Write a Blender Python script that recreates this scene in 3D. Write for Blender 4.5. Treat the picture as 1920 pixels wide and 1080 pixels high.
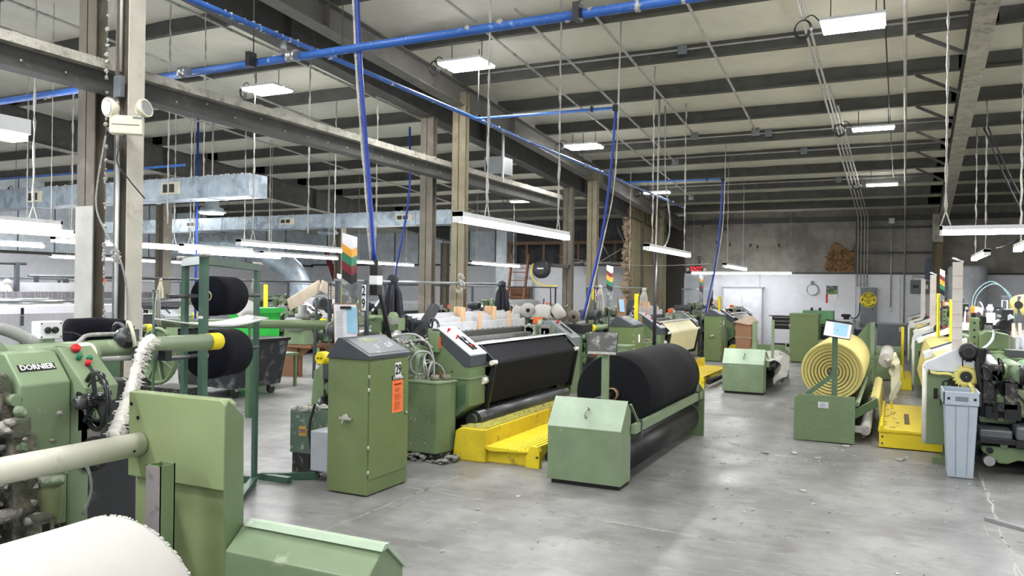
import bpy, math, random
from math import pi, sin, cos, radians
from mathutils import Vector, Matrix
random.seed(7)
for o in list(bpy.data.objects): bpy.data.objects.remove(o)
SC = bpy.context.scene
COL = SC.collection

# ------------------------------------------------------------- camera
CAM_H = 1.6; YAW = math.atan(720/1480); PITCH = math.atan(2/1480); ROLL = radians(0.8); FPX = 1480.0
fw = Vector((-sin(YAW)*cos(PITCH), cos(YAW)*cos(PITCH), sin(PITCH)))
r0 = Vector((cos(YAW), sin(YAW), 0)); u0 = r0.cross(fw)
rt = r0*cos(ROLL)+u0*sin(ROLL); up = -r0*sin(ROLL)+u0*cos(ROLL)
cd = bpy.data.cameras.new('camera'); cam = bpy.data.objects.new('camera', cd); COL.objects.link(cam)
M = Matrix((rt, up, -fw)).transposed().to_4x4(); M.translation = Vector((0, 0, CAM_H))
cam.matrix_world = M
cd.sensor_fit = 'HORIZONTAL'; cd.sensor_width = 36.0; cd.lens = FPX/1920*36.0
cd.clip_start = 0.05; cd.clip_end = 200
SC.camera = cam

# ------------------------------------------------------------- world and exposure
w = bpy.data.worlds.new('world'); SC.world = w; w.use_nodes = True
w.node_tree.nodes['Background'].inputs[0].default_value = (0.93, 0.95, 1.0, 1)
w.node_tree.nodes['Background'].inputs[1].default_value = 0.35
SC.view_settings.view_transform = 'Standard'; SC.view_settings.look = 'None'
SC.view_settings.gamma = 1.0; SC.view_settings.exposure = 1.38
SC.view_settings.use_curve_mapping = False
STRIP_E = 21.0; BAY_E = 42.0

# ------------------------------------------------------------- materials
def lin(c):
    def f(v):
        v /= 255.0
        return v/12.92 if v <= 0.04045 else ((v+0.055)/1.055)**2.4
    return (f(c[0]), f(c[1]), f(c[2]), 1)
MATS = {}
def mat(name, rgb, rough=0.5, metal=0.0, wear=None, wscale=6.0, wamt=0.55, grain=0.06, bump=0.0, bscale=60, spec=0.5, stretch=None):
    """procedural paint or metal: fine tone grain, optional patches of wear/dust, optional bump"""
    if name in MATS: return MATS[name]
    m = bpy.data.materials.new(name); m.use_nodes = True; nt = m.node_tree; N = nt.nodes; L = nt.links
    b = N['Principled BSDF']; b.inputs['Roughness'].default_value = rough; b.inputs['Metallic'].default_value = metal
    b.inputs['Specular IOR Level'].default_value = spec
    tc = N.new('ShaderNodeTexCoord'); src = tc.outputs['Object']
    if stretch:
        mp = N.new('ShaderNodeMapping'); mp.inputs['Scale'].default_value = stretch
        L.new(src, mp.inputs['Vector']); src = mp.outputs['Vector']
    n1 = N.new('ShaderNodeTexNoise'); n1.inputs['Scale'].default_value = 5.0; n1.inputs['Detail'].default_value = 8
    L.new(src, n1.inputs['Vector'])
    mr = N.new('ShaderNodeMapRange'); mr.inputs['From Min'].default_value = 0.3; mr.inputs['From Max'].default_value = 0.7
    mr.inputs['To Min'].default_value = 1-grain*2; mr.inputs['To Max'].default_value = 1+grain*2
    L.new(n1.outputs['Fac'], mr.inputs['Value'])
    mx = N.new('ShaderNodeMix'); mx.data_type = 'RGBA'; mx.blend_type = 'MULTIPLY'; mx.inputs['Factor'].default_value = 1
    mx.inputs['A'].default_value = lin(rgb); L.new(mr.outputs['Result'], mx.inputs['B'])
    out = mx.outputs['Result']
    if wear:
        n2 = N.new('ShaderNodeTexNoise'); n2.inputs['Scale'].default_value = wscale; n2.inputs['Detail'].default_value = 10
        n2.inputs['Roughness'].default_value = 0.65; L.new(src, n2.inputs['Vector'])
        r2 = N.new('ShaderNodeMapRange'); r2.inputs['From Min'].default_value = wamt; r2.inputs['From Max'].default_value = wamt+0.12
        L.new(n2.outputs['Fac'], r2.inputs['Value'])
        m2 = N.new('ShaderNodeMix'); m2.data_type = 'RGBA'; L.new(r2.outputs['Result'], m2.inputs['Factor'])
        L.new(out, m2.inputs['A']); m2.inputs['B'].default_value = lin(wear); out = m2.outputs['Result']
    L.new(out, b.inputs['Base Color'])
    if bump:
        n3 = N.new('ShaderNodeTexNoise'); n3.inputs['Scale'].default_value = bscale; n3.inputs['Detail'].default_value = 5
        L.new(src, n3.inputs['Vector'])
        bp = N.new('ShaderNodeBump'); bp.inputs['Strength'].default_value = bump; bp.inputs['Distance'].default_value = 0.02
        L.new(n3.outputs['Fac'], bp.inputs['Height']); L.new(bp.outputs['Normal'], b.inputs['Normal'])
    MATS[name] = m; return m
def emis(name, rgb, s):
    if name in MATS: return MATS[name]
    m = bpy.data.materials.new(name); m.use_nodes = True; b = m.node_tree.nodes['Principled BSDF']
    b.inputs['Base Color'].default_value = lin(rgb); b.inputs['Emission Color'].default_value = lin(rgb)
    b.inputs['Emission Strength'].default_value = s
    MATS[name] = m; return m
GREEN = mat('machine_green_paint', (110, 130, 94), 0.38, wear=(158, 172, 150), wscale=9, wamt=0.66, grain=0.04)
GREENL = mat('pale_machine_green', (124, 143, 112), 0.4, wear=(180, 186, 165), wscale=8, wamt=0.64, grain=0.05)
GREEND = mat('deep_green_paint', (84, 112, 84), 0.42, wear=(150, 165, 150), wscale=12, wamt=0.66)
GREENC = mat('cabinet_green', (111, 128, 83), 0.36, wear=(150, 165, 138), wscale=14, wamt=0.74, grain=0.03)
GREENR = mat('rack_dark_green', (66, 98, 82), 0.42, wear=(170, 180, 176), wscale=10, wamt=0.68)
CAKED = mat('lint_caked_casting', (84, 88, 74), 0.85, wear=(142, 134, 122), wscale=9, wamt=0.48, bump=0.8, bscale=40)
DUSTY = mat('lint_covered_green', (112, 132, 104), 0.8, wear=(176, 176, 166), wscale=14, wamt=0.50, bump=0.6, bscale=40)
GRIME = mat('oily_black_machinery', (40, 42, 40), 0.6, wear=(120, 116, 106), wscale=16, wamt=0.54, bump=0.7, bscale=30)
DARK = mat('dark_grey_plastic', (66, 72, 78), 0.45, wear=(130, 134, 136), wscale=20, wamt=0.66)
BLACK = mat('black_plastic', (22, 23, 26), 0.45, grain=0.1)
GREYP = mat('light_grey_panel', (186, 190, 194), 0.35, metal=0.1, wear=(150, 152, 154), wamt=0.68)
STEEL = mat('brushed_steel', (176, 178, 178), 0.32, metal=0.85, wear=(120, 118, 112), wscale=12, wamt=0.6)
DSTEEL = mat('worn_dark_steel', (92, 94, 96), 0.34, metal=0.7, wear=(60, 60, 58), wscale=10, wamt=0.58)
GALV = mat('galvanised_sheet', (188, 202, 214), 0.42, metal=0.55, wear=(150, 162, 172), wscale=3, wamt=0.5, grain=0.1)
ALU = mat('dull_aluminium', (212, 214, 218), 0.42, metal=0.2, wear=(150, 152, 154), wscale=8, wamt=0.64)
YEL = mat('safety_yellow_paint', (236, 212, 40), 0.5, wear=(170, 150, 50), wscale=5, wamt=0.66, grain=0.05)
YELT = mat('worn_yellow_tread', (232, 208, 44), 0.6, wear=(138, 120, 56), wscale=4, wamt=0.52, bump=0.5, bscale=120)
YELC = mat('yellow_cap', (236, 214, 30), 0.45)
BFAB = mat('black_cloth', (16, 17, 22), 0.8, grain=0.05, bump=0.12, bscale=300, spec=0.25)
BFAB2 = mat('black_yarn', (14, 15, 26), 0.85, grain=0.2, bump=0.3, bscale=120, spec=0.2)
WFAB = mat('white_cloth', (190, 189, 184), 0.85, grain=0.015, bump=0.08, bscale=300, spec=0.2)
CFAB = mat('cream_cloth', (236, 230, 196), 0.85, grain=0.02, bump=0.08, bscale=300, spec=0.2)
YFAB = mat('pale_yellow_cloth', (206, 195, 126), 0.85, grain=0.02, bump=0.08, bscale=200, spec=0.2)
LINT = mat('white_lint', (206, 204, 198), 0.95, grain=0.1, bump=1.0, bscale=90)
LINTG = mat('grey_lint', (150, 148, 142), 0.95, grain=0.2, bump=1.0, bscale=60)
WTUBE = mat('ivory_plastic_tube', (222, 220, 208), 0.35, wear=(196, 190, 170), wscale=5, wamt=0.62)
WHITE = mat('white_enamel', (232, 234, 236), 0.4, grain=0.02)
CREAMP = mat('cream_plastic', (226, 222, 200), 0.45)
STEELCOL = mat('brown_grey_column_primer', (112, 106, 94), 0.7, wear=(132, 126, 114), wscale=3, wamt=0.55, grain=0.08)
COLPALE = mat('column_lit_face_tone', (196, 192, 180), 0.6, wear=(160, 150, 132), wscale=4, wamt=0.58, grain=0.05)
STEELDK = mat('dark_roof_steel', (74, 74, 72), 0.75, wear=(98, 97, 93), wscale=4, wamt=0.6, grain=0.1)
DUSTTOP = mat('dust_coated_flange', (176, 174, 164), 0.95, wear=(146, 142, 130), wscale=10, wamt=0.5, grain=0.1, bump=0.8, bscale=50)
INSUL = mat('white_faced_insulation', (224, 222, 208), 0.75, wear=(214, 212, 198), wscale=1.2, wamt=0.55, grain=0.02, bump=0.2, bscale=2.2)
BLUEP = mat('blue_air_pipe', (48, 98, 178), 0.4, wear=(150, 176, 208), wscale=14, wamt=0.6)
BLUEH = mat('blue_hose', (28, 62, 160), 0.45)
COND = mat('conduit_grey', (186, 184, 178), 0.5, metal=0.3, wear=(120, 118, 112), wscale=8, wamt=0.55)
GREYBOX = mat('electrical_grey', (122, 128, 134), 0.45)
WOOD = mat('pale_wood', (222, 184, 144), 0.6, grain=0.1, stretch=(4, 4, 0.6))
WOODB = mat('brown_wood', (132, 92, 66), 0.65, wear=(160, 120, 90), wscale=10, wamt=0.6, stretch=(1, 1, 6))
CARD = mat('brown_card', (150, 112, 84), 0.85)
RED = mat('red_plastic', (196, 36, 44), 0.35)
MAROON = mat('maroon_paint', (110, 22, 36), 0.5)
ORANGE = mat('orange_plastic', (236, 104, 40), 0.45)
GREENS = mat('signal_green', (28, 120, 84), 0.5)
GREENB = mat('bright_green_plastic', (44, 190, 70), 0.45)
AMBER = mat('signal_amber', (226, 158, 50), 0.5)
BLUEB = mat('bright_blue_plastic', (30, 70, 200), 0.4)
PAPER = mat('white_paper', (232, 232, 236), 0.8)
PAPERB = mat('blue_paper', (156, 200, 226), 0.8)
INK = mat('black_ink', (16, 16, 18), 0.6)
INKR = mat('red_ink', (150, 20, 24), 0.6)
INKW = mat('white_ink', (240, 240, 240), 0.6)
GREYR = mat('bin_grey_plastic', (172, 184, 196), 0.42, wear=(162, 174, 186), wscale=4, wamt=0.6, grain=0.02)
RUBBER = mat('black_hose_rubber', (28, 28, 30), 0.55)
GHOSE = mat('grey_hose', (150, 152, 150), 0.55, wear=(190, 190, 186), wscale=20, wamt=0.55)
TUBE_ON = emis('lit_strip_lens', (252, 252, 255), STRIP_E)
BAY_ON = emis('lit_high_bay_lens', (254, 253, 250), BAY_E)
EXIT_ON = emis('exit_letters_lit', (255, 40, 50), 0.55)
SIG_ON = emis('lit_amber_signal', (255, 150, 40), 0.8)
SIG_RED = emis('lit_red_signal', (255, 40, 40), 0.7)

# ------------------------------------------------------------- mesh helpers (world coordinates)
class MB:
    def __init__(s): s.v = []; s.f = []; s.mi = []; s.cur = 0; s.mats = []; s.sm = []; s.smooth = False
    def m(s, material):
        if material not in s.mats: s.mats.append(material)
        s.cur = s.mats.index(material); return s
    def add(s, vs, fs, smooth=None):
        b = len(s.v); s.v += [tuple(p) for p in vs]
        for f in fs: s.f.append(tuple(b+i for i in f)); s.mi.append(s.cur); s.sm.append(s.smooth if smooth is None else smooth)
        return s
    def box(s, x0, x1, y0, y1, z0, z1):
        if x0 > x1: x0, x1 = x1, x0
        if y0 > y1: y0, y1 = y1, y0
        if z0 > z1: z0, z1 = z1, z0
        v = [(x, y, z) for z in (z0, z1) for y in (y0, y1) for x in (x0, x1)]
        return s.add(v, [(0, 2, 3, 1), (4, 5, 7, 6), (0, 1, 5, 4), (2, 6, 7, 3), (0, 4, 6, 2), (1, 3, 7, 5)], False)
    def obox(s, c, size, R):
        """box of full size about centre c, rotated by 3x3 matrix R"""
        c = Vector(c); v = [c+R@Vector((sx*size[0]/2, sy*size[1]/2, sz*size[2]/2)) for sz in (-1, 1) for sy in (-1, 1) for sx in (-1, 1)]
        return s.add(v, [(0, 2, 3, 1), (4, 5, 7, 6), (0, 1, 5, 4), (2, 6, 7, 3), (0, 4, 6, 2), (1, 3, 7, 5)], False)
    def bar(s, p0, p1, w, h, upv=(0, 0, 1)):
        p0 = Vector(p0); p1 = Vector(p1); d = p1-p0; L = d.length; d.normalize()
        a = d.cross(Vector(upv))
        if a.length < 1e-4: a = d.cross(Vector((1, 0, 0)))
        a.normalize(); b = a.cross(d)
        R = Matrix((a, d, b)).transposed()
        return s.obox((p0+p1)/2, (w, L, h), R)
    def prism(s, prof, axis, a0, a1):
        """prof: 2-D polygon; axis 'y': (x,z), 'x': (y,z), 'z': (x,y)"""
        area = sum(prof[i][0]*prof[(i+1) % len(prof)][1]-prof[(i+1) % len(prof)][0]*prof[i][1] for i in range(len(prof)))
        pr = list(prof) if area > 0 else list(prof)[::-1]
        if a0 > a1: a0, a1 = a1, a0
        def P(q, a): return {'y': (q[0], a, q[1]), 'x': (a, q[0], q[1]), 'z': (q[0], q[1], a)}[axis]
        n = len(pr); v = [P(q, a0) for q in pr]+[P(q, a1) for q in pr]
        if axis == 'y': fs = [tuple(range(n)), tuple(range(2*n-1, n-1, -1))]+[(i, i+n, (i+1) % n+n, (i+1) % n) for i in range(n)]
        else: fs = [tuple(range(n-1, -1, -1)), tuple(range(n, 2*n))]+[(i, (i+1) % n, (i+1) % n+n, i+n) for i in range(n)]
        return s.add(v, fs, False)
    def cyl(s, p0, p1, r0, r1=None, n=16, cap=True, smooth=True):
        r1 = r0 if r1 is None else r1
        return s.lathe(p0, p1, [(0, r0), (1, r1)], n, cap, smooth)
    def lathe(s, p0, p1, prof, n=20, cap=True, smooth=True):
        """prof: (t along p0->p1 in 0..1, radius)"""
        p0 = Vector(p0); p1 = Vector(p1); d = (p1-p0); a = d.normalized()
        e = Vector((0, 0, 1)) if abs(a.z) < 0.9 else Vector((1, 0, 0))
        u = a.cross(e).normalized(); w_ = a.cross(u)
        v = []; fs = []
        for t, r in prof:
            c = p0+d*t
            for k in range(n):
                th = 2*pi*k/n; v.append(c+u*(r*cos(th))+w_*(r*sin(th)))
        b = len(s.v); s.v += [tuple(p) for p in v]
        for i in range(len(prof)-1):
            for k in range(n):
                k2 = (k+1) % n
                s.f.append((b+i*n+k, b+i*n+k2, b+(i+1)*n+k2, b+(i+1)*n+k)); s.mi.append(s.cur); s.sm.append(smooth)
        if cap:
            s.f.append(tuple(b+k for k in range(n-1, -1, -1))); s.mi.append(s.cur); s.sm.append(False)
            e_ = b+(len(prof)-1)*n
            s.f.append(tuple(e_+k for k in range(n))); s.mi.append(s.cur); s.sm.append(False)
        return s
    def ring(s, c, ax, R, r, n=24, m_=8):
        c = Vector(c); a = Vector(ax).normalized(); e = Vector((0, 0, 1)) if abs(a.z) < 0.9 else Vector((1, 0, 0))
        u = a.cross(e).normalized(); w_ = a.cross(u); v = []; fs = []
        for i in range(n):
            t = 2*pi*i/n; dr = u*cos(t)+w_*sin(t)
            for j in range(m_):
                p = 2*pi*j/m_; v.append(c+dr*(R+r*cos(p))+a*(r*sin(p)))
        for i in range(n):
            for j in range(m_):
                fs.append((i*m_+j, i*m_+(j+1) % m_, ((i+1) % n)*m_+(j+1) % m_, ((i+1) % n)*m_+j))
        return s.add(v, fs, True)
    def tube(s, pts, r, n=8, jit=0.0, rs=None):
        pts = [Vector(p) for p in pts]; v = []; fs = []; m_ = len(pts); pu = None
        for i, p in enumerate(pts):
            d = (pts[min(i+1, m_-1)]-pts[max(i-1, 0)])
            if d.length < 1e-9: d = Vector((0, 0, 1))
            d.normalize()
            if pu is None:
                e = Vector((0, 0, 1)) if abs(d.z) < 0.9 else Vector((1, 0, 0)); pu = d.cross(e).normalized()
            u = (pu-d*pu.dot(d)); u = u.normalized() if u.length > 1e-6 else d.orthogonal().normalized(); pu = u; w_ = d.cross(u)
            rr = (rs[i] if rs else r)*(1+random.uniform(-jit, jit))
            for k in range(n):
                t = 2*pi*k/n; v.append(p+u*(rr*cos(t))+w_*(rr*sin(t)))
        for i in range(m_-1):
            for k in range(n): fs.append((i*n+k, i*n+(k+1) % n, (i+1)*n+(k+1) % n, (i+1)*n+k))
        fs.append(tuple(range(n-1, -1, -1))); fs.append(tuple((m_-1)*n+k for k in range(n)))
        return s.add(v, fs, True)
    def blob(s, c, r, n=8, m_=6, jit=0.25, sz=1.0):
        c = Vector(c); v = [c+Vector((0, 0, -r*sz))]; fs = []
        for j in range(1, m_):
            ph = pi*j/m_-pi/2
            for k in range(n):
                t = 2*pi*k/n; q = r*(1+random.uniform(-jit, jit))
                v.append(c+Vector((q*cos(ph)*cos(t), q*cos(ph)*sin(t), q*sin(ph)*sz)))
        v.append(c+Vector((0, 0, r*sz))); T = len(v)-1
        for k in range(n):
            fs.append((0, 1+(k+1) % n, 1+k)); fs.append((T, 1+(m_-2)*n+k, 1+(m_-2)*n+(k+1) % n))
        for j in range(m_-2):
            for k in range(n): fs.append((1+j*n+k, 1+j*n+(k+1) % n, 1+(j+1)*n+(k+1) % n, 1+(j+1)*n+k))
        return s.add(v, fs, True)
    def build(s, name, material=None, parent=None, bevel=0.0, flip=False):
        me = bpy.data.meshes.new(name)
        off = parent_loc(parent)
        vs = [(x-off[0], y-off[1], z-off[2]) for x, y, z in s.v]
        me.from_pydata(vs, [], s.f)
        mats = s.mats if s.mats else [material]
        if material is not None and s.mats and material not in s.mats: pass
        for m_ in mats: me.materials.append(m_)
        for p, i, q in zip(me.polygons, s.mi, s.sm): p.material_index = min(i, len(mats)-1); p.use_smooth = q
        if flip: me.flip_normals()
        me.update()
        o = bpy.data.objects.new(name, me); COL.objects.link(o)
        if parent is not None: o.parent = parent
        if bevel:
            md = o.modifiers.new('bevel', 'BEVEL'); md.width = bevel; md.segments = 2; md.limit_method = 'ANGLE'; md.angle_limit = radians(40)
        return o
def parent_loc(p):
    v = Vector((0, 0, 0))
    while p is not None: v += Vector(p.location); p = p.parent
    return v
def tag(o, label=None, cat=None, group=None, kind=None):
    if label: o['label'] = label
    if cat: o['category'] = cat
    if group: o['group'] = group
    if kind: o['kind'] = kind
    return o
def thing(name, loc, label, cat, group=None):
    o = bpy.data.objects.new(name, None); o.empty_display_size = 0.1; o.location = loc; COL.objects.link(o)
    return tag(o, label, cat, group)
def one(name, mb, material, label, cat, group=None, bevel=0.0):
    """a thing that is a single mesh, its origin at its own centre-bottom"""
    xs = [p[0] for p in mb.v]; ys = [p[1] for p in mb.v]; zs = [p[2] for p in mb.v]
    c = ((min(xs)+max(xs))/2, (min(ys)+max(ys))/2, min(zs))
    mb.v = [(p[0]-c[0], p[1]-c[1], p[2]-c[2]) for p in mb.v]
    o = mb.build(name, material, None, bevel); o.location = c
    return tag(o, label, cat, group)
def copy_tree(o, parent=None, skip=()):
    c = o.copy(); COL.objects.link(c); c.parent = parent
    for ch in list(o.children):
        if ch.name.split('.')[0] in skip: continue
        copy_tree(ch, c, skip)
    return c
def dup(o, dx=0, dy=0, dz=0, label=None, group=None, skip=()):
    c = copy_tree(o, None, skip); c.location = Vector(o.location)+Vector((dx, dy, dz))
    if label: c['label'] = label
    if group: c['group'] = group
    return c
def rotm(ax, ang): return Matrix.Rotation(ang, 3, ax)
FONT_CACHE = {}
def text(s, size, origin, xdir, ydir, material, parent, name='lettering', depth=0.001, align='CENTER', bold=0.0, sx=1.0):
    """flat lettering laid on a surface: origin = centre, xdir/ydir = reading and upward directions"""
    cu = bpy.data.curves.new('txt', 'FONT'); cu.body = s; cu.size = size; cu.align_x = align; cu.align_y = 'CENTER'
    cu.extrude = depth; cu.offset = bold; cu.resolution_u = 2
    to = bpy.data.objects.new('txt', cu); COL.objects.link(to)
    dg = bpy.context.evaluated_depsgraph_get(); me = bpy.data.meshes.new_from_object(to.evaluated_get(dg))
    bpy.data.objects.remove(to); bpy.data.curves.remove(cu)
    X = Vector(xdir).normalized(); Y = Vector(ydir).normalized(); Z = X.cross(Y)
    O = Vector(origin)-parent_loc(parent)+Z*(depth+0.0005)
    for v in me.vertices: v.co = O+X*(v.co.x*sx)+Y*v.co.y+Z*v.co.z
    me.materials.clear(); me.materials.append(material); me.name = name
    o = bpy.data.objects.new(name, me); COL.objects.link(o); o.parent = parent
    return o
def quad(mb, c, u, v, w_, h):
    c = Vector(c); u = Vector(u).normalized()*w_/2; v = Vector(v).normalized()*h/2
    n = u.cross(v).normalized()*0.0012
    return mb.add([c-u-v, c+u-v, c+u+v, c-u+v, c-u-v+n, c+u-v+n, c+u+v+n, c-u+v+n],
                  [(3, 2, 1, 0), (4, 5, 6, 7), (0, 1, 5, 4), (1, 2, 6, 5), (2, 3, 7, 6), (3, 0, 4, 7)], False)
def catenary(p0, p1, sag, n=14):
    p0 = Vector(p0); p1 = Vector(p1)
    return [p0.lerp(p1, i/n)-Vector((0, 0, sag*4*(i/n)*(1-i/n))) for i in range(n+1)]
def curve_pts(ctrl, n=8):
    """Catmull-Rom through control points"""
    P = [Vector(c) for c in ctrl]; P = [P[0]*2-P[1]]+P+[P[-1]*2-P[-2]]; out = []
    for i in range(1, len(P)-2):
        for k in range(n):
            t = k/n; a, b, c, d = P[i-1], P[i], P[i+1], P[i+2]
            out.append(0.5*((2*b)+(c-a)*t+(2*a-5*b+4*c-d)*t*t+(3*b-a-3*c+d)*t**3))
    out.append(P[-2]); return out
# ============================================================= SETTING
ROOF0, ROOFS, YW = 3.75, 0.063, 24.2
def roofz(y): return ROOF0+ROOFS*(YW-y)
XL, XR, YB = -22.6, 8.6, -5.0
def floor_mat():
    m = bpy.data.materials.new('polished_concrete'); m.use_nodes = True; nt = m.node_tree; N = nt.nodes; L = nt.links
    b = N['Principled BSDF']; tc = N.new('ShaderNodeTexCoord'); src = tc.outputs['Object']
    def noise(sc, det=8, rough=0.6, off=(0, 0, 0), scl=(1, 1, 1)):
        mp = N.new('ShaderNodeMapping'); mp.inputs['Location'].default_value = off; mp.inputs['Scale'].default_value = scl
        L.new(src, mp.inputs['Vector']); n = N.new('ShaderNodeTexNoise'); n.inputs['Scale'].default_value = sc
        n.inputs['Detail'].default_value = det; n.inputs['Roughness'].default_value = rough; L.new(mp.outputs[0], n.inputs['Vector']); return n.outputs['Fac']
    def ramp(f, a, b_, lo=0, hi=1):
        r = N.new('ShaderNodeMapRange'); r.inputs[1].default_value = a; r.inputs[2].default_value = b_
        r.inputs[3].default_value = lo; r.inputs[4].default_value = hi; L.new(f, r.inputs[0]); return r.outputs[0]
    def mixc(f, a, b_):
        x = N.new('ShaderNodeMix'); x.data_type = 'RGBA'
        if isinstance(f, float): x.inputs['Factor'].default_value = f
        else: L.new(f, x.inputs['Factor'])
        if isinstance(a, tuple): x.inputs['A'].default_value = a
        else: L.new(a, x.inputs['A'])
        if isinstance(b_, tuple): x.inputs['B'].default_value = b_
        else: L.new(b_, x.inputs['B'])
        return x.outputs['Result']
    c = mixc(ramp(noise(0.7, 10, 0.62), 0.36, 0.64), lin((112, 112, 112)), lin((152, 152, 151)))
    c = mixc(ramp(noise(3.5, 12, 0.7, (5, 2, 0)), 0.45, 0.75, 0, 0.75), c, lin((94, 92, 90)))
    c = mixc(ramp(noise(9, 8, 0.7, (1, 7, 0), (0.35, 1, 1)), 0.52, 0.7, 0, 0.5), c, lin((172, 172, 170)))
    c = mixc(ramp(noise(55, 3, 0.5, (3, 1, 0)), 0.70, 0.74, 0, 0.8), c, lin((200, 200, 196)))
    L.new(c, b.inputs['Base Color'])
    L.new(ramp(noise(1.6, 8, 0.6, (9, 3, 0)), 0.3, 0.7, 0.24, 0.5), b.inputs['Roughness'])
    bp = N.new('ShaderNodeBump'); bp.inputs['Strength'].default_value = 0.08; bp.inputs['Distance'].default_value = 0.02
    L.new(noise(6, 10), bp.inputs['Height']); L.new(bp.outputs[0], b.inputs['Normal'])
    b.inputs['Specular IOR Level'].default_value = 0.45
    return m
FLOORM = floor_mat()
fl = MB().box(XL-1, XR+1, YB, YW+3, -0.12, 0).build('floor', FLOORM); tag(fl, kind='structure')
JOINT = mat('chalky_floor_joint', (176, 174, 168), 0.9, wear=(84, 82, 78), wscale=7, wamt=0.52)
def joint(p0, p1, w_=0.022, wob=0.008):
    n = max(4, int((Vector(p1)-Vector(p0)).length/0.12)); a = Vector(p0); d = (Vector(p1)-a); s_ = Vector((-d.y, d.x)).normalized()
    b = MB(); vs = []
    for i in range(n+1):
        p = a+d*(i/n)+s_*random.uniform(-wob, wob); ww = w_*random.uniform(0.25, 1.0)/2
        vs += [(p.x-s_.x*ww, p.y-s_.y*ww, 0.0012), (p.x+s_.x*ww, p.y+s_.y*ww, 0.0012)]
    b.add(vs, [(2*i, 2*i+2, 2*i+3, 2*i+1) for i in range(n)]); b.build('floor_joint', JOINT, fl)
joint((-3.36, 3.0), (-3.33, 6.2)); joint((-3.9, 5.36), (-0.9, 5.16)); joint((-0.9, 5.13), (1.2, 5.02), 0.006)
joint((0.62, 3.5), (0.70, 8.4), 0.018, 0.015); joint((-3.2, 8.7), (2.6, 8.2), 0.012); joint((0.9, 3.2), (0.56, 6.4), 0.012, 0.03)
joint((-9.5, 8.3), (-5.2, 8.3), 0.012); joint((-3.0, 15.4), (2, 15.3), 0.02); joint((-1.1, 8.7), (-1.1, 22), 0.01)
# far wall: grey upper sheet over a white dado
WALLG = mat('dusty_grey_wall_sheet', (138, 134, 126), 0.85, wear=(112, 109, 102), wscale=1.0, wamt=0.5, grain=0.08, bump=0.2, bscale=3)
WALLW = mat('white_dado_paint', (224, 226, 232), 0.6, wear=(206, 208, 212), wscale=2, wamt=0.62, grain=0.02)
WALLB = mat('blue_grey_wall', (216, 226, 234), 0.8, wear=(196, 206, 214), wscale=0.8, wamt=0.5, grain=0.08)
wf = MB().m(WALLG).box(-5.9, XR, YW, YW+0.15, 2.17, 5).m(WALLW).box(-5.9, XR, YW-0.03, YW+0.12, 0, 2.17)
wf = wf.build('wall_back'); tag(wf, kind='structure')
DKTRIM = mat('dark_trim', (66, 66, 66), 0.6)
t_ = MB().box(-5.8, 0.95, YW-0.07, YW, 2.15, 2.20).build('dado_rail', DKTRIM, wf)
t_ = MB().box(1.3, XR, YW-0.07, YW, 2.15, 2.20).build('dado_rail', DKTRIM, wf)
t_ = MB().box(-5.8, XR, YW-0.05, YW+0.02, 3.64, 3.78).build('eave_channel', DKTRIM, wf)
for x in (-3.62, -1.02, 0.1): MB().box(x-0.012, x+0.012, YW-0.045, YW-0.02, 0.03, 2.15).build('panel_seam', mat('seam_grey', (190, 194, 200), 0.7), wf)
for z in (2.75, 3.45): MB().box(-1.0, 0.98, YW-0.09, YW, z-0.03, z+0.03).build('girt', STEELDK, wf)
MB().box(-1.03, -0.98, YW-0.10, YW, 2.2, 3.75).build('wall_post', STEELDK, wf)
# torn insulation patch
b = MB(); ctrl = [(-1.06, 2.22), (-1.75, 2.22), (-1.86, 2.34), (-1.80, 2.55), (-1.72, 2.68), (-1.70, 2.95), (-1.58, 3.08), (-1.38, 2.98), (-1.28, 2.76), (-1.12, 2.84), (-1.06, 3.05)]
b.prism(ctrl, 'y', YW-0.03, YW-0.005)
for k in range(90):
    x = random.uniform(-1.78, -1.1); z = random.uniform(2.26, 2.85); b.blob((x, YW-0.03, z), random.uniform(0.02, 0.05), 6, 5, 0.5)
b.build('torn_insulation', mat('brown_fibre', (140, 110, 76), 0.95, wear=(98, 72, 46), wscale=9, wamt=0.5, bump=1.0, bscale=30), wf)
for x, z in ((-5.3, 3.62), (-4.66, 3.5), (-4.9, 3.1), (-4.5, 3.02), (-3.9, 3.0), (-3.7, 2.95), (-3.1, 2.98), (-4.85, 2.8)):
    b = MB(); b.blob((x, YW-0.01, z), 0.03, 6, 5, 0.6, 1.7); b.build('wall_hole', mat('dark_fibre', (70, 64, 56), 0.95), wf)
# wall left of the corrugated return, behind the second hall
wl = MB().m(WALLB).box(XL, -6.5, YW+2.6, YW+2.75, 2.5, 5).m(WALLW).box(XL, -6.5, YW+2.57, YW+2.72, 0, 2.5).build('wall_back_left'); tag(wl, kind='structure')
MB().box(XL, -6.6, YW+2.50, YW+2.60, 2.48, 2.55).build('dado_rail', DKTRIM, wl)
for k in range(13):
    x = -8.0-k*1.15; MB().box(x-0.015, x+0.015, YW+2.55, YW+2.6, 2.55, 4.4).build('panel_seam', mat('seam_dark', (110, 116, 122), 0.7), wl)
STUD = mat('stud_timber', (112, 90, 72), 0.8, stretch=(1, 1, 5))
DARKV = mat('dark_loft_board', (72, 72, 76), 0.8, wear=(92, 92, 94), wscale=2, wamt=0.5)
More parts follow.
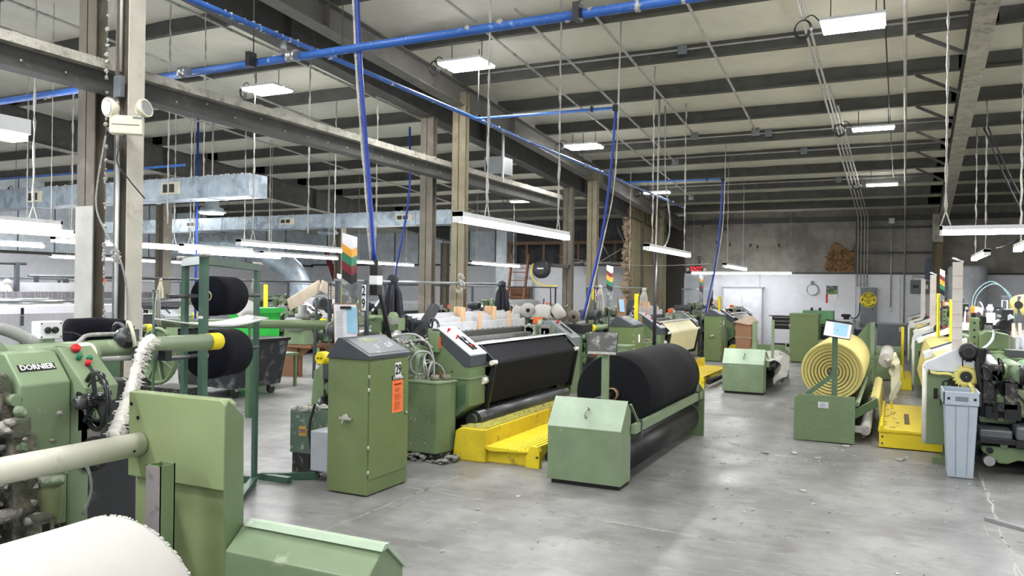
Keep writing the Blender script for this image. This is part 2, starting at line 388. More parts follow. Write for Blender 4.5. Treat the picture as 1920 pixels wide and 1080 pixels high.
# partition with exposed studs above white boarding
pt = MB().m(WALLW).box(-11.9, -6.75, YW-0.2, YW-0.1, 0, 2.42).m(DARKV).box(-11.9, -6.75, YW+0.6, YW+0.7, 2.42, 4.6).build('wall_partition'); tag(pt, kind='structure')
for k in range(9):
    x = -11.8+k*0.62; MB().box(x-0.04, x+0.04, YW-0.12, YW-0.02, 2.2, 3.15).build('stud', STUD, pt)
MB().box(-11.9, -6.75, YW-0.14, YW-0.02, 3.10, 3.20).build('stud_plate', STUD, pt)
MB().box(-12.3, -11.9, YW-0.2, YW+0.7, 0, 4.4).build('partition_end', WALLB, pt)
# corrugated return and torn edge beside the exit
CORR = mat('tan_corrugated_sheet', (146, 138, 108), 0.55, metal=0.2, wear=(120, 112, 88), wscale=3, wamt=0.6)
cw = MB(); ys = []; n = 64
for i in range(n+1):
    y = 20.4+3.7*i/n; ys.append((y, -6.42+0.03*(1 if (i//2) % 2 else -1)))
vs = [];
for y, x in ys: vs += [(x, y, 0.0), (x, y, 3.95)]
cw.add(vs, [(2*i, 2*i+2, 2*i+3, 2*i+1) for i in range(n)])
vs2 = [(x-0.02, y, z) for x, y, z in vs]; cw.add(vs2, [(2*i, 2*i+1, 2*i+3, 2*i+2) for i in range(n)])
cwo = cw.build('wall_corrugated', CORR); tag(cwo, kind='structure')
b = MB()
for k in range(34):
    z = 0.2+k*0.108; b.blob((-6.46+random.uniform(-.05, .03), 20.32+random.uniform(-.06, .04), z), random.uniform(.07, .15), 7, 6, 0.5)
b.build('torn_foam_edge', mat('tan_torn_foam', (160, 140, 116), 0.95, wear=(110, 92, 70), wscale=8, wamt=0.5, bump=1, bscale=20), cwo)
MB().box(-6.5, -5.85, 24.0, 24.25, 0, 3.9).build('wall_end_dark', mat('dark_gap_sheet', (60, 58, 54), 0.8), cwo)
# left wall, right wall
wll = MB().m(WALLB).box(XL-0.15, XL, YB, YW+2.7, 2.45, 6).m(WALLW).box(XL-0.12, XL+0.03, YB, YW+2.7, 0, 2.45).build('wall_left'); tag(wll, kind='structure')
MB().box(XL, XL+0.07, YB, YW+2.6, 2.42, 2.5).build('dado_rail', DKTRIM, wll)
for k in range(22):
    y = 2+k*1.1; MB().box(XL, XL+0.02, y-0.015, y+0.015, 2.5, 5).build('panel_seam', mat('seam_dark', (110, 116, 122), 0.7), wll)
wr = MB().m(WALLG).box(XR, XR+0.15, YB, YW, 2.17, 6).m(WALLW).box(XR-0.03, XR+0.12, YB, YW, 0, 2.17).build('wall_right'); tag(wr, kind='structure')

PD = 0.25
# ceiling: insulation sheet sagging over purlins
PY = [22.45-1.52*k for k in range(19)]
def sheet():
    ny = 140; nx = 60; v = []; f = []
    for j in range(ny+1):
        y = YB+(YW+2.8-YB)*j/ny
        ph = ((22.45-y)/1.52) % 1.0
        for i in range(nx+1):
            x = XL+(XR-XL)*i/nx
            s = 0.055*sin(pi*ph)+0.012*sin(x*2.3+ph*5)*sin(pi*ph)+0.006*sin(x*7.1)
            v.append((x, y, roofz(y)+PD-0.05+s*1.0))
    for j in range(ny):
        for i in range(nx):
            a = j*(nx+1)+i; f.append((a, a+nx+1, a+nx+2, a+1))
    b = MB(); b.add(v, f, True); return b
ce = sheet().build('ceiling', INSUL); tag(ce, kind='structure')
BAYS = [(-5.9, 0.85), (0.85, 8.4), (-14.2, -6.46), (-22.4, -14.2)]
base = {}
PURD = mat('purlin_primer', (84, 84, 80), 0.75, wear=(104, 103, 98), wscale=6, wamt=0.6, grain=0.08)
for bi, (x0, x1) in enumerate(BAYS):
    proto = None
    for k, y in enumerate(PY):
        if bi == 3 and y < 3: continue
        if proto is None:
            b = MB(); z = roofz(y); e = 0.15
            b.box(x0-e, x1+e, y-0.008, y, z, z+PD); b.box(x0-e, x1+e, y-0.065, y, z, z+0.008); b.box(x0-e, x1+e, y, y+0.06, z+PD-.008, z+PD)
            b.box(x0-e, x1+e, y-0.068, y-0.062, z, z+0.022)
            for s in (x0+0.06, x0+0.5, x1-0.5, x1-0.06):
                for q in (0.05, 0.14): b.cyl((s, y-0.014, z+q), (s, y-0.004, z+q), 0.011, n=6)
            proto = b.build('purlin', PURD, ce); py0 = y; o = proto
        else:
            o = proto.copy(); COL.objects.link(o); o.parent = ce; o.location = Vector(proto.location)+Vector((0, y-py0, roofz(y)-roofz(py0)))
def rafter(x, y0, y1, depth0, depth1, fl_=0.2, m_=STEELDK, dust=None, x1=None, ztop=0.0):
    x1 = x if x1 is None else x1; b = MB(); b.m(m_)
    A = [(x, y0, roofz(y0)+ztop), (x1, y1, roofz(y1)+ztop)]; D = (depth0, depth1)
    def slab(wl_, zt0, zb0, zt1, zb1):
        (xa, ya, za), (xb, yb, zb) = A
        v = [(xa-wl_, ya, za+zb0), (xa+wl_, ya, za+zb0), (xa+wl_, ya, za+zt0), (xa-wl_, ya, za+zt0), (xb-wl_, yb, zb+zb1), (xb+wl_, yb, zb+zb1), (xb+wl_, yb, zb+zt1), (xb-wl_, yb, zb+zt1)]
        b.add(v, [(0, 1, 2, 3), (7, 6, 5, 4), (0, 4, 5, 1), (1, 5, 6, 2), (2, 6, 7, 3), (3, 7, 4, 0)], False)
    slab(fl_/2, 0, -0.012, 0, -0.012)
    if dust: b.m(dust)
    slab(fl_/2, -D[0], -D[0]-0.012, -D[1], -D[1]-0.012)
    b.m(m_); slab(0.006, 0, -D[0], 0, -D[1])
    for k in range(6):
        t = (k+0.5)/6; y = y0+(y1-y0)*t; xx = x+(x1-x)*t; z = roofz(y)+ztop; d = D[0]+(D[1]-D[0])*t
        b.box(xx-fl_/2+0.01, xx+fl_/2-0.01, y-0.004, y+0.004, z-d, z)
    return b.build('rafter', None, ce)
RAFM = mat('rafter_grey_primer', (104, 102, 96), 0.7, wear=(86, 84, 80), wscale=4, wamt=0.55, grain=0.06)
rafter(-5.9, YB, 24.1, 0.30, 0.30, 0.2, RAFM); rafter(-6.46, YB, 24.1, 0.42, 0.42, 0.2, STEELDK)
rafter(-14.2, YB, 24.1, 0.62, 0.50, 0.24, STEELDK, DUSTTOP); rafter(0.65, 4.0, 24.0, 0.32, 0.32, 0.21, STEELDK, DUSTTOP, 1.10)
rafter(8.3, YB, 24.1, 0.3, 0.3, 0.2, RAFM)
# flange braces from the purlins to the right-hand rafter
for k in (3, 4, 5, 6, 7, 8, 9):
    y = PY[k]; xr = 0.65+0.45*(y-4)/20
    MB().bar((xr-0.62, y, roofz(y)+0.0), (xr-0.06, y-0.02, roofz(y)-0.31), 0.04, 0.04).build('flange_brace', STEELDK, ce)
for k in (8, 10, 12):
    for sx, xr in ((1, -14.2), (-1, -14.2)):
        y = PY[k]; MB().bar((xr+sx*0.6, y, roofz(y)), (xr+sx*0.05, y, roofz(y)-0.58), 0.04, 0.04).build('flange_brace', STEELDK, ce)
# columns
def column(x, y, ztop, w_=0.15, d_=0.17, face=STEELCOL, pale=None, lab=None, name='column', turned=False):
    b = MB(); b.m(STEELCOL)
    if turned:          # flanges face along the hall
        w_, d_ = 0.22, 0.12
        b.m(face).box(x-w_/2, x+w_/2, y-d_/2, y-d_/2+0.012, 0, ztop); b.box(x-w_/2, x+w_/2, y+d_/2-0.012, y+d_/2, 0, ztop)
        b.m(pale or face).box(x-0.005, x+0.005, y-d_/2, y+d_/2, 0, ztop)
        b.m(STEELCOL).box(x-w_/2-0.04, x+w_/2+0.04, y-d_/2-0.05, y+d_/2+0.05, 0, 0.02)
        o = b.build(name); tag(o, kind='structure'); return o
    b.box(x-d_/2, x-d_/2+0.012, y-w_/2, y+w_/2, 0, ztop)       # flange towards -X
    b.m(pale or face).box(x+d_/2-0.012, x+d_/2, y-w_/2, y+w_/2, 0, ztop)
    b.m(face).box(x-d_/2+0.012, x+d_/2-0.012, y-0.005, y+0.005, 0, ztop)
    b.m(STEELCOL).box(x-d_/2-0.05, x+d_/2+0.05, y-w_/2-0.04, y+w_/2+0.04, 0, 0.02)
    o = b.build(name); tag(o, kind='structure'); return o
c1 = column(-5.9, 4.62, roofz(4.62)-0.30, 0.155, 0.17, mat('column_shadow_side_paint', (96, 90, 80), 0.7, wear=(120, 112, 98), wscale=4, wamt=0.55), COLPALE); c1['label'] = 'nearest roof column with pale inner face carrying the emergency lamp'  # lit flange and shaded web of one column put into two tones
c2 = column(-6.46, 4.68, roofz(4.6)-0.42, 0.2, 0.1, STEELCOL, STEELCOL, turned=True); c2['label'] = 'nearest left roof column, half repainted pale grey'
MB().box(-6.572, -6.348, 4.612, 4.62, 0.02, 2.28).build('repainted_band', mat('pale_grey_patch', (188, 188, 182), 0.6), c2)
OLIVE = mat('olive_column_paint', (134, 126, 104), 0.65, wear=(112, 104, 86), wscale=3, wamt=0.55, grain=0.06)
for y in (10.3, 16.07, 21.4):
    column(-5.9, y, roofz(y)-0.1, 0.22, 0.12, OLIVE, OLIVE, turned=True); column(-6.46, y, roofz(y)-0.42, 0.22, 0.12, STEELCOL, OLIVE, turned=True)
column(0.98, 23.75, 3.2, 0.22, 0.24, mat('olive_brown_column', (120, 106, 80), 0.65), mat('olive_brown_column', (120, 106, 80), 0.65))
for y in (6.0, 12.0, 18.0, 23.8): column(-14.2, y, roofz(y)-0.6, 0.22, 0.24)
MB().box(0.85, 1.10, 23.62, 23.66, 3.0, 3.75).m(DUSTTOP).build('haunch_plate', DUSTTOP, ce)
# conduits strapped to the nearest column
def strap_tube(pts, r, m_, name, parent, n=8, jit=0): return MB().tube(pts, r, n, jit).build(name, m_, parent)
strap_tube([(-5.97, 4.56, 0.3), (-5.97, 4.56, 3.2)], 0.014, COND, 'conduit', c1)
strap_tube([(-5.935, 4.545, 0.3), (-5.935, 4.545, 2.75)], 0.014, mat('bright_conduit', (190, 200, 206), 0.4, metal=0.4), 'conduit', c1)
strap_tube([(-5.94, 4.56, 3.4), (-5.94, 4.56, 4.6)], 0.014, COND, 'conduit', c1)
MB().box(-5.99, -5.90, 4.53, 4.57, 3.18, 3.36).build('junction_box', GREYBOX, c1)
strap_tube(curve_pts([(-6.04, 4.5, 2.85), (-6.04, 4.42, 2.3), (-5.93, 4.42, 2.05), (-5.80, 4.45, 1.85), (-5.75, 4.5, 1.55), (-5.77, 4.52, 1.1)]), 0.008, GHOSE, 'cable', c1, 6)
b = MB()
for k in range(60):
    z = random.uniform(1.2, 4.4); b.blob((-6.035+random.uniform(-.01, .01), 4.5, z), random.uniform(.008, .02), 5, 4, .5)
for k in range(30): b.blob((-5.88+random.uniform(-.04, .07), 4.48, 1.82+random.uniform(-.05, .06)), random.uniform(.006, .016), 5, 4, .5)
tag(b.build('lint_fringe', LINT, c1), kind='stuff')
# heavy dust-topped channel beam between the columns
b = MB(); x = -6.18
b.m(DUSTTOP).box(x-0.09, x+0.10, 1.2, 14.75, 3.43, 3.51); b.m(STEELDK).box(x-0.006, x+0.006, 1.2, 14.75, 3.26, 3.47); b.box(x-0.09, x+0.09, 1.2, 14.75, 3.25, 3.262)
for k in range(70):
    yy = random.uniform(1.5, 14.6); b.m(DUSTTOP).blob((x+0.07, yy, 3.505), random.uniform(.015, .04), 6, 4, .5, .5)
for k in range(34):
    yy = 2+k*0.37; b.m(mat('bolt_lint', (190, 188, 182), 0.9)).blob((x+0.02, yy, 3.36+random.choice((-.03, .03))), 0.010, 5, 4, .3)
cb = b.build('channel_beam'); tag(cb, kind='structure')

# ---------- lamps
def fix_light(y0): pass
def strip(x, y0, y1, z, lab, cat='light', along='y', group='suspended strip lamps', chains=(0.12, 0.88), lint=True, xs=None):
    if along == 'y': L = y1-y0; c = (x, (y0+y1)/2, z)
    else: L = y1-y0; c = ((y0+y1)/2, x, z)
    t = thing('strip_lamp', c, lab, cat, group)
    def P(a, o, dz): return (c[0]+o, c[1]+a, c[2]+dz) if along == 'y' else (c[0]+a, c[1]+o, c[2]+dz)
    def bx(b, a0, a1, o0, o1, z0, z1):
        p, q = P(a0, o0, z0), P(a1, o1, z1); b.box(p[0], q[0], p[1], q[1], p[2], q[2])
    b = MB(); bx(b, -L/2, L/2, -0.045, 0.045, 0.035, 0.075); bx(b, -L/2, -L/2+0.02, -0.045, 0.045, -0.015, 0.078); bx(b, L/2-0.02, L/2, -0.045, 0.045, -0.015, 0.078)
    b.build('housing', WHITE, t)
    b = MB(); h = L/2-0.02
    pf = [(-0.042, 0.035), (-0.040, 0.004), (-0.022, -0.012), (0.022, -0.012), (0.040, 0.004), (0.042, 0.035)]
    if along == 'y': b.prism([(c[0]+a, c[2]+d) for a, d in pf], 'y', c[1]-h, c[1]+h)
    else: b.prism([(c[1]+a, c[2]+d) for a, d in pf], 'x', c[0]-h, c[0]+h)
    b.build('lens', TUBE_ON, t)
    for f in chains:
        a = -L/2+L*f; yy = c[1]+(a if along == 'y' else 0); zt = roofz(yy)+0.24
        b = MB(); n = 34
        pts = [P(a, random.uniform(-.006, .006), 0.20+(zt-z-0.20)*i/n) for i in range(n+1)]
        b.tube(pts, 0.011 if lint else 0.005, 5, 0.6 if lint else 0.1)
        b.tube([P(a-0.045, 0, 0.075), P(a, 0, 0.22)], 0.006, 5); b.tube([P(a+0.045, 0, 0.075), P(a, 0, 0.22)], 0.006, 5)
        b.build('hanger_chain', LINT if lint else COND, t)
    return t
strip(-3.32, 5.75, 8.2, 2.17, 'long strip lamp hanging right over the loom with black cloth', chains=(0.22, 0.9))
strip(-3.15, 10.75, 13.25, 2.19, 'strip lamp hanging in the aisle left of the exit sign')
strip(-3.1, 16.1, 18.5, 2.11, 'short-looking strip lamp on two cords under the left end of the wall lamp', lint=False)
strip(-3.32, -1.0, 1.45, 2.17, 'strip lamp of the aisle row out of view left of the camera')
strip(1.35, 3.6, 6.05, 2.3, 'added strip lamp out of view beside the camera')  # unseen lamp added to brighten the floor and right side
strip(-0.9, -2.6, -0.15, 2.6, 'added unseen strip lamp behind the camera')  # unseen lamp added to light the near floor
strip(22.7, -5.3, -2.55, 2.12, 'strip lamp across the back wall below the torn insulation', along='x', lint=False, chains=(0.02, 0.98))
strip(8.8, 0.38, 2.85, 2.2, 'strip lamp hung crosswise over the right-hand looms', along='x', chains=(0.02, 0.9))
strip(1.18, 13.3, 15.4, 2.2, 'small strip lamp behind the crosswise lamp at right')
strip(1.32, 8.9, 11.3, 2.15, 'tilted-looking strip lamp at the right edge of the picture')
strip(-8.25, 3.1, 5.61, 2.2, 'nearest left strip lamp, ending before the pale column')
strip(-9.55, 4.2, 6.67, 2.2, 'second strip lamp from the left edge, just under the nearest one', lint=False)
strip(-13.0, 6.1, 8.55, 2.2, 'third strip lamp down at the left edge')
strip(-11.05, 7.4, 9.85, 2.2, 'strip lamp seen between the two nearest columns')
strip(-15.6, 5.6, 8.1, 2.2, 'low distant strip lamp at the left edge, fourth one down', lint=False)
strip(-18.0, 12.0, 16.0, 2.2, 'far faint strip lamp showing right of the nearest columns', lint=False)
strip(-10.6, 9.3, 10.9, 2.2, 'upper of two crossing strip lamps above the black yarn rack')
strip(-12.0, 10.5, 13.15, 2.2, 'lower of two crossing strip lamps above the black yarn rack')
strip(-8.64, 8.6, 11.1, 2.2, 'bright strip lamp behind the striped signal flag', lint=True)
strip(-11.05, 11.6, 13.9, 2.2, 'dimmer strip lamp just below the one behind the signal flag', lint=False)
strip(-12.0, 15.6, 18.4, 2.2, 'strip lamp left of the twin olive columns', lint=False)
strip(-9.15, 16.5, 19.2, 2.2, 'strip lamp in front of the wooden ladder', lint=False)
def bay(x, y, z, lab, n=2):
    t = thing('high_bay_lamp', (x, y, z), lab, 'light', 'ceiling lamps')
    for k in range(n):
        yy = y+(k-(n-1)/2)*0.24
        MB().box(x-0.31, x+0.31, yy-0.10, yy+0.10, z+0.02, z+0.05).build('housing', WHITE, t)
        MB().box(x-0.30, x+0.30, yy-0.085, yy+0.085, z-0.005, z+0.02).build('lens', BAY_ON, t)
    for s in (-0.22, 0.22):
        MB().tube([(x+s, y, z+0.05), (x+s, y, roofz(y)+0.24)], 0.006, 5).build('hanger', STEELDK, t)
    b = MB()
    for k in range(3): b.ring((x-0.50, y+0.02*k, z+0.03), (0.4, 1, 0.1), 0.085+0.008*k, 0.006, 20, 5)
    b.tube(curve_pts([(x-0.48, y, z+0.13), (x-0.4, y, z+0.16), (x-0.30, y, z+0.05)], 5), 0.007, 5)
    b.build('cord_coil', BLACK, t)
    return t
bay(-0.44, 9.0, 4.42, 'bright double ceiling lamp at the top right of the picture')
bay(-5.0, 8.85, 4.46, 'double ceiling lamp over the black cloth loom, left of the hanging chain')
bay(-8.45, 8.95, 4.50, 'double ceiling lamp between the blue pipes and the channel beam')
bay(-0.36, 13.9, 4.24, 'second ceiling lamp down on the right-hand side', 1)
bay(-5.15, 13.5, 4.20, 'double ceiling lamp seen below the thin blue branch pipe')
bay(-5.15, 18.4, 3.93, 'third ceiling lamp from the front, in line with the exit sign', 1)
bay(-0.3, 18.8, 3.95, 'farthest ceiling lamp on the right, beside the conduit bundle', 1)
bay(-8.7, 18.4, 3.85, 'far ceiling lamp behind the end of the channel beam', 1)
for x, y in ((-4.8, 3.2), (-0.4, 3.4), (-2.4, 1.0), (-9.6, 3.2), (3.8, 9.0), (3.8, 3.6), (3.8, 14), (-4.8, -1.2), (0.3, -1.2), (-9, -1)):  # unseen lamps, rows carried on plus extras that brighten the near floor
    bay(x, y, roofz(y)-0.25, 'added double ceiling lamp out of view %s the camera, over the %s' % (('behind' if y < 0 else 'beyond' if y > 5 else 'above'), {-4.8: 'left machines', -0.4: 'aisle', -2.4: 'near aisle', -9.6: 'left hall', 3.8: 'right hall', 0.3: 'aisle end', -9: 'left hall end'}[x]+({9.0: ', middle', 3.6: ', nearest', 14: ', farthest'}[y] if x == 3.8 else '')))
for x, y, z, l in ((-15.3, 6.6, 3.9, 'small bright ceiling lamp at the far left, above the hanging lamp'), (-17.5, 11, 3.6, 'small ceiling lamp half hidden by the left column'),
                   (-16.2, 13.2, 3.6, 'small ceiling lamp above the end of the near duct'), (-13.2, 17.8, 3.4, 'small ceiling lamp above the long far duct'),
                   (-11.5, 20.6, 3.6, 'added ceiling lamp before the dark loft behind the olive columns'), (-16.8, 20.8, 3.6, 'added ceiling lamp lighting the far left back wall'), (-20.8, 12.0, 3.7, 'added ceiling lamp beside the far left wall'),  # these three are added to brighten the left hall walls
                   (-18.5, 18.2, 3.3, 'small ceiling lamp at the far back left')):
    bay(x, y, z, l, 2 if y > 20 else 1)
# boxy hanging lamp at the left edge
t = thing('box_lamp', (-8.6, 4.5, 3.2), 'boxy white lamp hanging high at the left edge', 'light')
MB().box(-8.75, -8.45, 3.0, 5.4, 3.2, 3.36).build('housing', WHITE, t); MB().box(-8.73, -8.47, 3.02, 5.38, 3.13, 3.2).build('lens', TUBE_ON, t)
MB().tube([(-8.6, 4.9, 3.36), (-8.6, 4.9, roofz(4.9))], 0.008, 5).build('hanger', COND, t)
# two domed high bays hanging at the left
def dome(x, y, z, lab, on=True):
    t = thing('dome_lamp', (x, y, z), lab, 'light', 'domed hanging lamps')
    MB().lathe((x, y, z), (x, y, z+0.3), [(0, .24), (0.12, .25), (0.16, .21), (.3, .2), (.34, .14), (.8, .12), (.84, .04), (1, .03)], 20).build('shade', GALV, t)
    MB().cyl((x, y, z-0.02), (x, y, z), 0.2, 0.21, 20).build('lens', BAY_ON if on else GALV, t)
    MB().tube([(x, y, z+0.3), (x, y, roofz(y)+0.24)], 0.015, 6, 0.3).build('hanger', LINT, t)
dome(-11.3, 10.6, 2.92, 'lit domed lamp hanging below the near galvanised duct'); dome(-12.6, 15.5, 2.9, 'unlit domed lamp hanging under the far duct', False)

# ---------- emergency lamp on the nearest column
t = thing('emergency_light', (-5.74, 4.45, 2.95), 'cream emergency lamp box with two round heads on the nearest column', 'light')
def orr(p): return p
EX = Vector((0.78, 0.62, 0)).normalized(); EY = Vector((-EX.y, EX.x, 0))
RR = Matrix((EX, EY, Vector((0, 0, 1)))).transposed()
cx = Vector((-5.70, 4.44, 2.90))
MB().obox(cx, (0.25, 0.09, 0.15), RR).build('case', CREAMP, t, 0.008)
MB().obox(cx-EY*0.047, (0.21, 0.004, 0.006), RR).build('case_seam', mat('seam_brown', (120, 116, 100), .6), t)
MB().obox(cx-EY*0.047+EX*0.09+Vector((0, 0, .06)), (0.07, 0.004, 0.016), RR).build('maker_plate', GREYBOX, t)
for s, dirv in ((-1, Vector((-0.1, -1, -0.15))), (1, Vector((1, 0.2, 0.25)))):
    c = cx+EX*(0.11*s)+Vector((0, 0, 0.14)); dirv.normalize()
    h = MB().lathe(c-dirv*0.05, c+dirv*0.05, [(0, .02), (.25, .05), (.7, .075), (1, .078)], 18).build('lamp_head', CREAMP, t)
    MB().cyl(c+dirv*0.045, c+dirv*0.056, 0.066, 0.06, 18).build('lens', mat('grey_reflector', (176, 178, 180), 0.25, metal=0.4), h)
    MB().cyl(cx+EX*(0.12*s)+Vector((0, 0, .08)), c-Vector((0, 0, .05)), 0.018).build('swivel', CREAMP, t)
MB().tube(curve_pts([(-5.70, 4.42, 2.82), (-5.7, 4.35, 2.6), (-5.62, 4.4, 2.45), (-5.55, 4.5, 2.3)]), 0.006, 5).build('cord', BLACK, t)

# ---------- blue compressed-air lines
def pipe(name, pts, r, m_, lab, cat='pipe', clamps=(), lint=0, n=10, group=None):
    c = pts[0]; t = thing(name, c, lab, cat, group)
    MB().tube(pts, r, n).build('run', m_, t)
    for q in clamps: MB().box(q[0]-r*.7, q[0]+r*.7, q[1]-r*1.3, q[1]+r*1.3, q[2]-r*1.4, q[2]+r*2.2).build('clamp', BLACK, t)
    if lint:
        b = MB()
        for k in range(lint):
            i = random.randrange(len(pts)-1); f = random.random(); p = Vector(pts[i]).lerp(Vector(pts[i+1]), f)
            b.blob(p+Vector((random.uniform(-r, r)*.6, random.uniform(-r, r)*.6, r*random.uniform(-.6, .9))), random.uniform(r*.35, r*.95), 5, 4, .5)
        tag(b.build('lint', LINT, t), kind='stuff')
    return t
p1 = pipe('air_pipe', [(-12.0, 5.55, 3.66), (3.0, 5.33, 3.6)], 0.035, BLUEP, 'thick blue air pipe running right across the hall under the roof', clamps=((-5.25, 5.35, 3.62), (-2.1, 5.34, 3.6)), lint=60)
for x in (-5.25, -2.1, -9.0): MB().tube([(x, 5.38, 3.66), (x, 5.38, roofz(5.4))], 0.006, 5).build('hanger_rod', STEELDK, p1)
for x in (-4.78, -6.1): MB().lathe((x-0.05, 5.36, 3.615), (x+0.05, 5.36, 3.615), [(0, .05), (.3, .05), (.31, .042), (.69, .042), (.7, .05), (1, .05)], 14).build('coupling', STEEL, p1)
p2 = pipe('air_pipe', [(-4.95, 2.0, 3.8), (-4.90, 6.0, 3.8), (-4.88, 20, 3.74)], 0.024, BLUEP, 'blue air pipe running towards the back beside the roof beam', lint=260, clamps=((-4.9, 9.0, 3.8), (-4.9, 12.8, 3.78)))
for y in (6.2, 9.0, 12.8): MB().tube([(-4.9, y, 3.8), (-4.9, y, roofz(y))], 0.006, 5).build('hanger_rod', STEELDK, p2)
MB().tube([(-4.92, 5.4, 3.8), (-4.92, 5.4, 3.66)], 0.03, 8).build('drop_fitting', STEEL, p2)
def drop(pts_top, x, y, z0, zt, lab, foot, hose=True, r=0.018):
    t = pipe('air_pipe', [(-4.9, y, 3.78), (x, y+0.02, 3.76), (x, y+0.02, 3.72)], 0.018, BLUEP, lab, clamps=((x-0.3, y, 3.76),), n=8)
    MB().box(x-0.03, x+0.03, y-0.03, y+0.03, 3.72, 3.79).build('elbow', BLACK, t)
    MB().tube(curve_pts([(x, y, 3.72), (x+(foot[0]-x)*.14, y, 3.0), (x+(foot[0]-x)*.42, y, 2.2), (foot[0], foot[1], foot[2])]), 0.017, 8).build('hose', BLUEH, t)
    MB().tube(curve_pts([(x+0.05, y, roofz(y)+.1), (x+0.05+(foot[0]-x)*.12, y, 3.0), (x+.02+(foot[0]-x)*.4, y, 2.2), (foot[0]+0.03, foot[1], foot[2])]), 0.009, 6, 0.3).build('cord', COND, t)
    return t
drop(None, -3.0, 8.9, 0, 0, 'thin blue branch pipe and hose dropping behind the black roll', (-3.38, 8.9, 1.25))
drop(None, -3.0, 15.3, 0, 0, 'far thin blue branch pipe and hose left of the exit door', (-3.25, 15.1, 1.2))
t = pipe('air_hose', curve_pts([(-4.17, 5.40, 4.9), (-4.13, 5.46, 3.6), (-4.09, 5.55, 2.6), (-4.06, 5.62, 1.83)]), 0.019, BLUEH, 'bright blue air hose falling to the control post of machine 29', 'hose', n=8)
MB().tube(curve_pts([(-4.20, 5.40, 4.9), (-4.17, 5.46, 3.6), (-4.13, 5.55, 2.6), (-4.10, 5.62, 1.83)]), 0.012, 6, 0.4).build('grey_cord', LINT, t)
t = pipe('air_hose', curve_pts([(-8.2, 12.4, 4.6), (-8.2, 12.4, 3.3), (-8.4, 12.3, 1.9), (-8.5, 12.3, 1.0)]), 0.02, BLUEH, 'blue hose dropping left of the twin olive columns', 'hose', n=8)
pipe('air_hose', [(-11.9, 10.8, 4.85), (-11.9, 10.8, 0.9)], 0.022, BLUEH, 'blue hose dropping beside the black yarn rack', 'hose', n=8)
pipe('air_pipe', [(1.72, 13.2, 4.6), (1.75, 13.2, 1.2)], 0.02, BLUEH, 'blue hose dropping over the right-hand looms', 'hose', n=8)
pipe('air_pipe', [(-16, 9.2, 3.55), (-10.2, 9.0, 3.5)], 0.02, BLUEP, 'blue pipe running above the near galvanised duct', n=8)

# ---------- conduits and cords under the roof
def cnd(pts, r, lab, m_=COND, box=()):
    t = thing('conduit', pts[0], lab, 'conduit', 'electrical conduits under the roof'); MB().tube(pts, r, 7).build('run', m_, t)
    for q in box: MB().box(q[0]-.06, q[0]+.06, q[1]-.04, q[1]+.04, q[2]-.06, q[2]+.06).build('junction_box', GREYBOX, t)
    return t
def rl(x0, y0, x1, y1, dz=-0.015): return [(x0+(x1-x0)*i/6, y0+(y1-y0)*i/6, roofz(y0+(y1-y0)*i/6)+dz) for i in range(7)]
for k, (dx, r) in enumerate(((0, .016), (0.07, .016), (0.15, .016), (0.22, .016))):
    cnd(rl(-0.98+dx*0.7, 7.6 if k < 2 else 9.9+k, -0.97+dx*1.1, 23.9)+[(-0.97+dx*1.1, 24.1, 3.5), (-0.97+dx*1.1, 24.1, 1.8)], r, 'conduit of the bundle that runs down to the yellow caution panel, strand %s' % ('leftmost', 'second from left', 'second from right', 'rightmost')[k])
cnd([(0.02, 6.5, roofz(6.5)-.02), (0.1, 14, roofz(14)-.02), (0.2, 24.1, roofz(24)-.02), (0.2, 24.1, 0.1)], 0.022, 'thick conduit running down the wall beside the grey meter boxes')
for xx, y0, y1, l in ((-3.05, 5.5, 14, 'roof conduit crossing the purlins left of the hall middle'), (-2.0, 5.5, 14.0, 'roof conduit crossing the purlins near the blue branch pipe'), (-3.9, 8.0, 16, 'roof conduit that ends beside the third ceiling lamp'), (-4.5, 7, 20, 'roof conduit closest to the main roof beam')):
    cnd(rl(xx, y0, xx-0.2, y1), 0.017, l, box=((xx-0.2, y1, roofz(y1)-.03),))
for k, y in enumerate((PY[8]-.03, PY[5]-.03, PY[4]-.03, PY[2]-.03)):
    cnd([(-5.6, y, roofz(y)+0.14), (0.7, y, roofz(y)+0.14)], 0.014, 'conduit fixed along the side of a purlin, %s one' % ('nearest', 'second', 'third', 'farthest')[k], box=((-2.55+k*0.45, y, roofz(y)+.13),))
for xx, y0, y1, l in ((-7.6, 4, 14, 'conduit under the left roof beside the channel beam'), (-9.4, 5, 20, 'long conduit under the left roof, middle one'), (-11.6, 5, 22, 'conduit under the left roof nearest the deep beam'), (-10.4, 3, 18, 'left roof conduit right of the middle one')):
    cnd(rl(xx, y0, xx+0.2, y1), 0.018, l)
cnd([(-0.15, 8.9, roofz(8.9)-.02), (-0.12, 13.6, roofz(13.6)-.02), (-0.08, 18.6, roofz(18.6)-.02)], 0.008, 'black lamp lead linking the right-hand ceiling lamps', BLACK)
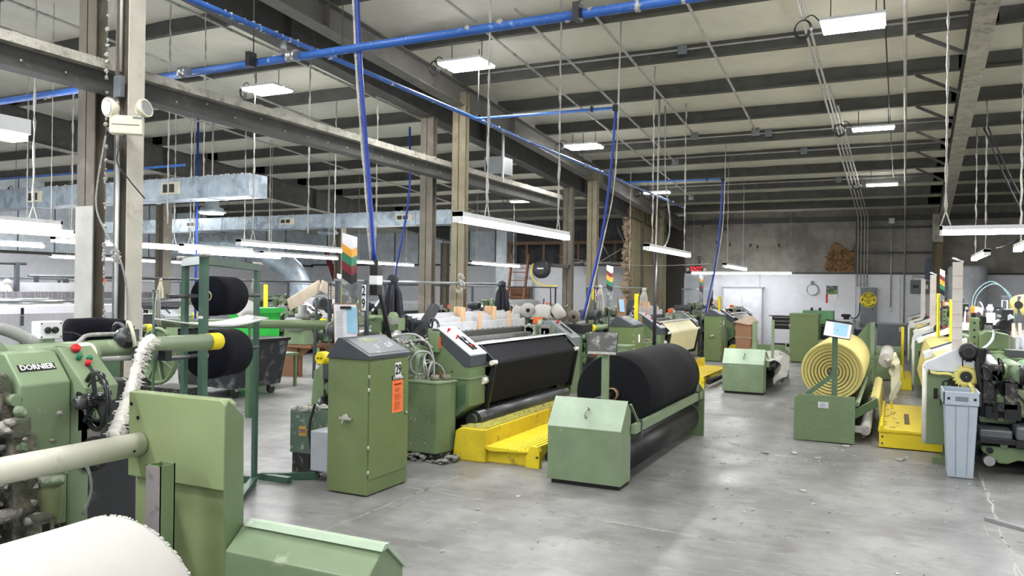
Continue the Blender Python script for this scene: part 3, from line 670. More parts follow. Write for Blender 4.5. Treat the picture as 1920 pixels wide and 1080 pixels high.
# purlin rods / cables and hanging lines on the left
for k, (x, y, z0, l) in enumerate(((-6.9, 3.6, 2.35, 'lint-covered cord hanging left of the nearest columns'), (-8.1, 6.9, 2.35, 'left one of a pair of lint-covered cords above the duct end'), (-7.5, 6.9, 2.9, 'right one of a pair of lint-covered cords above the duct end'),
      (-7.0, 8.2, 2.3, 'lint-covered cord right of the duct end'), (-6.7, 9.3, 2.3, 'lint-covered cord left of the twin olive columns'), (0.95, 6.9, 2.3, 'thick lint-laden cord at upper right'), (1.1, 7.2, 2.2, 'lint-covered cord at the right picture edge'), (-5.2, 16.5, 2.0, 'dusty cord between the olive columns'))):
    t = thing('dusty_drop_line', (x, y, z0), l, 'cord', 'lint-covered hanging cords'); n = 44; zt = roofz(y)+0.24
    rs = [0.010 if k != 5 else (0.012+0.03*math.exp(-((i-30)/7)**2)) for i in range(n+1)]
    MB().tube([(x+random.uniform(-.006, .006), y, z0+(zt-z0)*i/n) for i in range(n+1)], 0.01, 5, 0.55, rs).build('cord', LINT, t)
t = thing('hanging_wires', (1.7, 13, 2.3), 'V of black twisted cables spotted with lint hanging at right', 'cable')
for p, q in (((1.05, 12.5, 3.9), (1.62, 12.6, 2.5)), ((1.1, 12.5, 3.9), (1.66, 12.6, 2.6)), ((2.3, 12.5, 3.9), (1.64, 12.6, 2.55)), ((1.62, 12.6, 2.5), (1.3, 13.4, 2.3))): MB().tube(catenary(p, q, .05, 12), 0.012, 5, 0.4).build('wire', BLACK, t)
# black power post standing in the aisle
pp = pipe('power_post', [(-3.45, 12.3, 0.0), (-3.45, 12.3, 2.3)], 0.028, BLACK, 'black power post rising beside the white cloth machine', 'post')
MB().tube([(-3.45, 12.3, 2.3), (-3.43, 12.3, 3.2), (-3.42, 12.3, roofz(12.3)+.24)], 0.013, 6, 0.5).build('cord', LINT, pp)
MB().tube(curve_pts([(-3.42, 12.2, 2.25), (-3.25, 12.2, 2.35), (-3.2, 12.2, 2.7), (-3.28, 12.2, 3.4), (-3.3, 12.2, roofz(12.2))]), 0.012, 6, 0.4).build('cord', GHOSE, pp)
# ---------- galvanised ducts
def duct(x0, x1, y, z, w_, h, lab, vents, seams, end=True):
    t = thing('air_duct', ((x0+x1)/2, y, z), lab, 'duct', 'galvanised ducts')
    MB().box(x0, x1, y-w_/2, y+w_/2, z, z+h).build('trunk', GALV, t, 0.006)
    for s in seams: MB().box(s-0.015, s+0.015, y-w_/2-0.012, y+w_/2+0.012, z-0.012, z+h+0.012).build('seam_band', GALV, t)
    for s in vents:
        g = MB().box(s-0.17, s+0.24, y-w_/2-0.02, y-w_/2, z+0.09, z+h-0.07).build('vent', CREAMP, t)
        for q in (-0.075, 0.075): MB().box(s+q-0.06, s+q+0.06, y-w_/2-0.023, y-w_/2-0.02, z+0.12, z+h-0.10).build('louvre', mat('dark_vent', (60, 58, 54), 0.7), g)
    b = MB()
    for k in range(160):
        b.blob((random.uniform(x0, x1), y-w_/2+random.uniform(0, .05), z+h), random.uniform(.008, .02), 5, 4, .5)
    tag(b.build('lint', LINT, t), kind='stuff')
    return t
duct(-17, -9.22, 9.6, 3.02, 0.4, 0.36, 'near galvanised square duct ending right of the nearest columns', (-11.0, -14.6), (-10.1, -11.7, -13.4, -14.6))
duct(-19.5, -8.1, 14.2, 2.92, 0.4, 0.30, 'long far galvanised duct behind the domed lamps', (-15.6, -12.6, -9.4), [-19+1.1*k for k in range(10)])
t = thing('curved_duct', (-15.2, 17.4, 2.0), 'large curved blue-grey duct bending down at the far left', 'duct')
MB().tube(curve_pts([(-20, 17.0, 2.75), (-17.2, 17.2, 2.75), (-15.9, 17.4, 2.3), (-15.3, 17.6, 1.6), (-15.2, 17.6, 0.0)]), 0.34, 14).build('bend', GALV, t)
t = thing('dusty_air_handler', (3.1, 11.8, 2.6), 'stepped white duct casing at the far right edge', 'duct')
MB().box(1.86, 4.2, 11.3, 12.3, 2.45, 2.95).build('casing', WHITE, t, .01)
for k in range(4): MB().box(1.95+k*0.13, 4.2, 11.2, 12.3, 2.95+k*0.09, 3.04+k*0.09).build('step', WHITE, t)
# small unit on a frame between columns
t = thing('ceiling_unit', (-6.9, 13.6, 3.5), 'small grey ceiling heater on a hung frame right of the olive column', 'heater')
MB().box(-6.35, -6.0, 11.9, 12.3, 3.55, 3.85).build('case', GREYBOX, t, .01)
for x in (-6.3, -6.0): MB().box(x-.015, x+.015, 11.9, 11.93, 3.4, 4.4).build('hanger', COND, t)
# ============================================================= ROW A: LOOM, CABINET, PLATFORM (written for machine 29)
def hose_loops(mb, c, R, n, r=0.009, spread=0.08):
    for k in range(n):
        a = random.uniform(0, 2*pi); ax = Vector((random.uniform(.4, 1), random.uniform(-.6, .6), random.uniform(-.5, .5)))
        mb.ring(Vector(c)+Vector((random.uniform(-spread, spread), random.uniform(-spread, spread), random.uniform(-spread, spread))), ax, R*random.uniform(.6, 1.1), r, 18, 5)
def motor(name, c, d, L, r, parent, m_=None, endm=None):
    """finned electric motor: axis from c along d"""
    m_ = m_ or mat('grey_motor', (70, 76, 78), 0.5, wear=(140, 142, 138), wscale=14, wamt=0.58)
    d = Vector(d).normalized(); c = Vector(c); b = MB(); prof = [(0, r*.55), (0.03, r*.95)]
    for k in range(9):
        t = 0.12+k*0.07; prof += [(t, r), (t+.03, r), (t+.032, r*.88), (t+.062, r*.88)]
    prof += [(0.80, r*.9), (0.82, r*1.02), (0.98, r*1.02), (1.0, r*.8)]
    b.lathe(c, c+d*L, prof, 16); o = b.build(name, m_, parent)
    MB().lathe(c+d*L, c+d*(L+.012), [(0, r*.7), (1, r*.66)], 14).build('fan_cover', endm or BLACK, o)
    return o
def lint_over(name, parent, n, box_, r=(.006, .02), m_=None, flat=.6):
    b = MB()
    for k in range(n):
        b.blob((random.uniform(box_[0], box_[1]), random.uniform(box_[2], box_[3]), random.uniform(box_[4], box_[5])), random.uniform(*r), 5, 4, .55, flat)
    return tag(b.build(name, m_ or LINT, parent), kind='stuff')
def machinery(b, x0, x1, y0, y1, z0, z1, n, mats, seed):
    """a dense cluster of shafts, gear discs, housings and brackets"""
    rs = random.Random(seed)
    for k in range(n):
        x = rs.uniform(x0, x1); y = rs.uniform(y0, y1); z = rs.uniform(z0, z1); s = min(x1-x0, y1-y0, z1-z0)
        b.m(rs.choice(mats)); q = rs.random()
        if q < .3:
            a, c_, d = rs.uniform(.03, .10), rs.uniform(.03, .10), rs.uniform(.03, .12); b.box(max(x0, x-a), min(x1, x+a), max(y0, y-c_), min(y1, y+c_), max(z0, z-d), min(z1, z+d))
        elif q < .55:
            r = rs.uniform(.015, .04); L = rs.uniform(.08, .22); b.cyl((x, max(y0, y-L), z), (x, min(y1, y+L), z), r, n=10)
        elif q < .75:
            r = rs.uniform(.04, .10); b.lathe((x-.03, y, z), (x+.03, y, z), [(0, r*.5), (.2, r*.55), (.2, r), (.8, r), (.8, r*.4), (1, r*.4)], 14)
        elif q < .9:
            p = Vector((x, y, z)); e = Vector((rs.uniform(-.2, .2), rs.uniform(-.25, .25), rs.uniform(-.15, .2))); e2 = p+e
            e2.x = min(max(e2.x, x0), x1); e2.y = min(max(e2.y, y0), y1); e2.z = min(max(e2.z, z0), z1); b.bar(p, e2, .03, .045)
        else:
            b.ring((x, y, z), (rs.random(), rs.random(), .2), rs.uniform(.04, .09), .009, 14, 5)
    return b
def hank(x, y, ztop, L, r, m_, lab, knotm=None, cat='yarn hank', group=None):
    """bundle of yarn tied over a bar"""
    t = thing('yarn_hank', (x, y, ztop-L), lab, cat, group)
    b = MB(); b.m(m_); b.blob((x, y, ztop), r*.55, 10, 8, .1, .9)
    for k in range(38):
        a = 2*pi*random.random(); rr = r*math.sqrt(random.random()); e = L*random.uniform(.86, 1.02)
        p = [(x+cos(a)*r*.18, y+sin(a)*r*.18, ztop-.01), (x+cos(a)*rr*.8, y+sin(a)*rr*.8, ztop-L*.3), (x+cos(a)*rr*1.0, y+sin(a)*rr*1.0, ztop-L*.7), (x+cos(a)*rr*1.05, y+sin(a)*rr*1.05, ztop-e)]
        b.tube(p, r*.13, 5, .2)
    b.build('strands', None, t); return t
def signal_flag(x, y, z0, z1, lab, cols=None):
    cols = cols or [PAPER, AMBER, GREENS, MAROON, BLACK]
    t = thing('signal_flag', (x, y, z0), lab, 'signal', 'striped signal flags on the looms'); w_ = 0.11
    H_ = z1-z0; b = MB(); e = 0.05
    def wedge(b, za, zb):
        v = []
        for z in (za, zb): v += [(x-.035, y-.05, z+.035), (x+.035, y-.01, z-.02), (x+.04, y+.06, z+.005)]
        b.add(v, [(2, 1, 0), (3, 4, 5), (0, 1, 4, 3), (1, 2, 5, 4), (2, 0, 3, 5)], False)
    zt = z1; hs = [.085, .07, .075, .075, .075]
    for c, h in zip(cols, hs):
        b = MB(); wedge(b, zt-h, zt); b.build('colour_band', c, t); zt -= h
    MB().box(x-.012, x+.012, y-.012, y+.012, 0, z0).build('stem', DARK, t)
    b = MB(); wedge(b, z0, zt); b.build('dusty_post', mat('dusty_grey_post', (110, 114, 116), .8, wear=(176, 176, 174), wscale=14, wamt=.5), t)
    return t
def cabinet(label):
    t = thing('control_cabinet', (-3.79, 5.2, 0), label, 'cabinet', 'loom control cabinets')
    x0, x1, y0, y1 = -3.98, -3.6, 4.92, 5.47
    MB().box(x0, x1, y0, y1, 0.01, 1.045).build('body', GREENC, t, .006)
    d = MB().box(x1, x1+.012, y0+.012, y1-.012, 0.13, 1.03).build('door', GREENC, t, .003)
    for z in (.17, .36, .80, .90):
        MB().cyl((x1+.008, y0+.004, z), (x1+.008, y0+.004, z+.03), .008, n=8).build('hinge', COND, d)
    MB().lathe((x1+.01, y1-.05, .58), (x1+.03, y1-.05, .58), [(0, .014), (.6, .014), (1, .01)], 10).build('latch', STEEL, d)
    MB().lathe((x1+.01, y0+.14, .99), (x1+.018, y0+.14, .99), [(0, .01), (1, .007)], 8).build('screw', STEEL, d)
    # dark slanted desk top
    b = MB(); pf = [(x0-.012, 1.045), (x1+.016, 1.045), (x1+.016, 1.075), (x0+.13, 1.205), (x0+.10, 1.205)]
    b.prism(pf, 'y', y0-.012, y1+.012); b.build('desk_top', DARK, t, .003)
    U = Vector((0, 1, 0)); V = Vector((-(x1+.016-x0-.13), 0, .13)).normalized(); c = Vector(((x1+.016+x0+.13)/2, 5.2, 1.14))
    n = U.cross(V)
    if n.z < 0: n = -n
    kp = MB(); quad(kp, c+n*.0015, U, V, .50, .24); k_ = kp.build('key_panel', mat('grey_key_panel', (98, 104, 112), .45, wear=(176, 180, 184), wscale=9, wamt=.6), t)
    q = MB(); quad(q, c+n*.004+V*.07-U*.02, U, V, .17, .045); q.build('display', mat('lcd_display', (146, 158, 118), .2), t)
    q = MB(); quad(q, c+n*.004+V*.105-U*.09, U, V, .12, .016); q.build('dust_smear', LINT, t)
    q = MB()
    for a in range(5): quad(q, c+n*.004+V*.035+U*(-.08+a*.035), U, V, .007, .007)
    for (ua, va) in ((-.06, -.01), (.08, .0), (.15, .02)):
        for i in range(3):
            for j in range(3):
                if random.random() < .85: quad(q, c+n*.004+U*(ua+i*.016)+V*(va-j*.022), U, V, .010, .010)
    tag(q.build('key_marks', INKW, t), kind='stuff')
    # knob and lamp-shaped handle on the side facing the aisle end
    q = MB().cyl((x0+.19, y0-.03, .60), (x0+.19, y0, .60), .022, n=12); q.bar((x0+.14, y0-.03, .592), (x0+.25, y0-.03, .588), .014, .018); q.bar((x0+.18, y0-.03, .59), (x0+.165, y0-.03, .55), .010, .012)
    q.build('turn_handle', COND, t)
    return t
def number_plate(t, num, x, y, z, h, plate=True, xdir=(0, 1, 0), badge=True):
    if plate: MB().box(x, x+.003, y-h*.42, y+h*.42, z-h*.58, z+h*.58).build('number_plate', PAPER, t)
    text(num, h*1.12, (x+.004, y, z), xdir, (0, 0, 1), INK, t, 'number', bold=.002, sx=.72)
cab = cabinet('green control cabinet numbered 29 with an orange notice on its door')
number_plate(cab, '29', -3.586, 5.30, .94, .10)
MB().box(-3.588, -3.584, 5.22, 5.385, .86, .895).build('maker_badge', INK, cab)
text('DORNIER', .034, (-3.583, 5.302, .8775), (0, 1, 0), (0, 0, 1), INKW, cab, 'badge_lettering')
MB().box(-3.588, -3.585, 5.225, 5.375, .60, .86).build('orange_notice', mat('orange_notice_paper', (250, 130, 70), .8), cab)
text('WARNING', .022, (-3.584, 5.30, .825), (0, 1, 0), (0, 0, 1), INKR, cab, 'notice_heading')
b = MB()
for k in range(16):
    if k in (3, 9): continue
    L = random.uniform(.06, .10); quad(b, (-3.5842, 5.255+L/2, .79-k*.011), (0, 1, 0), (0, 0, 1), L, .003)
tag(b.build('notice_lines', INKR, cab), kind='stuff')

def loom_body(label, clothm=BFAB):
    t = thing('weaving_loom', (-4.5, 7.9, 0), label, 'loom', 'row of green looms')
    Y0, Y1 = 6.6, 9.25
    # cast side frames
    for (ya, yb) in ((6.62, 6.80), (9.18, 9.36)):
        pf = [(-3.92, .12), (-3.86, .55), (-3.9, .92), (-4.3, 1.02), (-4.75, 1.06), (-5.2, .98), (-5.55, .70), (-5.6, .12), (-5.2, .03), (-4.2, .03)]
        MB().prism(pf, 'y', ya, yb).build('side_frame', GREEN, t, .01)
    # near head
    ya, yb = 6.56, 6.87
    pf = [(-3.62, .955), (-3.62, .48), (-3.83, .33), (-3.90, .33), (-3.93, .62), (-4.08, .74), (-4.10, 1.20), (-3.97, 1.20)]
    h = MB().prism(pf, 'y', ya, yb).build('control_head', GREEN, t, .006)
    MB().prism([(-3.615, .96), (-3.615, .85), (-3.68, .85), (-4.04, 1.14), (-4.04, 1.205), (-3.97, 1.205)], 'y', ya-.006, yb+.006).build('grey_hood', DARK, h, .004)
    MB().prism([(-3.612, .958), (-3.612, .972), (-3.975, 1.218), (-4.0, 1.218), (-4.0, 1.20), (-3.975, 1.203)], 'y', ya-.012, yb+.012).build('button_panel', GREYP, h, .002)
    MB().box(-3.90, -3.612, ya-.012, yb+.012, .735, .75).build('ledge', GREENL, h)
    MB().prism([(-3.66, .70), (-3.66, .52), (-3.84, .38), (-3.89, .38), (-3.89, .60)], 'y', ya-.002, ya+.004).build('recess', GREEND, h)
    d = Vector((-.363, 0, .246)).normalized(); n = Vector((.246, 0, .363)).normalized(); p0 = Vector((-3.612, 0, .972))
    for (s, yy, r, m_) in ((.36, 6.62, .016, RED), (.25, 6.63, .013, RED)):
        q = p0+d*s+Vector((0, yy, 0)); b = MB().cyl(q, q+n*.03, .008, n=8); b.lathe(q+n*.02, q+n*.045, [(0, r*.7), (.3, r), (.8, r), (1, r*.6)], 12); b.build('push_button', m_, h)
    for yy in (6.70, 6.755):
        q0 = p0+d*.06+Vector((0, yy, .004)); MB().bar(q0+n*.006, q0+d*.20+n*.006, .022, .014, n).build('rocker_strip', BLACK, h)
        for k in range(3):
            q = q0+d*(.03+k*.06)+n*.016; MB().bar(q, q+d*.028, .016, .01, n).build('rocker', [RED, WHITE, GREYBOX][k], h)
    for x, z in ((-4.0, .98), (-3.98, .86), (-3.82, .80), (-3.80, .72)): MB().lathe((x, ya-.008, z), (x, ya, z), [(0, .006), (1, .010)], 8).build('bolt', DSTEEL, h)
    # far head
    h2 = MB().prism([(-3.64, 1.0), (-3.64, .30), (-3.95, .30), (-4.02, 1.19), (-3.92, 1.19)], 'y', 9.20, 9.50).build('far_head', GREEN, t, .006)
    MB().prism([(-3.635, 1.0), (-3.635, .84), (-3.98, .84), (-4.03, 1.20), (-3.92, 1.20)], 'y', 9.19, 9.51).build('grey_hood', mat('mid_grey_hood', (122, 128, 132), .45), h2, .004)
    for s, m_ in ((.30, RED),):
        q = Vector((-3.635, 9.3, 1.0))+Vector((-.285, 0, .2)).normalized()*s; MB().lathe(q, q+n*.045, [(0, .012), (.4, .018), (1, .012)], 12).build('push_button', m_, h2)
    q0 = Vector((-3.70, 9.36, 1.055)); MB().bar(q0, q0+Vector((-.15, 0, .105)), .03, .016).build('rocker_strip', BLACK, h2)
    # breast beam, cloth over spreader bar down to the take-up
    MB().cyl((-3.86, 6.90, 1.005), (-3.86, 9.15, 1.005), .05, n=14).build('breast_beam', STEEL, t)
    MB().box(-3.76, -3.69, 6.88, 9.15, 1.046, 1.058).build('white_guide_strip', WHITE, t)
    pf = [(-3.88, 1.05), (-3.72, 1.048), (-3.555, .885), (-3.54, .86), (-3.545, .83), (-3.62, .47), (-3.645, .455), (-3.66, .47), (-3.58, .85), (-3.74, 1.02), (-3.88, 1.03)]
    MB().prism(pf, 'y', 6.95, 9.08).build('cloth', clothm, t, .01)
    MB().cyl((-3.575, 6.86, .858), (-3.575, 9.16, .858), .022, n=12).build('spreader_bar', DSTEEL, t)
    for yy in (6.90, 9.12):
        MB().prism([(-3.76, 1.03), (-3.70, 1.055), (-3.53, .89), (-3.52, .83), (-3.60, .42), (-3.68, .42), (-3.57, .82), (-3.59, .86)], 'y', yy-.012, yy+.012).build('temple_bracket', BLACK, t)
        MB().cyl((-3.545, yy-.05, .875), (-3.545, yy+.05, .875), .024, n=12).build('white_roller', WTUBE, t)
    MB().cyl((-3.62, 6.80, .70), (-3.62, 6.93, .70), .034, n=12).build('white_stop', WTUBE, t)
    b = MB().cyl((-3.66, 6.72, .335), (-3.66, 9.02, .335), .083, n=20); b.cyl((-3.66, 6.66, .335), (-3.66, 6.72, .335), .06, n=16); b.ring((-3.66, 6.84, .335), (0, 1, 0), .083, .003, 20, 5); b.ring((-3.66, 8.85, .335), (0, 1, 0), .083, .003, 20, 5)
    b.build('take_up_roller', DSTEEL, t)
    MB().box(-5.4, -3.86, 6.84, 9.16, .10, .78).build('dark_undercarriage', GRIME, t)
    b = MB(); machinery(b, -3.84, -3.70, 9.0, 9.2, .4, .75, 14, [GREEND, GRIME, LINTG], 5); tag(b.build('far_linkage', None, t), kind='stuff')
    # sley, reed, harness frames
    MB().box(-4.18, -4.10, 6.95, 9.15, 1.03, 1.075).build('sley_bar', STEEL, t)
    MB().box(-4.05, -3.98, 6.95, 9.10, .985, 1.015).build('front_guide', DSTEEL, t)
    MB().box(-4.32, -4.22, 6.95, 9.20, 1.04, 1.13).build('reed', mat('dark_reed', (58, 58, 58), .6, wear=(92, 90, 86), wscale=30, wamt=.55, stretch=(1, 12, 1)), t)
    for k in range(5):
        x = -4.36-k*.075; z0 = 1.10+.01*k; z1 = z0+(.125 if k == 0 else .16)+.005*k
        f = MB().box(x-.010, x+.010, 6.98+k*.01, 9.32, z0, z1).build('harness_frame', ALU, t, .002)
        MB().box(x-.014, x+.014, 6.92-.0*k, 6.99, .90, z1-.01).build('frame_end', DARK, f); MB().box(x-.013, x+.013, 9.30, 9.335, 1.0, z1+.005).build('frame_end', ALU, f)
        if k == 0:
            b = MB()
            for j in range(17): b.box(x+.0095, x+.0115, 7.10+j*.131, 7.10+j*.131+.05, z0+.018, z0+.032)
            tag(b.build('slot_row', INK, f), kind='stuff')
    for (yc, sgn) in ((7.95, 0), (8.72, 0)):
        for k in range(4):
            x = -4.36-(k+1)*.075+.02; z = 1.33+.0*k
            MB().box(x-.014, x+.014, yc-.13+k*.075-.032, yc-.13+k*.075+.032, 1.19, z+.055).build('wooden_peg', WOOD, t, .003)
        MB().box(-4.345, -4.325, yc+.09, yc+.15, 1.12, 1.33).build('wooden_peg', WOOD, t, .003)
    # top rail with posts
    MB().cyl((-4.75, 5.95, 1.66), (-4.75, 9.55, 1.66), .016, n=10).build('lease_rod', mat('bright_rod', (150, 154, 160), .3, metal=.5), t)
    MB().box(-4.79, -4.74, 9.50, 9.55, .9, 1.665).build('rod_post', DARK, t)
    MB().box(-4.77, -4.73, 5.98, 6.02, .95, 1.65).build('rod_post', DARK, t)
    # warp beam behind
    MB().lathe((-5.35, 6.95, .62), (-5.35, 9.05, .62), [(0, .06), (.02, .06), (.02, .38), (.035, .38), (.035, .30), (.965, .30), (.965, .38), (.98, .38), (.98, .06), (1, .06)], 28).build('warp_beam', clothm, t)
    MB().cyl((-5.25, 6.85, 1.10), (-5.25, 9.15, 1.10), .07, n=16).build('whip_roller', STEEL, t)
    # near-end machinery: rapier housing, gear case, hoses
    a = MB().cyl((-4.43, 5.42, .985), (-4.43, 6.6, .985), .045, n=16).build('rapier_tube', GREENL, t)
    MB().lathe((-4.43, 5.36, .985), (-4.43, 5.44, .985), [(0, .05), (.1, .056), (1, .056)], 20).build('yellow_end_cap', YELC, a)
    q = MB(); q.box(-4.455, -4.438, 5.355, 5.362, .98, .99); q.box(-4.422, -4.405, 5.355, 5.362, .98, .99); q.build('cap_slot', INK, a)
    MB().cyl((-4.05, 6.0, .98), (-4.6, 6.3, .98), .075, .06, n=16).build('drive_tube', GREENL, t)
    b = MB(); pf = []
    for k in range(13): an = pi*k/12; pf.append((-4.13+.085*cos(an), .94+.085*sin(an)))
    pf += [(-4.215, .70), (-4.18, .62), (-4.09, .62), (-4.045, .70)]
    g = b.prism(pf, 'y', 6.28, 6.46).build('gear_case', DUSTY, t, .012)
    MB().lathe((-4.13, 6.26, .955), (-4.13, 6.29, .955), [(0, .024), (1, .032)], 14).build('bearing_cap', DUSTY, g); MB().cyl((-4.13, 6.255, .955), (-4.13, 6.262, .955), .011, n=10).build('bearing_hole', INK, g)
    MB().box(-4.05, -3.95, 6.50, 6.60, .98, 1.18).build('light_curtain_post', GREEN, t, .006); MB().box(-3.948, -3.944, 6.53, 6.56, 1.02, 1.13).build('orange_strip', ORANGE, t)
    b = MB(); hose_loops(b, (-4.0, 6.38, .83), .12, 7); b.tube(curve_pts([(-4.2, 6.3, 1.08), (-4.0, 6.35, 1.1), (-3.95, 6.42, .95), (-3.92, 6.4, .76)]), .012, 6); b.tube(curve_pts([(-4.4, 6.2, 1.1), (-4.1, 6.3, 1.16), (-4.0, 6.5, 1.02)]), .014, 6)
    b.build('hose_loops', GHOSE, t)
    b = MB(); machinery(b, -4.75, -4.12, 6.0, 6.6, .35, .95, 46, [GREEN, GREENL, DUSTY, GRIME, DSTEEL], 11); tag(b.build('gear_cluster', None, t), kind='stuff')
    b = MB(); machinery(b, -4.6, -4.1, 6.05, 6.58, .95, 1.14, 26, [GREENL, STEEL, DUSTY, GHOSE, GRIME], 12); tag(b.build('weft_selector', None, t), kind='stuff')
    b = MB(); machinery(b, -4.7, -4.35, 6.3, 6.9, 1.05, 1.3, 22, [BLACK, STEEL, WHITE, DSTEEL, GREEN], 14); tag(b.build('feeder_arms', None, t), kind='stuff')
    # tilted sensor column with black cables
    s = MB().bar((-4.35, 6.75, 1.10), (-4.25, 6.95, 1.42), .10, .07).build('sensor_column', DSTEEL, t)
    b = MB(); hose_loops(b, (-4.18, 6.78, 1.22), .075, 4, .006, .03); b.build('black_cable_loops', BLACK, s)
    MB().box(-4.14, -3.98, 6.80, 6.98, 1.14, 1.20).build('cable_box', GREYBOX, s, .004)
    b = MB(); machinery(b, -4.2, -3.85, 9.0, 9.45, 1.03, 1.15, 26, [STEEL, LINT, GREENL, DUSTY], 21); tag(b.build('far_selector', None, t), kind='stuff')
    MB().box(-4.22, -4.12, 9.30, 9.40, 1.16, 1.24).build('orange_beacon', ORANGE, t, .006)
    b = MB(); hose_loops(b, (-3.72, 9.17, .98), .07, 6, .010, .03); b.build('far_hoses', mat('pale_green_hose', (170, 190, 170), .5), t)
    MB().cyl((-4.15, 9.5, .98), (-4.15, 10.3, .98), .045, n=14).build('rapier_tube', GREENL, t)
    MB().cyl((-4.15, 10.28, .98), (-4.15, 10.38, .98), .055, n=16).build('yellow_end_cap', YELC, t)
    # gearbox cover standing before the side frame
    c = MB(); c.prism([(-4.13, 6.22), (-3.78, 6.22), (-3.735, 6.40), (-3.735, 6.50), (-4.13, 6.50)], 'z', .07, .72); cc = c.build('gearbox_cover', GREEN, t, .01)
    MB().box(-4.10, -3.74, 6.26, 6.54, .01, .07).build('plinth', GRIME, cc)
    MB().prism([(-4.14, 6.21), (-3.775, 6.21), (-3.725, 6.40), (-3.725, 6.51), (-4.14, 6.51)], 'z', .715, .735).build('cover_lid', GREENL, cc, .004)
    for x, y in ((-3.87, 6.33), (-3.80, 6.42)): MB().cyl((x, y, .735), (x, y, .785), .042, n=16).build('filter_can', mat('brown_can', (128, 118, 104), .6), cc)
    MB().blob((-3.83, 6.36, .80), .012, 6, 4, .1).build('red_cap', RED, cc)
    lint_over('lint_on_cover', t, 34, (-4.14, -3.85, 6.214, 6.22, .12, .5), (.002, .008))
    lint_over('floor_lint', t, 170, (-4.2, -3.62, 6.15, 6.68, .0, .06), (.01, .04), LINTG, .5)
    lint_over('machine_lint', t, 150, (-4.6, -4.0, 6.05, 6.6, 1.06, 1.13), (.005, .016))
    # motors at the rear of the near end
    motor('drive_motor', (-5.0, 6.30, 1.18), (1, -.55, -.05), .30, .08, t)
    motor('drive_motor', (-4.78, 5.95, 1.19), (1, -.25, 0), .30, .085, t)
    b = MB(); machinery(b, -5.0, -4.35, 6.05, 6.55, .35, 1.08, 50, [GREEN, DUSTY, GRIME, GREEND, DSTEEL], 31); tag(b.build('rear_gearing', None, t), kind='stuff')
    b = MB(); b.box(-5.05, -4.2, 6.15, 6.6, .0, .40); b.build('rear_base', GRIME, t)
    return t
l29 = loom_body('nearest green loom with black cloth over its front, beside cabinet 29')
LOOM_PROTO = l29
# dark clip-on post for machine number and control cable
def number_post(num, x, y, z0, z1, lab, parent=None):
    t = thing('number_post', (x, y, z0), lab, 'sign post', 'machine number posts')
    MB().box(x-.012, x+.012, y-.035, y+.035, z0, z1).build('post', DARK, t, .004); MB().box(x-.01, x+.01, y-.01, y+.01, 0, z0).build('foot_post', DARK, t)
    nz = len(num)
    for i, ch in enumerate(num):
        zc = z1-.10-i*.105
        MB().box(x+.013, x+.015, y-.032, y+.032, zc-.05, zc+.05).build('plate', PAPER, t)
        text(ch, .115, (x+.016, y, zc), (0.25, 1, 0), (0, 0, 1), INK, t, 'number', bold=.003, sx=.75)
    return t
# near machine: number post with black cable post
t = thing('cable_post', (-4.0, 5.62, 1.0), 'black-capped cable post and leaning number 29 strip behind the cabinet', 'post')
MB().tube([(-4.04, 5.50, .98), (-4.07, 5.52, 1.66)], .020, 8).build('number_strip', DARK, t)
MB().box(-4.085, -4.045, 5.478, 5.484, 1.40, 1.62).build('number_plate', PAPER, t)
text('2', .115, (-4.065, 5.477, 1.565), (1, 0, 0), (0, 0, 1), INK, t, 'number', bold=.002, sx=.6); text('9', .115, (-4.065, 5.477, 1.455), (1, 0, 0), (0, 0, 1), INK, t, 'number', bold=.002, sx=.6)
MB().tube([(-3.93, 5.72, 1.05), (-4.02, 5.64, 1.58), (-4.05, 5.62, 1.84)], .020, 8).build('cable', RUBBER, t)
for z0, z1, m_ in ((1.70, 1.79, BLACK), (1.62, 1.70, WHITE), (1.53, 1.62, BLACK)): MB().box(-4.085, -4.0, 5.58, 5.66, z0, z1).build('switch_block', m_, t, .006)
sf = signal_flag(-4.18, 5.42, 1.30, 2.02, 'tall striped signal flag behind cabinet 29, above the clipboard')
MB().box(-4.19, -4.17, 5.38, 5.44, .9, 1.34).build('stem', DARK, sf)
# clipboard
t = thing('clipboard', (-4.15, 5.36, 1.05), 'brown clipboard with white sheets and a blue slip, left of cable post', 'clipboard')
U = Vector((0.85, .53, 0)).normalized(); V = Vector((-.05, 0, 1)).normalized(); cc = Vector((-4.15, 5.36, 1.25)); n = U.cross(V)
b = MB(); quad(b, cc, U, V, .21, .42); b.build('board', CARD, t)
b = MB(); quad(b, cc+n*.006+V*.03-U*.005, U, V, .185, .34); b.build('white_sheet', PAPER, t)
b = MB(); quad(b, cc+n*.011+V*.07+U*.05, U+V*-.08, V, .09, .22); b.build('blue_slip', PAPERB, t)
MB().bar(cc+n*.014+V*.175-U*.045, cc+n*.014+V*.175+U*.045, .018, .022).build('clip', BLACK, t)
b = MB()
for k in range(22): quad(b, cc+n*.009+V*(.14-k*.013)-U*.055, U, V, .05+.02*random.random(), .0025)
tag(b.build('print_lines', GREYBOX, t), kind='stuff')
hank(-4.75, 6.90, 1.68, .50, .115, mat('black_yarn_strands', (38, 40, 50), .8, grain=.3), 'thick black yarn hank tied over the rod beside the cable post', group='black yarn hanks on the rod')
hank(-4.75, 9.46, 1.66, .36, .10, mat('black_yarn_strands', (38, 40, 50), .8, grain=.3), 'short black yarn hank at the far end of the rod', group='black yarn hanks on the rod')
b = MB()
for k in range(26): b.blob((-4.72+random.uniform(-.03, .03), 8.3+random.uniform(-.06, .06), random.uniform(1.55, 1.78)), random.uniform(.008, .02), 5, 4, .5)
one('lint_tuft', b, LINT, 'small white tuft of waste yarn tied on the rod before the olive column', 'lint')

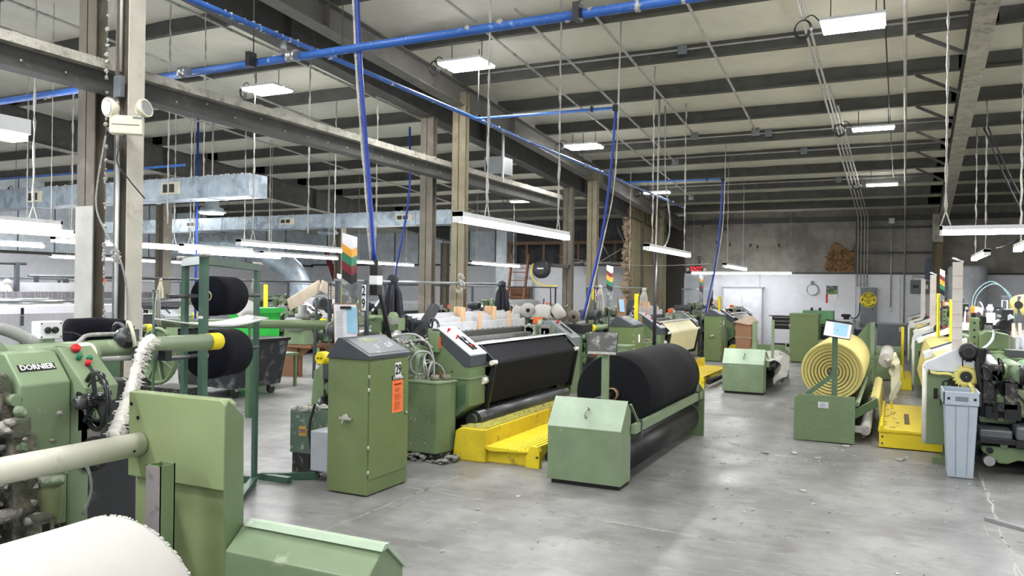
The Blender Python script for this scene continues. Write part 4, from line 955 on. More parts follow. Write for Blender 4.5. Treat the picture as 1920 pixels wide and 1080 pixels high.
# yellow step platform
def platform(label):
    t = thing('step_platform', (-3.3, 7.6, 0), label, 'platform', 'yellow step platforms')
    y0, y1 = 6.42, 9.0
    MB().prism([(-3.72, 0.0), (-3.69, .27), (-3.64, .30), (-3.38, .30), (-3.38, 0)], 'y', y0, y1).build('upper_step', YELT, t, .008)
    MB().box(-3.67, -3.40, y0+.05, y1-.05, .30, .306).build('worn_tread', mat('worn_olive_tread', (176, 168, 72), .8, wear=(120, 112, 60), wscale=20, wamt=.5), t)
    MB().prism([(-3.38, .0), (-3.38, .13), (-2.97, .125), (-2.97, .0)], 'y', y0+.06, y1).build('lower_step', YELT, t, .006)
    MB().prism([(-3.40, .135), (-3.37, .155), (-2.95, .145), (-2.95, .13), (-3.33, .11)], 'y', y0+.01, y1).build('tread_plate', YEL, t, .003)
    MB().prism([(-2.97, 0), (-2.97, .10), (-2.93, .19), (-2.86, .19), (-2.84, .15), (-2.84, 0)], 'y', y0+.02, y0+.08).build('end_bracket', YEL, t)
    b = MB()
    for k in range(9): b.box(-3.34+k*.044, -3.325+k*.044, y0+.03, y1-.03, .146, .155)
    b.build('tread_ribs', YEL, t)
    MB().lathe((-2.86, y0, .10), (-2.86, y0+.02, .10), [(0, .008), (1, .012)], 8).build('bolt', DSTEEL, t)
    MB().cyl((-2.78, y0+.1, .10), (-2.78, y1-.3, .10), .045, n=12).build('guide_roller', BLACK, t)
    return t
pl29 = platform('yellow step platform at the foot of the black cloth')
lint_over('dirt', pl29, 60, (-3.7, -3.42, 6.46, 8.9, .305, .312), (.004, .02), LINTG, .3)
# batcher: box with handle, rails, roll of cloth, end plate, desk plate on a pole
def batcher_frame(label, far=True, pole=True, dust=True):
    t = thing('cloth_winder', (-2.25, 7.4, 0), label, 'winder', 'cloth winding stands')
    x0, x1 = -2.585, -1.955
    pf = [(6.03, .035), (6.03, .475), (6.20, .695), (6.30, .61), (6.30, .035)]
    bx = MB().prism(pf, 'x', x0, x1).build('gear_housing', GREENL, t, .005)
    MB().prism([(6.027, .472), (6.028, .478), (6.20, .70), (6.21, .698), (6.20, .69)], 'x', x0-.003, x1+.003).build('lid', mat('pale_lid_green', (168, 188, 164), .45, wear=(198, 206, 196), wscale=16, wamt=.62), bx)
    MB().box(x0+.03, x1-.01, 6.05, 6.28, .003, .035).build('toe_gap', INK, bx)
    h = MB().tube([(-2.27, 6.085, .555), (-2.27, 6.055, .575), (-2.265, 6.11, .64), (-2.265, 6.135, .615)], .010, 8).build('lid_handle', COND, bx)
    for xx in (-1.93, -2.60):
        MB().box(xx-.02, xx+.02, 6.28, 8.80, .42, .50).build('side_rail', GREENL, t, .004)
    MB().bar((-1.96, 6.30, .66), (-1.93, 6.42, .50), .02, .012).build('brace', GREENL, t)
    MB().bar((-1.96, 8.78, .66), (-1.93, 8.62, .50), .02, .012).build('brace', GREENL, t)
    for yy in (6.45, 8.6): MB().box(-1.955, -1.905, yy-.02, yy+.02, .36, .52).build('rail_clamp', mat('dark_green_clamp', (60, 74, 62), .5), t)
    MB().prism([(-2.62, 0), (-2.62, .52), (-2.52, .62), (-1.99, .62), (-1.90, .50), (-1.90, 0)], 'y', 8.80, 8.84).build('end_plate', GREEN, t)
    MB().cyl((-2.42, 6.3, .25), (-2.42, 8.8, .25), .12, n=18).build('drive_roller', BLACK, t); MB().cyl((-2.10, 6.3, .20), (-2.10, 8.8, .20), .15, n=18).build('drive_roller', BLACK, t)  # rollers enlarged and black, standing in for the shadow void under the roll
    return t
bf29 = batcher_frame('green winding stand carrying the black cloth roll')
po = MB().box(-2.20, -2.145, 6.25, 6.29, .66, 1.12).build('pole', GREENL, bf29)
dk = Vector((-2.20, 6.27, 1.16)); U = Vector((1, 0.05, 0)).normalized(); V = Vector((-.10, .42, .80)).normalized(); U = Vector((1, .12, .0)).normalized()
b = MB(); b.obox(dk, (.25, .008, .20), Matrix((U, U.cross(V)*-1, V)).transposed()); b.build('desk_plate', BLACK, bf29)
n = U.cross(V).normalized(); b = MB(); quad(b, dk+n*.006, U, V, .24, .19); b.build('dusty_glass', mat('dust_streaked_glass', (84, 86, 86), .3, wear=(170, 172, 170), wscale=9, wamt=.5), bf29)
MB().bar(dk+n*.012-V*.097-U*.12, dk+n*.012-V*.097+U*.12, .008, .02).build('dusty_lip', LINT, bf29)
t = thing('cloth_roll', (-2.28, 7.8, .3), 'large black cloth roll lying on the winding stand', 'fabric roll')
MB().lathe((-2.28, 6.80, .67), (-2.28, 8.72, .67), [(0, .340), (.003, .350), (.25, .352), (.5, .348), (.75, .352), (.997, .350), (1, .342)], 64).build('wound_cloth', BFAB, t)
MB().lathe((-2.28, 6.74, .67), (-2.28, 6.80, .67), [(0, .048), (0, .056), (1, .056), (1, .048), (0, .048)], 24, cap=False).build('card_core', mat('brown_card_core', (168, 128, 100), .8), t)
MB().cyl((-2.28, 6.78, .67), (-2.28, 6.805, .67), .048, n=20).build('core_hole', INK, t)
MB().cyl((-2.28, 6.3, .67), (-2.28, 6.8, .67), .02, n=12).build('shaft', DSTEEL, t)

# ---- machine 28 and 27: copies with cream cloth
P = 6.72
l28 = copy_tree(l29); l28.location.y += P; l28['label'] = 'green loom with cream-white cloth behind the number 28 post'
l27 = copy_tree(l29); l27.location.y += 2*P; l27['label'] = 'farthest green loom of the front row, before the back wall'
def swap_mat(root, old, new):
    def walk(o):
        yield o
        for c in o.children: yield from walk(c)
    for o in walk(root):
        if o.type == 'MESH' and any(m is old for m in o.data.materials):
            o.data = o.data.copy()
            for i, m in enumerate(o.data.materials):
                if m is old: o.data.materials[i] = new
swap_mat(l28, BFAB, CFAB); swap_mat(l27, BFAB, WFAB)
c28 = cabinet('green control cabinet before the black power post, with a small label and dusty panel'); c28.location.y += P
c27 = dup(c28, 0, P, 0, 'green control cabinet with a white arrow mark, beside the cardboard box')
def boxpart(parent, name, m_, *a):
    o = MB().box(*a).build(name, m_, parent); return o
boxpart(c28, 'small_label', PAPER, -3.588, -3.584, 5.16+P, 5.24+P, .80, .92)
boxpart(c27, 'small_label', PAPER, -3.588, -3.584, 5.16+2*P, 5.24+2*P, .84, .94)
# step cabinet before cabinet 28
t = thing('switch_box', (-3.72, 11.3, 0), 'short green switch box in front of the second cabinet', 'cabinet')
MB().box(-3.98, -3.50, 11.05, 11.42, .02, .78).build('case', GREENL, t, .008); MB().box(-3.99, -3.49, 11.04, 11.43, .775, .795).build('lid', GREENL, t)
MB().box(-3.499, -3.495, 11.32, 11.40, .58, .74).build('warning_label', YELC, t); MB().lathe((-4.0, 11.02, .66), (-3.98, 11.04, .66), [(0, .03), (1, .04)], 12).build('red_knob', RED, t)
pl28 = copy_tree(pl29); pl28.location.y += P; pl28['label'] = 'yellow step platform below the cream cloth, behind the black roll'
pl27 = copy_tree(pl29); pl27.location.y += 2*P; pl27['label'] = 'farthest yellow step platform on the left, behind the winder with white cloth'
bf28 = copy_tree(bf29, None, ('pole', 'desk_plate', 'dusty_glass', 'dusty_lip')); bf28.location.y += P; bf28.location.x += .12; bf28['label'] = 'green winding stand with a heap of white cloth and red warning label'
y2 = 6.03+P
for (x0, x1, z1, l) in ((-2.10, -2.03, 1.13, 0), (-1.80, -1.76, 1.16, 1)):
    MB().box(x0, x1, y2+.55, y2+.60, .45, z1).build('upright', GREENL, bf28)
MB().bar((-1.78, y2+.6, .72), (-1.60, y2+1.7, .52), .02, .02).build('brace', GREENL, bf28)
b = MB(); quad(b, (-2.20, y2+.145, .655), (1, 0, 0), (0, .17, .22), .13, .05); b.build('red_label', mat('red_label', (206, 60, 60), .5), bf28)
b = MB(); quad(b, (-1.96, y2+.10, .60), (1, 0, 0), (0, .17, .22), .09, .12); b.build('white_label', mat('scuffed_label', (196, 206, 196), .6), bf28)
# crumpled white cloth heap on it
def crumple(name, x0, x1, y0, y1, ztop, zbot, m_, lab, cat='cloth', seed=3):
    rs = random.Random(seed); n = 26; m2 = 20; v = []; f = []
    prof = []
    for i in range(n+1):
        u = i/n
        for j in range(m2+1):
            w_ = j/m2; y = y0+(y1-y0)*w_
            if u < .5: x = x0+(x1-x0)*(u/.5)*.92; z = ztop+.03*sin(u*9+w_*5)
            else: q = (u-.5)/.5; x = x1-.03+.05*sin(q*5+w_*7)+.03*q; z = ztop-(ztop-zbot)*q*(1+.18*sin(w_*6+seed))
            nz = .02*sin(w_*23+u*11)+.014*sin(w_*41-u*17)+rs.uniform(-.004, .004)
            v.append((x+nz, y, z+nz*.8))
    for i in range(n):
        for j in range(m2): a = i*(m2+1)+j; f.append((a, a+m2+1, a+m2+2, a+1))
    b = MB(); b.add(v, f, True); o = one(name, b, m_, lab, cat)
    md = o.modifiers.new('thick', 'SOLIDIFY'); md.thickness = .006; return o
crumple('draped_cloth', -2.3, -1.66, y2+.30, y2+1.55, .56, .16, WFAB, 'crumpled white cloth thrown over the second winding stand')
# spare parts of row A
number_post('28', -4.62, 12.75, 1.0, 1.66, 'number 28 post with white hanks beside it')
number_post('25', -8.0, 9.9, 1.0, 1.66, 'number 25 post with a grey-brown hank beside it')
hank(-4.62, 13.0, 1.66, .48, .07, LINT, 'white yarn hank knotted beside the number 28 post', group='white yarn hanks'); hank(-4.6, 15.6, 1.62, .45, .09, LINT, 'white yarn hank at the far end of the rod of loom 28', group='white yarn hanks')
signal_flag(-4.18, 12.2, 1.3, 1.98, 'striped signal flag left of the corrugated wall', [PAPER, MAROON, AMBER, GREENS, BLACK])
signal_flag(-4.18, 18.9, 1.3, 1.98, 'striped signal flag right of the exit sign', [PAPER, AMBER, GREENS, MAROON, BLACK])
t = thing('clipboard', (-4.0, 12.15, 1.05), 'clipboard with a curling blue slip below the flag by the corrugated wall', 'clipboard')
b = MB(); quad(b, (-3.95, 12.15, 1.28), U, (0, 0, 1), .14, .40); b.build('board', CARD, t); b = MB(); quad(b, (-3.94, 12.12, 1.36), U, (-.1, 0, 1), .08, .2); b.build('blue_slip', PAPERB, t)
for x, y, z0, z1, l in ((-3.95, 12.95, .9, 1.55, 'yellow striped light-curtain post of loom 28'), (-3.9, 19.7, .9, 1.5, 'yellow striped light-curtain post of the farthest front loom')):
    t = thing('yellow_post', (x, y, z0), l, 'post', 'yellow light-curtain posts'); MB().box(x-.03, x+.03, y-.03, y+.03, z0, z1).build('post', YELC, t); MB().box(x+.03, x+.034, y-.008, y+.008, z0+.04, z1-.04).build('black_stripe', INK, t)
    MB().box(x-.02, x+.02, y-.02, y+.02, .2, z0).build('foot', GREEND, t)
# ============================================================= RIGHT ROW: LOOM 32, ITS PLATFORM, WINDER AND BIN
def loom_right(label):
    t = thing('weaving_loom', (1.2, 10.0, 0), label, 'loom', 'right-hand looms')
    YF = 8.45
    # front guard: rounded ivory upright, white shoulder, green side panel
    MB().prism([(0.235, .92), (0.26, .965), (0.30, .985), (0.55, 1.12), (0.62, 1.12), (0.62, .88), (0.28, .88)], 'y', YF, YF+.10).build('white_shoulder', mat('white_guard_paint', (222, 226, 232), .4), t, .01)
    MB().box(.275, .56, YF+.005, YF+.09, .19, .885).build('side_panel', GREEN, t, .004)
    MB().cyl((.262, YF+.04, .19), (.262, YF+.04, .93), .028, n=14).build('ivory_upright', WTUBE, t)
    MB().box(.33, .365, YF, YF+.006, .62, .72).build('slot', INK, t); MB().ring((.43, YF, .77), (0, 1, 0), .025, .007, 18, 6).build('grommet', BLACK, t)
    b = MB(); b.box(.385, .391, YF-.001, YF+.004, .56, .68); b.box(.37, .41, YF-.001, YF+.004, .645, .651); b.build('pen_cross', INK, t)
    MB().prism([(.48, 1.10), (.56, 1.10), (.56, .90), (.44, .80), (.50, .72), (.60, .72), (.62, 1.1)], 'y', YF-.004, YF+.002).build('dark_notch', INK, t)
    MB().box(.33, .55, YF+.05, YF+.2, .0, .06).build('foot', GREEN, t); MB().box(.42, .5, YF+.1, YF+.2, .06, .2).build('foot_post', GREEND, t)
    # tall white wedge-topped post
    p = MB(); p.prism([(.475, YF+.02), (.56, YF+.0), (.56, YF+.08), (.50, YF+.10)], 'z', 1.08, 1.91); p.build('signal_post', mat('ivory_signal_post', (222, 214, 204), .5), t)
    p = MB(); p.add([(.47, YF+.02, 1.94), (.565, YF, 1.905), (.565, YF+.08, 1.905), (.50, YF+.10, 1.94), (.47, YF+.02, 1.955), (.565, YF, 1.92), (.565, YF+.08, 1.92), (.50, YF+.10, 1.955)], [(3, 2, 1, 0), (4, 5, 6, 7), (0, 1, 5, 4), (1, 2, 6, 5), (2, 3, 7, 6), (3, 0, 4, 7)], False); p.build('post_cap', WHITE, t)
    for k in range(6): MB().box(.478, .556, YF-.002, YF+.0, 1.18+k*.12, 1.184+k*.12).build('post_seam', mat('seam_beige', (190, 182, 172), .6), t)
    # waste selvedge disc and motor
    MB().lathe((.61, YF-.10, 1.08), (.61, YF, 1.08), [(0, .05), (.1, .078), (.5, .082), (.52, .076), (.7, .076), (.72, .082), (.95, .08), (1, .05)], 26).build('black_disc', BLACK, t)
    MB().ring((.61, YF-.102, 1.08), (0, 1, 0), .045, .004, 20, 5).build('disc_ring', DARK, t)
    MB().box(.57, .66, YF-.06, YF+.02, .93, 1.0).build('guide_block', GREYP, t, .006); MB().cyl((.61, YF-.05, .98), (.61, YF-.02, 1.03), .03).build('neck', BLACK, t)
    MB().cyl((.59, YF-.10, .85), (.59, YF, .85), .045, n=18).build('drum_hub', BLACK, t); MB().cyl((.59, YF-.105, .85), (.59, YF-.10, .85), .006, n=8).build('hub_pin', STEEL, t)
    # front beam and yellow cloth
    MB().cyl((.42, YF+.1, .98), (.42, 12.6, .98), .04, n=12).build('breast_beam', STEEL, t)
    MB().prism([(.36, 1.0), (.42, 1.03), (.70, 1.02), (.70, 1.0), (.43, 1.01), (.38, .97), (.30, .55), (.28, .55)], 'y', YF+.2, 12.5).build('cloth', YFAB, t)
    MB().box(.55, 2.4, 8.75, 12.4, .12, .75).build('dark_undercarriage', GRIME, t)
    for (ya, yb) in ((8.60, 8.76), (12.5, 12.66)):
        MB().prism([(.50, .25), (.55, .86), (.95, 1.05), (1.5, 1.02), (2.2, .8), (2.3, .1), (.60, .1)], 'y', ya, yb).build('side_frame', GREEN, t, .01)
    # button heads on the front beam
    for yy, z in ((9.25, 1.02), (12.2, 1.04)):
        MB().prism([(.26, 1.0), (.28, .93), (.66, 1.08), (.66, 1.16)], 'y', yy, yy+.22).build('button_head', mat('white_guard_paint', (222, 226, 232), .4), t, .006)
        MB().bar((.33, yy+.11, 1.035), (.58, yy+.11, 1.135), .10, .015).build('button_panel', DARK, t); MB().cyl((.60, yy+.12, 1.13), (.60, yy+.12, 1.18), .016, n=12).build('push_button', RED, t)
    # near-end gear castings, motor and covers
    MB().cyl((1.02, 8.2, .90), (.86, 8.85, .98), .075, .085, n=22).build('rapier_drive', GREENL, t, .0)
    m = motor('drive_motor', (.98, 8.75, .97), (.35, -1, -.12), .62, .085, t, mat('pale_green_motor', (140, 176, 148), .45), mat('pale_green_motor', (140, 176, 148), .45))
    MB().prism([(.70, .93), (.78, 1.07), (1.30, 1.07), (1.42, .98), (1.42, .85), (1.2, .80), (.80, .82)], 'y', 8.78, 8.95).build('gear_casing', GREEN, t, .012)
    MB().cyl((.78, 8.62, 1.02), (.84, 8.35, .93), .038, n=16).build('vent_elbow', WHITE, t); MB().cyl((.84, 8.352, .93), (.842, 8.345, .928), .034, n=16).build('vent_mouth', INK, t)
    MB().box(.95, 1.25, 8.25, 8.6, .52, .78).build('casting', GREENL, t, .03); MB().box(1.00, 1.2, 8.244, 8.252, .56, .74).build('cover_plate', mat('olive_cover', (146, 150, 118), .5), t, .01)
    MB().box(.82, .98, 8.3, 8.6, .46, .72).build('casting', GREEN, t, .02); MB().box(.70, .95, 8.32, 8.6, .45, .50).build('casting_lip', GREENL, t, .01)
    MB().box(.68, .93, 8.10, 8.5, .345, .42).build('gear_guard', mat('grey_glossy_guard', (92, 96, 100), .3), t, .012)
    MB().box(.68, .98, 8.08, 8.5, .30, .35).build('guard_base', BLACK, t, .006)
    b = MB().box(.95, 1.3, 8.05, 8.5, .35, .47).build('lettered_guard', mat('grey_glossy_guard', (92, 96, 100), .3), t, .02); MB().box(.95, 1.3, 8.05, 8.5, .29, .35).build('guard_base', BLACK, t)
    text('SIGMA', .04, (1.09, 8.048, .42), (1, 0, 0), (0, 0, 1), INKW, b, 'white_letters') if False else text('S', .045, (1.045, 8.046, .42), (1, 0, 0), (0, 0, 1), INKW, b, 'white_letter', bold=.002)
    MB().prism([(.70, .27), (.70, .22), (.84, .12), (.90, .12), (.98, .16), (1.6, .10), (1.6, .27)], 'y', 8.15, 8.5).build('base_casting', GREEN, t, .012)
    MB().cyl((.765, 8.14, .23), (.765, 8.152, .23), .028, n=18).build('round_hole', INK, t); MB().cyl((.76, 8.12, .14), (.76, 8.3, .14), .045, n=18).build('chrome_roller', STEEL, t)
    MB().cyl((.87, 8.14, .285), (.87, 8.2, .285), .03, n=12).build('bolt_head', GREENL, t)
    b = MB()
    for (x, y) in ((.70, 8.38), (.73, 8.42), (.68, 8.46)): b.tube(curve_pts([(x, y, 1.12), (x-.01, y, .95), (x+.03, y-.02, .6), (x+.02, y-.02, .3), (x-.04, y-.08, .16)]), .03, 9)
    b.build('black_hoses', RUBBER, t)
    b = MB()
    for k in range(14):
        a = Vector((random.uniform(.72, .95), random.uniform(8.3, 8.5), random.uniform(.75, .95))); c = Vector((random.uniform(.7, 1.2), random.uniform(8.2, 8.5), random.uniform(.45, .75)))
        b.tube(curve_pts([a, (a+c)/2+Vector((.05, -.05, random.uniform(-.1, .1))), c]), .008, 5)
    b.build('black_cables', RUBBER, t)
    b = MB(); machinery(b, .72, 1.3, 8.22, 8.45, .50, .98, 70, [GREEN, GREEND, GRIME, GRIME, BLACK, DSTEEL, DUSTY], 45); tag(b.build('front_gearing', None, t), kind='stuff')
    b = MB(); machinery(b, .62, 1.6, 8.5, 8.75, .3, 1.1, 60, [GREEN, GREENL, GREEND, GRIME, DSTEEL, BLACK], 41); tag(b.build('gear_cluster', None, t), kind='stuff')
    # sloped weft-feeder arms above
    MB().prism([(.74, 1.08), (.74, 1.22), (.80, 1.26), (.98, 1.23), (.98, 1.08)], 'y', 8.9, 9.3).build('green_hood', GREEN, t, .01)
    MB().box(.66, .74, 9.0, 9.08, .95, 1.38).build('light_curtain_post', GREEN, t, .006)
    for k in range(4): MB().cyl((.70, 8.996, 1.12+k*.07), (.70, 9.0, 1.12+k*.07), .012, n=8).build('post_hole', INK, t)
    MB().tube(curve_pts([(.66, 8.5, 1.07), (.76, 8.6, 1.12), (.84, 8.8, 1.2), (.86, 8.9, 1.33), (.9, 9.0, 1.36)]), .012, 7).build('white_arm', WHITE, t)
    MB().lathe((.92, 8.85, 1.33), (.93, 8.78, 1.33), [(0, .03), (.3, .045), (1, .045)], 16).build('tension_disc', BLACK, t); MB().box(.84, .92, 8.8, 8.9, 1.28, 1.32).build('sensor', BLACK, t)
    b = MB(); machinery(b, .72, 1.05, 9.2, 9.9, 1.2, 1.48, 40, [WHITE, STEEL, BLACK, GREYP, DSTEEL], 43); tag(b.build('feeder_arms', None, t), kind='stuff')
    for (x, y, z) in ((.72, 9.3, 1.42), (.62, 11.2, 1.46)):
        MB().box(x-.03, x+.03, y-.03, y+.03, z, z+.07).build('orange_beacon', mat('orange_lens', (250, 146, 30), .3), t, .005); MB().box(x-.028, x+.028, y-.028, y+.028, z-.06, z).build('beacon_base', BLACK, t)
    # harness frames with pegs at the far right
    for k in range(6):
        x = 1.05+k*.06; MB().box(x-.01, x+.01, 8.95, 12.4, 1.02, 1.20).build('harness_frame', ALU, t); MB().box(x-.012, x+.012, 8.90, 8.96, .95, 1.21).build('frame_end', WHITE, t)
        MB().box(x-.014, x+.014, 9.2+k*.05, 9.25+k*.05, 1.18, 1.33).build('wooden_peg', mat('pink_wood_peg', (226, 188, 164), .6), t, .003)
    MB().prism([(1.0, .86), (1.0, .98), (1.5, 1.02), (1.5, .86)], 'y', 8.86, 8.9).build('grey_plate', ALU, t, .004)
    MB().box(.97, 1.0, 9.3, 9.34, .9, 1.55).build('rail_post', DARK, t)
    MB().cyl((1.35, 8.9, .62), (1.35, 12.4, .62), .28, n=24).build('warp_beam', YFAB, t)
    return t
r32 = loom_right('right-hand loom 32 with yellow fringe wheel above the grey bin')
r33 = copy_tree(r32); r33.location.y += 5.4; r33['label'] = 'second right-hand loom, its white shoulder showing behind the first'
r34 = copy_tree(r32); r34.location.y += 10.4; r34['label'] = 'farthest right-hand loom before the wrapped cylinder'
number_post('32', 1.12, 10.6, 1.1, 1.60, 'number 32 post over the right-hand loom').rotation_euler.z = -pi/2
# white cones row
t = thing('cone_rack', (.92, 11.0, 1.2), 'row of brown and white bobbins on the right-hand loom', 'bobbin rack')
for k in range(9):
    x = .74+k*.035; MB().cyl((x, 11.4-k*.05, 1.26), (x+.008, 11.4-k*.05, 1.40), .014, .010, 10).build('bobbin', [mat('brown_bobbin', (130, 92, 78), .5), WHITE][k % 2], t)
MB().box(.70, 1.1, 10.95, 11.45, 1.18, 1.26).build('tray', WHITE, t)
t = thing('yarn_package', (1.28, 10.6, 1.4), 'round pale yellow yarn package beside the number 32 post', 'yarn cone')
MB().lathe((1.26, 10.55, 1.50), (1.36, 10.75, 1.50), [(0, .05), (.05, .115), (.9, .125), (1, .05)], 28).build('wound_yarn', YFAB, t); MB().lathe((1.245, 10.53, 1.50), (1.26, 10.55, 1.50), [(0, .045), (1, .04)], 18).build('hub', BLACK, t)
MB().box(1.24, 1.28, 10.55, 10.6, 1.2, 1.6).build('stand', DARK, t)
hank(1.30, 9.6, 1.62, .50, .09, mat('pale_pink_waste', (222, 196, 180), .9), 'pale pink-cream yarn hank at the right picture edge')
# yellow selvedge rope: fringe wheel, rope and tail
t = thing('selvedge_rope', (.59, 8.36, .85), 'yellow fringed selvedge rope round the wheel, falling into the bin', 'waste yarn')
YW_ = mat('yellow_waste_yarn', (226, 216, 128), .85, grain=.08, bump=.4, bscale=80); b = MB()
b.ring((.59, 8.385, .85), (0, 1, 0), .065, .022, 28, 8)
for k in range(44):
    a = 2*pi*k/44; d = Vector((cos(a), 0, sin(a))); tn = Vector((-sin(a), 0, cos(a)))
    for q in range(2):
        c = Vector((.59, 8.375+q*.015, .85))+d*.07; b.cyl(c, c+d*random.uniform(.025, .045)+tn*random.uniform(.015, .035), .007, .002, 5)
b.build('fringe_ring', YW_, t)
MB().tube(curve_pts([(.285, 8.42, .875), (.36, 8.40, .865), (.44, 8.39, .868), (.50, 8.385, .85), (.56, 8.38, .81)]), .013, 8, .15).build('rope', YW_, t)
MB().tube(curve_pts([(.62, 8.36, .79), (.645, 8.30, .74), (.645, 8.26, .68)]), .018, 8, .2).build('tail', YW_, t)
MB().ring((.29, 8.42, .875), (1, 0, 0), .02, .006, 16, 5).build('eyelet', BLACK, t)
# grey slim bin
t = thing('waste_bin', (.525, 8.12, 0), 'tall slim grey plastic bin catching the yellow rope', 'bin')
def taper(b, z0, z1, a0, a1, o, th=.0):
    v = []
    for z, a in ((z0, a0), (z1, a1)): v += [(o[0]-a[0], o[1]-a[1], z), (o[0]+a[0], o[1]-a[1], z), (o[0]+a[0], o[1]+a[1], z), (o[0]-a[0], o[1]+a[1], z)]
    return b.add(v, [(3, 2, 1, 0), (0, 1, 5, 4), (1, 2, 6, 5), (2, 3, 7, 6), (3, 0, 4, 7)], False)
o = (.525, 8.10)
bd = taper(MB(), 0.004, .655, (.098, .17), (.125, .215), o).build('body', GREYR, t, .006)
md = bd.modifiers.new('solid', 'SOLIDIFY'); md.thickness = .006
b = MB(); a0, a1 = (.127, .217), (.143, .235)
for (x0, x1, y0, y1) in ((-a1[0], a1[0], -a1[1], -a1[1]+.02), (-a1[0], a1[0], a1[1]-.02, a1[1]), (-a1[0], -a1[0]+.016, -a1[1], a1[1]), (a1[0]-.016, a1[0], -a1[1], a1[1])):
    b.box(o[0]+x0, o[0]+x1, o[1]+y0, o[1]+y1, .645, .76)
rim = b.build('rim', GREYR, t, .004)
b = MB(); b.box(o[0]-.05, o[0]+.05, o[1]-a1[1]-.003, o[1]-a1[1]+.001, .68, .72); b.build('grip_recess', mat('bin_recess_grey', (112, 122, 132), .5), t)
for sx in (-1, 1): MB().lathe((o[0]+sx*.10, o[1]-a1[1]-.004, .70), (o[0]+sx*.10, o[1]-a1[1]+.002, .70), [(0, .010), (1, .014)], 10).build('rim_hole', INK, t)
for sx in (-.045, .055): MB().bar((o[0]+sx*.82, o[1]-.1725, .02), (o[0]+sx, o[1]-.2165, .64), .003, .004, (0, 1, 0)).build('body_rib', mat('bin_recess_grey', (112, 122, 132), .5), t)
MB().box(o[0]-.145, o[0]+.145, o[1]-.237, o[1]+.237, .755, .768) 
# platforms of the right row
def platform_r(label, y0):
    t = thing('step_platform', (.1, y0+1, 0), label, 'platform', 'yellow step platforms')
    MB().box(-.14, .46, y0, y0+2.1, .01, .17).build('box_frame', YEL, t, .004); MB().box(-.15, .46, y0-.02, y0+2.1, .17, .20).build('tread_plate', YEL, t, .004)
    MB().cyl((-.12, y0-.03, .215), (-.12, y0+2.15, .215), .022, n=10).build('edge_tube', YEL, t); MB().box(-.05, -.02, y0+1.9, y0+2.1, .2, .235).build('edge_lug', YEL, t)
    for x in (.10, .30): MB().box(x, x+.05, y0+.45, y0+1.25, .2, .203).build('grip_tape', mat('brown_grip_tape', (120, 100, 84), .9), t)
    for z in (.05, .12): MB().lathe((-.11, y0-.012, z), (-.11, y0, z), [(0, .008), (1, .012)], 8).build('bolt', DSTEEL, t)
    lint_over('lint', t, 26, (-.13, .05, y0+.1, y0+2, .203, .206), (.006, .03), YFAB, .3); return t
platform_r('yellow platform with brown grip tape beside the bin', 9.08)
def platform_s(label, y0):
    t = thing('step_platform', (.2, y0+.8, 0), label, 'platform', 'yellow step platforms')
    MB().prism([(0, 0), (0, .30), (.13, .30), (.15, .17), (.26, .17), (.26, 0)], 'y', y0, y0+1.7).build('stepped_body', YEL, t, .005)
    b = MB()
    for k in range(3): b.box(.16+k*.034, .175+k*.034, y0+.02, y0+1.68, .170, .178)
    b.build('tread_ribs', YEL, t); return t
platform_s('ribbed yellow step platform behind the one with grip tape', 14.8)
# winding stand of loom 32
t = thing('cloth_winder', (-.65, 10.6, 0), 'green plated winding stand under the pale yellow roll', 'winder', 'cloth winding stands')
MB().prism([(-.985, .01), (-.985, .46), (-.94, .505), (-.375, .505), (-.375, .01)], 'y', 9.09, 9.13).build('end_plate', GREEN, t, .004)
for x, z, r in ((-.90, .40, .008), (-.93, .34, .008), (-.80, .43, .012), (-.80, .29, .013), (-.57, .41, .010), (-.42, .37, .008), (-.42, .30, .008), (-.57, .28, .010), (-.48, .26, .012), (-.64, .24, .009), (-.64, .17, .009), (-.84, .18, .009), (-.84, .11, .010), (-.48, .11, .012)):
    MB().lathe((x, 9.078, z), (x, 9.09, z), [(0, r*.7), (1, r)], 8).build('bolt', GREENL, t)
MB().box(-.74, -.635, 9.084, 9.09, .37, .435).build('maker_plate', ALU, t)
b = MB()
for k in range(6): b.box(-.72, -.66-.02*(k % 2), 9.082, 9.084, .38+k*.008, .3825+k*.008)
tag(b.build('plate_print', GREYBOX, t), kind='stuff')
MB().box(-.61, -.555, 9.13, 9.17, .50, 1.14).build('pole', GREEND, t)
MB().bar((-.86, 9.15, .50), (-.60, 9.15, .72), .045, .02, (0, 1, 0)).build('diagonal_brace', GREEND, t)
MB().prism([(12.0, .01)], 'y', 0, 1) if False else None
MB().box(-.98, -.28, 12.25, 12.29, .01, .66).build('end_plate', GREEN, t, .004)
for k in range(7): MB().lathe((-.30+.0, 12.238, .2+k*.06), (-.30, 12.25, .2+k*.06), [(0, .008), (1, .011)], 8).build('bolt', GREENL, t)
MB().cyl((-.36, 9.2, .42), (-.36, 12.2, .42), .025, n=12).build('guide_bar', GREENL, t); MB().cyl((-.20, 9.55, .40), (-.20, 12.2, .40), .04, n=16).build('cloth_roller', STEEL, t)
MB().cyl((-.28, 9.25, .14), (-.28, 12.2, .14), .055, n=16).build('lower_roller', mat('pale_roller', (190, 190, 186), .4), t)
MB().bar((-.40, 9.22, .30), (-.17, 9.5, .42), .02, .09).build('swing_arm', GREEND, t); MB().box(-.40, -.25, 9.20, 9.24, .12, .19).build('bracket', COND, t)
MB().box(-.95, -.4, 9.2, 12.2, .10, .30).build('dark_bed', GRIME, t)
MB().prism([(-.24, .44), (-.20, .455), (-.155, .43), (-.12, .12), (-.14, .10), (-.17, .42), (-.2, .44), (-.24, .43)], 'y', 9.75, 12.1).build('yellow_web', YFAB, t)
